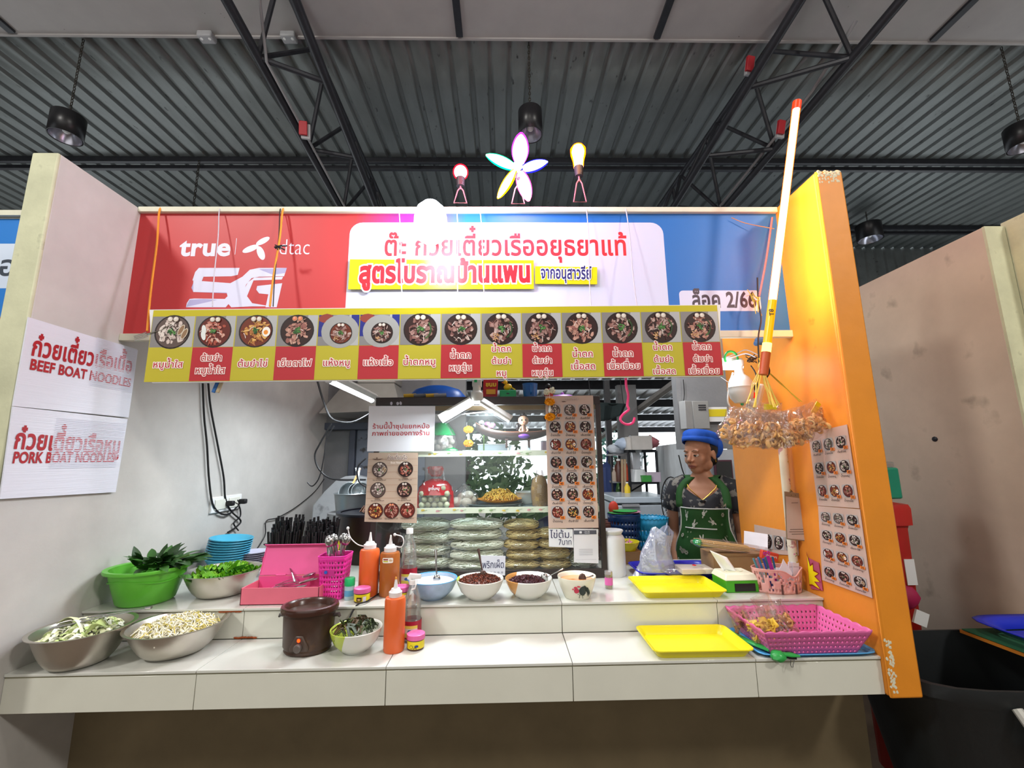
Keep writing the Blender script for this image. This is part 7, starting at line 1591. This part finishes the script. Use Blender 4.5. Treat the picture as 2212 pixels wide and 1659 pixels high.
part(t,'cloth',MB().grid(lambda u,v:(pt(1268+75*u,0,4.2).x*0+(-.12+.36*u-.05*v*u),.0+.03*math.sin(u*12),.14-.02*u-(.20-.06*u)*v*(1-.6*max(0,u-.6))),12,5),mat('awning_green','#1e2a2a',.9),solid=.004); part(t,'hem',MB().tube([(-.12,0,.14),(.24,0,.12)],.006,5),mat('awning_green')); part(t,'cord',MB().tube([(-.1,0,.14),(-.1,.25,2.93-o.z)],.004,5),m_blk); part(t,'cord',MB().tube([(.22,0,.12),(.22,.25,2.93-o.z)],.004,5),m_blk)
for px,l in((1380,'brown'),(1352,'second brown')): pass
t=thing('bamboo_poles','two tall pale bamboo poles leaning at the wire shelf','poles',pt(1347,1075,4.15)); o=t.location
for px in(1345,1351): part(t,'pole',MB().tube([pt(px,1075,4.15)-o,pt(px-1,992,4.15)-o],.012,8),mat('bamboo_old','#9a8468',.7))
# standing fan behind the cook
q=pt(1453,1085,3.05); t=thing('standing_fan','black standing fan behind the cook','fan',q); R0=.17
for r in(.17,.12,.07): part(t,'cage_ring',MB().tube([(r*.45*math.cos(a),0,r*math.sin(a)) for a in [2*PI*k/28 for k in range(28)]],.004,5,closed=True),m_blk)
mb=MB()
for k in range(36): a=2*PI*k/36; mb.tube([(.01*math.cos(a),-.01,.02*math.sin(a)),(R0*.45*math.cos(a),0,R0*math.sin(a))],.0016,4)
part(t,'cage_wires',mb,mat('fan_wire','#c8c8c8',.4),kind='stuff')
for k in range(3): part(t,'blade',MB().grid(lambda u,v,k=k:((.02+.05*u)*math.cos(k*2.1+v),.02+.02*v,(.03+.11*u)*math.sin(k*2.1+v*.9)),5,4),mat('fan_blade','#7a8288',.4),solid=.002)
part(t,'hub',MB().ball((0,.01,0),.03,10),m_blk); part(t,'stand',MB().tube([(0,.04,0),(0,.05,-q.z)],.014,8),m_blk)
wire([(1466,983,3.05),(1470,1000,3.05),(1474,1015,3.05),(1483,1040,3.05)],'black wire hanging on the white wall beside the cook',.004)
wire([(1476,820,2.93),(1478,850,2.93),(1476,870,2.93)],'black wire running up the grey partition',.003)
q=at(1560,890,Y=2.3); t=thing('wall_poster','yellow and white poster stuck behind the hanging snack bags','poster',at(1550,895,Y=2.92)); part(t,'sheet',MB().box((0,0,0),(.14,.003,.10)),m_white); part(t,'yellow_band',MB().box((0,-.002,.01),(.13,.003,.05)),mat('label_yellow'))
q=at(1566,1020,Y=2.9); t=thing('mirror','small framed mirror on the partition right of the cook','mirror',(q.x,2.92,q.z)); part(t,'frame',MB().box((0,0,0),(.12,.02,.16)),mat('maroon_card'),bevel=.003); part(t,'glass',MB().box((0,-.011,0),(.10,.003,.14)),mat('mirror_glass','#b8bcc4',.05,metal=1,noise=0))
# ================= the cook =================
PX0=at(1522,1100,Y=2.66); FB=math.radians(27)
per=thing('person','woman in green apron, dark floral shirt and blue cap standing behind the counter, looking left','person',(PX0.x,2.66,0),rz=-FB); per.scale=(1.05,1.05,1.071)
m_skin=mat('skin','#ac7a5e',.5,noise=.05,scale=9,spec=.4)
TBL=[(.0,.0,.0),(.72,.165,.125),(.82,.175,.135),(.92,.172,.142),(1.0,.158,.135),(1.08,.150,.128),(1.14,.156,.124),(1.19,.160,.112),(1.23,.152,.095),(1.262,.118,.078),(1.285,.080,.066),(1.31,.054,.055),(1.36,.046,.050)]
def RR(z):
    T_=TBL[1:]
    if z<=T_[0][0]: return T_[0][1:]
    for (a,b,c),(d,e,f) in zip(T_[:-1],T_[1:]):
        if z<=d: t=(z-a)/(d-a); t=t*t*(3-2*t)*.5+t*.5; return (b+(e-b)*t,c+(f-c)*t)
    return T_[-1][1:]
def TP(a,z,off=0):
    rx,ry=RR(z); ca,sa=math.cos(a),math.sin(a); q=(abs(ca)**2.4+abs(sa)**2.4)**(-1/2.4)
    bust=.018*math.exp(-((z-1.12)/.06)**2)*max(0,-sa) if z>.95 else 0
    return Vector(((rx*.87+off)*ca*q,(ry+off+bust)*sa*q,z))
body=MB()
zs=[.74+.02*i for i in range(32)]
body.add([TP(2*PI*i/36,z) for z in zs for i in range(36)],[(k*36+i,k*36+(i+1)%36,(k+1)*36+(i+1)%36,(k+1)*36+i) for k in range(len(zs)-1) for i in range(36)]+[tuple(range(35,-1,-1)),tuple((len(zs)-1)*36+i for i in range(36))])
for s in(-1,1):
    body.tube([(s*.085,.01,.82),(s*.095,.0,.60),(s*.095,.0,.44),(s*.10,.01,.25),(s*.10,.02,.08)],[.095,.085,.058,.056,.036],16)
    body.tube([(s*.10,.05,.045),(s*.10,-.02,.04),(s*.105,-.13,.028)],[.036,.040,.026],12,sy=.8)
    S_,E_,W_=Vector((s*.128,.01,1.222)),Vector((s*.178,.045,.985)),Vector((s*.160,-.075,.80))
    body.ball(S_,.052,14)
    body.tube([S_+Vector((-s*.03,0,.01)),S_+Vector((s*.012,.0,-.03)),S_.lerp(E_,.45)+Vector((s*.01,0,0)),E_,E_.lerp(W_,.3),E_.lerp(W_,.75),W_],[.046,.050,.047,.038,.038,.027,.023],16)
    d=(W_-E_).normalized(); body.ball(W_+d*.045,.034,12,sc_=(.55,1.0,1.15),rot=(.5,0,0))
    for k in range(4):
        b=W_+d*.075+Vector((0,-.022+.015*k,.012-.006*k)); L=[.062,.070,.066,.052][k]; body.tube([b-d*.02,b+d*L*.45,b+d*L*.8+Vector((-s*.010,0,0)),b+d*L+Vector((-s*.020,0,.0))],[.0095,.009,.0085,.007],8)
    b=W_+d*.03+Vector((-s*.012,-.02,0)); body.tube([b,b+d*.03+Vector((-s*.02,-.014,0)),b+d*.055+Vector((-s*.026,-.016,0))],[.012,.0105,.0085],8)
# head, turned towards the left of the picture
HY=math.radians(-34); HC=Vector((0.0,-.022,1.414)); HR=Matrix.Rotation(HY,3,'Z')@Matrix.Rotation(math.radians(5),3,'X')
def Hd(x,y,z): return HC+HR@(Vector((x,y,z))*1.05)
er=HR.to_euler()
hb_=MB()
def hball(x,y,z,r,s=(1,1,1),n=16): body.ball(Hd(x,y,z),r*1.05,n,sc_=s,rot=er)
hball(0,.012,.030,.083,(.92,1.08,1.02),28)          # skull
hball(0,-.018,-.020,.066,(.98,.98,1.08),24)         # face
hball(0,-.036,-.072,.040,(1.0,.86,.72),18)           # chin
for s in(-1,1):
    hball(s*.034,-.046,-.026,.030,(1,.75,.95)); hball(s*.042,-.010,-.055,.034,(.8,1.1,.9)); hball(s*.028,-.070,.022,.016,(1.4,.5,.45),12)
    hball(s*.076,.014,-.006,.020,(.38,.75,1.25),14); hball(s*.079,.016,-.024,.008,(.7,.9,1),10)
body.tube([Hd(0,-.074,.016),Hd(0,-.086,-.006),Hd(0,-.099,-.024),Hd(0,-.086,-.034)],[.008,.0085,.0115,.009],12)
for s in(-1,1): hball(s*.013,-.086,-.029,.0085,(1,1,.85),12)
body.tube([Hd(-.024,-.074,-.055),Hd(-.010,-.084,-.051),Hd(0,-.085,-.0525),Hd(.010,-.084,-.051),Hd(.024,-.074,-.055)],[.004,.0065,.006,.0065,.004],10)
body.tube([Hd(-.022,-.073,-.058),Hd(0,-.083,-.064),Hd(.022,-.073,-.058)],[.004,.0085,.004],10)
body.tube([HC+Vector((.0,.030,-.02)),HC+Vector((0,.022,-.10)),Vector((0,.004,1.29))],[.050,.045,.052],18)
bo=part(per,'body',body,m_skin,smooth=180)
q=bo.modifiers.new('r','REMESH'); q.mode='VOXEL'; q.voxel_size=.0042; q.use_smooth_shade=True
q=bo.modifiers.new('s','SMOOTH'); q.factor=.5; q.iterations=4
m_lip=mat('lips','#7c4038',.45); m_eyew=mat('eye_white','#c9c0b8',.25,noise=0); m_hair=mat('black_hair','#15110f',.45,noise=.2,scale=50)
for s in(-1,1):
    e=Hd(s*.030,-.0700,-.001)
    part(per,'eye',MB().ball(e,.0131,14,sc_=(1.25,.75,.62),rot=er).ball(Hd(s*.030-.002,-.0772,-.0015),.0068,10,sc_=(1,.6,1),rot=er,m=1),[m_eyew,m_hair])
    part(per,'eyelid',MB().tube([Hd(s*.017,-.078,-.001),Hd(s*.026,-.0808,.0052),Hd(s*.036,-.0775,.0045),Hd(s*.045,-.069,-.002)],[.0018,.003,.003,.0018],8),m_skin)
    part(per,'lash_line',MB().tube([Hd(s*.018,-.0785,-.002),Hd(s*.027,-.0822,.0022),Hd(s*.037,-.079,.0012),Hd(s*.045,-.0705,-.004)],.0011,5),m_hair)
    part(per,'eyebrow',MB().tube([Hd(s*.014,-.0830,.0195),Hd(s*.028,-.0830,.0265),Hd(s*.046,-.0695,.0215)],[.0018,.0026,.0012],6,sy=.6),mat('eyebrow','#2c1e18',.7))
    part(per,'earring',MB().tube([Hd(s*.082,.014,-.030),Hd(s*.083,.014,-.044)],.0028,6),mat('gold','#d8a63c',.25,metal=1))
    part(per,'nostril',MB().ball(Hd(s*.007,-.0955,-.0365),.003,8,sc_=(1,1,.5)),mat('nostril_dark','#3a1e18',.8))
part(per,'lips',MB().tube([Hd(-.023,-.0765,-.0562),Hd(-.010,-.0882,-.0525),Hd(0,-.0890,-.0540),Hd(.010,-.0882,-.0525),Hd(.023,-.0765,-.0562)],[.002,.0042,.0040,.0042,.002],8).tube([Hd(-.020,-.0775,-.0585),Hd(0,-.0890,-.0625),Hd(.020,-.0775,-.0585)],[.002,.0052,.002],8),m_lip)
# hair under the cap
hb2=MB(); hb2.ball(Hd(0,.0245,.032),.0885,26,sc_=(.945,1.04,1.02),rot=er)
for s in(-1,1): pass
hb2.ball(Hd(0,.075,-.040),.040,14,sc_=(1.3,.8,.9),rot=er)
part(per,'hair',hb2,m_hair)
# blue cap: headband plus soft crown hanging to the back
m_cap=mat('blue_cap_cloth','#1450b4',.75,noise=.06,scale=30,bump=.2,bscale=90)
V=[];N=40
def capring(k,rx,ry,cy,cz,tilt): return [Hd(rx*math.cos(2*PI*i/N),cy+ry*math.sin(2*PI*i/N),cz+tilt*math.sin(2*PI*i/N)) for i in range(N)]
rings=[capring(0,.0815,.0990,.012,.046,-.034),capring(1,.0835,.101,.014,.062,-.030),capring(2,.0830,.100,.018,.082,-.022)]
part(per,'cap_band',MB().add([p for r in rings for p in r],[(k*N+i,k*N+(i+1)%N,(k+1)*N+(i+1)%N,(k+1)*N+i) for k in range(2) for i in range(N)]),m_cap,solid=.003)
def wr_(a,k): return 1+.028*math.sin(a*9+k*2)+.02*math.sin(a*5+k)
R_=[(.083,.100,.018,.080,-.024),(.086,.106,.028,.091,-.030),(.085,.108,.040,.102,-.032),(.072,.092,.046,.114,-.026),(.046,.056,.046,.123,-.014),(.016,.02,.042,.126,-.003)]
V=[]
for k,(rx,ry,cy,cz,tl_) in enumerate(R_): V+=[Hd(rx*math.cos(2*PI*i/N)*wr_(2*PI*i/N,k),cy+ry*math.sin(2*PI*i/N)*wr_(2*PI*i/N,k+3),cz+tl_*math.sin(2*PI*i/N)) for i in range(N)]
part(per,'cap_crown',MB().add(V,[(k*N+i,k*N+(i+1)%N,(k+1)*N+(i+1)%N,(k+1)*N+i) for k in range(5) for i in range(N)]+[tuple(5*N+i for i in range(N))]),m_cap,sub=1,smooth=180)
part(per,'cap_back',MB().ball(Hd(0,.098,.036),.068,20,sc_=(1.15,.72,1.18),rot=er,jit=.05,rg=rnd(3)),m_cap,smooth=180)
# necklace
NP=[TP(-PI/2+t*.95,1.285-.115*(1-abs(t))**1.0-.0,.004) for t in [-1+k/8 for k in range(17)]]
part(per,'necklace',MB().tube(NP,.0016,6),MATS['gold'])
# shirt
m_sh=mat('dark_floral_cloth','#23242a',.75,noise=.2,scale=16,spot=(26,.54,.58,'#77736c')); 
nt=m_sh.node_tree
def ztop(a):
    d=((a+PI/2+PI)%(2*PI))-PI; return 1.288 if abs(d)>1.05 else 1.288-.118*(1-abs(d)/1.05)**.75
NA=60; V=[];K=16
for k in range(K+1):
    for i in range(NA):
        a=2*PI*i/NA; zt_=ztop(a); z=.76+(zt_-.76)*k/K; V.append(TP(a,z,.007+.003*math.sin(a*7+z*20)))
shirt=MB().add(V,[(k*NA+i,k*NA+(i+1)%NA,(k+1)*NA+(i+1)%NA,(k+1)*NA+i) for k in range(K) for i in range(NA)])
for s in(-1,1):
    S_,E_=Vector((s*.128,.01,1.222)),Vector((s*.178,.045,.985)); d=(E_-S_)
    r=[.052,.060,.064,.066,.070]; pts=[S_+Vector((-s*.045,0,.030)),S_+Vector((s*.002,0,.008)),S_+d*.15+Vector((s*.012,0,0)),S_+d*.33+Vector((s*.012,0,0)),S_+d*.48+Vector((s*.010,0,0))]
    a0=len(shirt.f); shirt.tube(pts,r,20); shirt.f.pop(); shirt.m.pop()
part(per,'shirt',shirt,m_sh,solid=.002,smooth=180); p=Print()
part(per,'bow',MB().ball(TP(-PI/2,1.165,.012),.010,8,sc_=(1.6,.6,.8)),mat('black_ribbon','#0c0c10',.5))
# apron
m_ap=mat('green_apron_cloth','#1f4f1e',.75,noise=.06,scale=20,bump=.15)
A0,A1=-PI/2-1.12,-PI/2+1.12
def apz(u): return 1.128
def AP(u,v,off=.014): # u,v in 0..1
    wd=1.0 if v<.45 else 1.0-.30*min(1,(v-.45)/.3); a=-PI/2+(u-.5)*2.5*wd; z=.70+(1.128-.70)*v; return TP(a,z,off+.004*math.sin(u*17+z*9)*(1-v*.6))
part(per,'apron',MB().grid(lambda u,v:AP(u,v),40,26),m_ap,solid=.002,smooth=180)
m_tr=mat('white_piping','#d0d2cc',.7)
part(per,'apron_piping',MB().tube([AP(0,k/20,.016) for k in range(21)]+[AP(k/20,1,.016) for k in range(21)]+[AP(1,1-k/20,.016) for k in range(21)],.0034,6),m_tr)
part(per,'pocket_piping',MB().tube([AP(.12+.6*k/16,.76,.018) for k in range(17)],.0030,6),m_tr)
for s in(-1,1):
    a=-PI/2+s*.66; P_=[TP(-PI/2+s*(.84-.10*k/8),1.128+(1.285-1.128)*k/8,.013) for k in range(9)]+[Vector((s*.075,.03,1.295)),Vector((s*.07,.07,1.27))]
    mb=MB(); V=[]
    for i,pp in enumerate(P_):
        V+= [pp+Vector((-.024,0,0)),pp+Vector((0,-.003,.001)),pp+Vector((.024,0,0))]
    part(per,'apron_strap',mb.add(V,[(3*i+j,3*i+j+1,3*i+4+j,3*i+3+j) for i in range(len(P_)-1) for j in range(2)]),m_ap,solid=.003,smooth=180)
# printed white motifs on the apron
p=Print(); rg=rnd(41); p.st=1e-5; c='#cfd0c6'; W=.40; H_=.428
spots=[(.16,.90),(.50,.94),(.86,.93),(.30,.80),(.66,.84),(.10,.66),(.45,.62),(.82,.60),(.25,.46),(.62,.44),(.92,.40),(.42,.28),(.12,.30),(.75,.25),(.55,.10),(.28,.12)]
for i,(u,v) in enumerate(spots):
    x,y=u*W,v*H_; r=.0135
    def rot(dx,dy,a): return (x+dx*math.cos(a)-dy*math.sin(a),y+dx*math.sin(a)+dy*math.cos(a))
    if i%3!=2:
        a=rg.uniform(-1.2,1.2); p.ell(x,y,r*.9,r*.75,c,12,a)
        for s in(-1,1): q=rot(s*r*.6,r*1.4,a); p.ell(q[0],q[1],r*.32,r*.95,c,10,a-s*.35); p.ell(q[0],q[1],r*.14,r*.6,'#235c22',8,a-s*.35)
        q=rot(r*.3,-r*1.3,a); p.ell(q[0],q[1],r*.35,r*.6,c,8,a)
        for s in(-1,1): q=rot(s*r*.3,r*.05,a); p.ell(q[0],q[1],r*.12,r*.15,'#235c22',6)
    else:
        for k in range(6): a=k*PI/3; p.ell(x+r*.55*math.cos(a),y+r*.55*math.sin(a),r*.35,r*.3,'#a8a894',8,a)
        p.ell(x,y,r*.3,r*.3,'#4a4a3a',8)
for k in range(22): x,y=rg.uniform(.03,W-.03),rg.uniform(.03,H_-.02); p.ell(x,y,.0045,.0045,'#9aa88c',8); p.ell(x,y,.0026,.0026,'#235c22',8)
p.v=[tuple(AP(x/W,min(.99,y/H_),.0175+z*2)) for x,y,z in p.v]
p.build('apron_print',per)
p=Print(); rg=rnd(44); p.st=1e-5     # pale flowers on the shirt
for k in range(34):
    x,y=rg.uniform(0,1),rg.uniform(0,1); r=.020
    for j in range(5): a=j*PI*.4+k; p.ell(x*.6+r*.5*math.cos(a),y*.5+r*.5*math.sin(a),r*.45,r*.32,rg.choice(['#8e8a7c','#6a6c70','#a8a08c']),8,a)
    p.ell(x*.6,y*.5,r*.22,r*.22,'#3a3a38',8)
def SH(x,y):
    a=x/.6*2*PI; return a,.77+(ztop(a)-.79)*min(1,y/.5)
p.v=[tuple(TP(*SH(x,y),.0115+z)) for x,y,z in p.v]; p.build('shirt_print',per)
part(per,'trousers',MB().tube([(-.09,.0,.78),(-.10,.0,.45),(-.10,.01,.10)],[.108,.085,.070],18).tube([(.09,.0,.78),(.10,.0,.45),(.10,.01,.10)],[.108,.085,.070],18),mat('dark_trousers','#22242a',.8))
print('done')
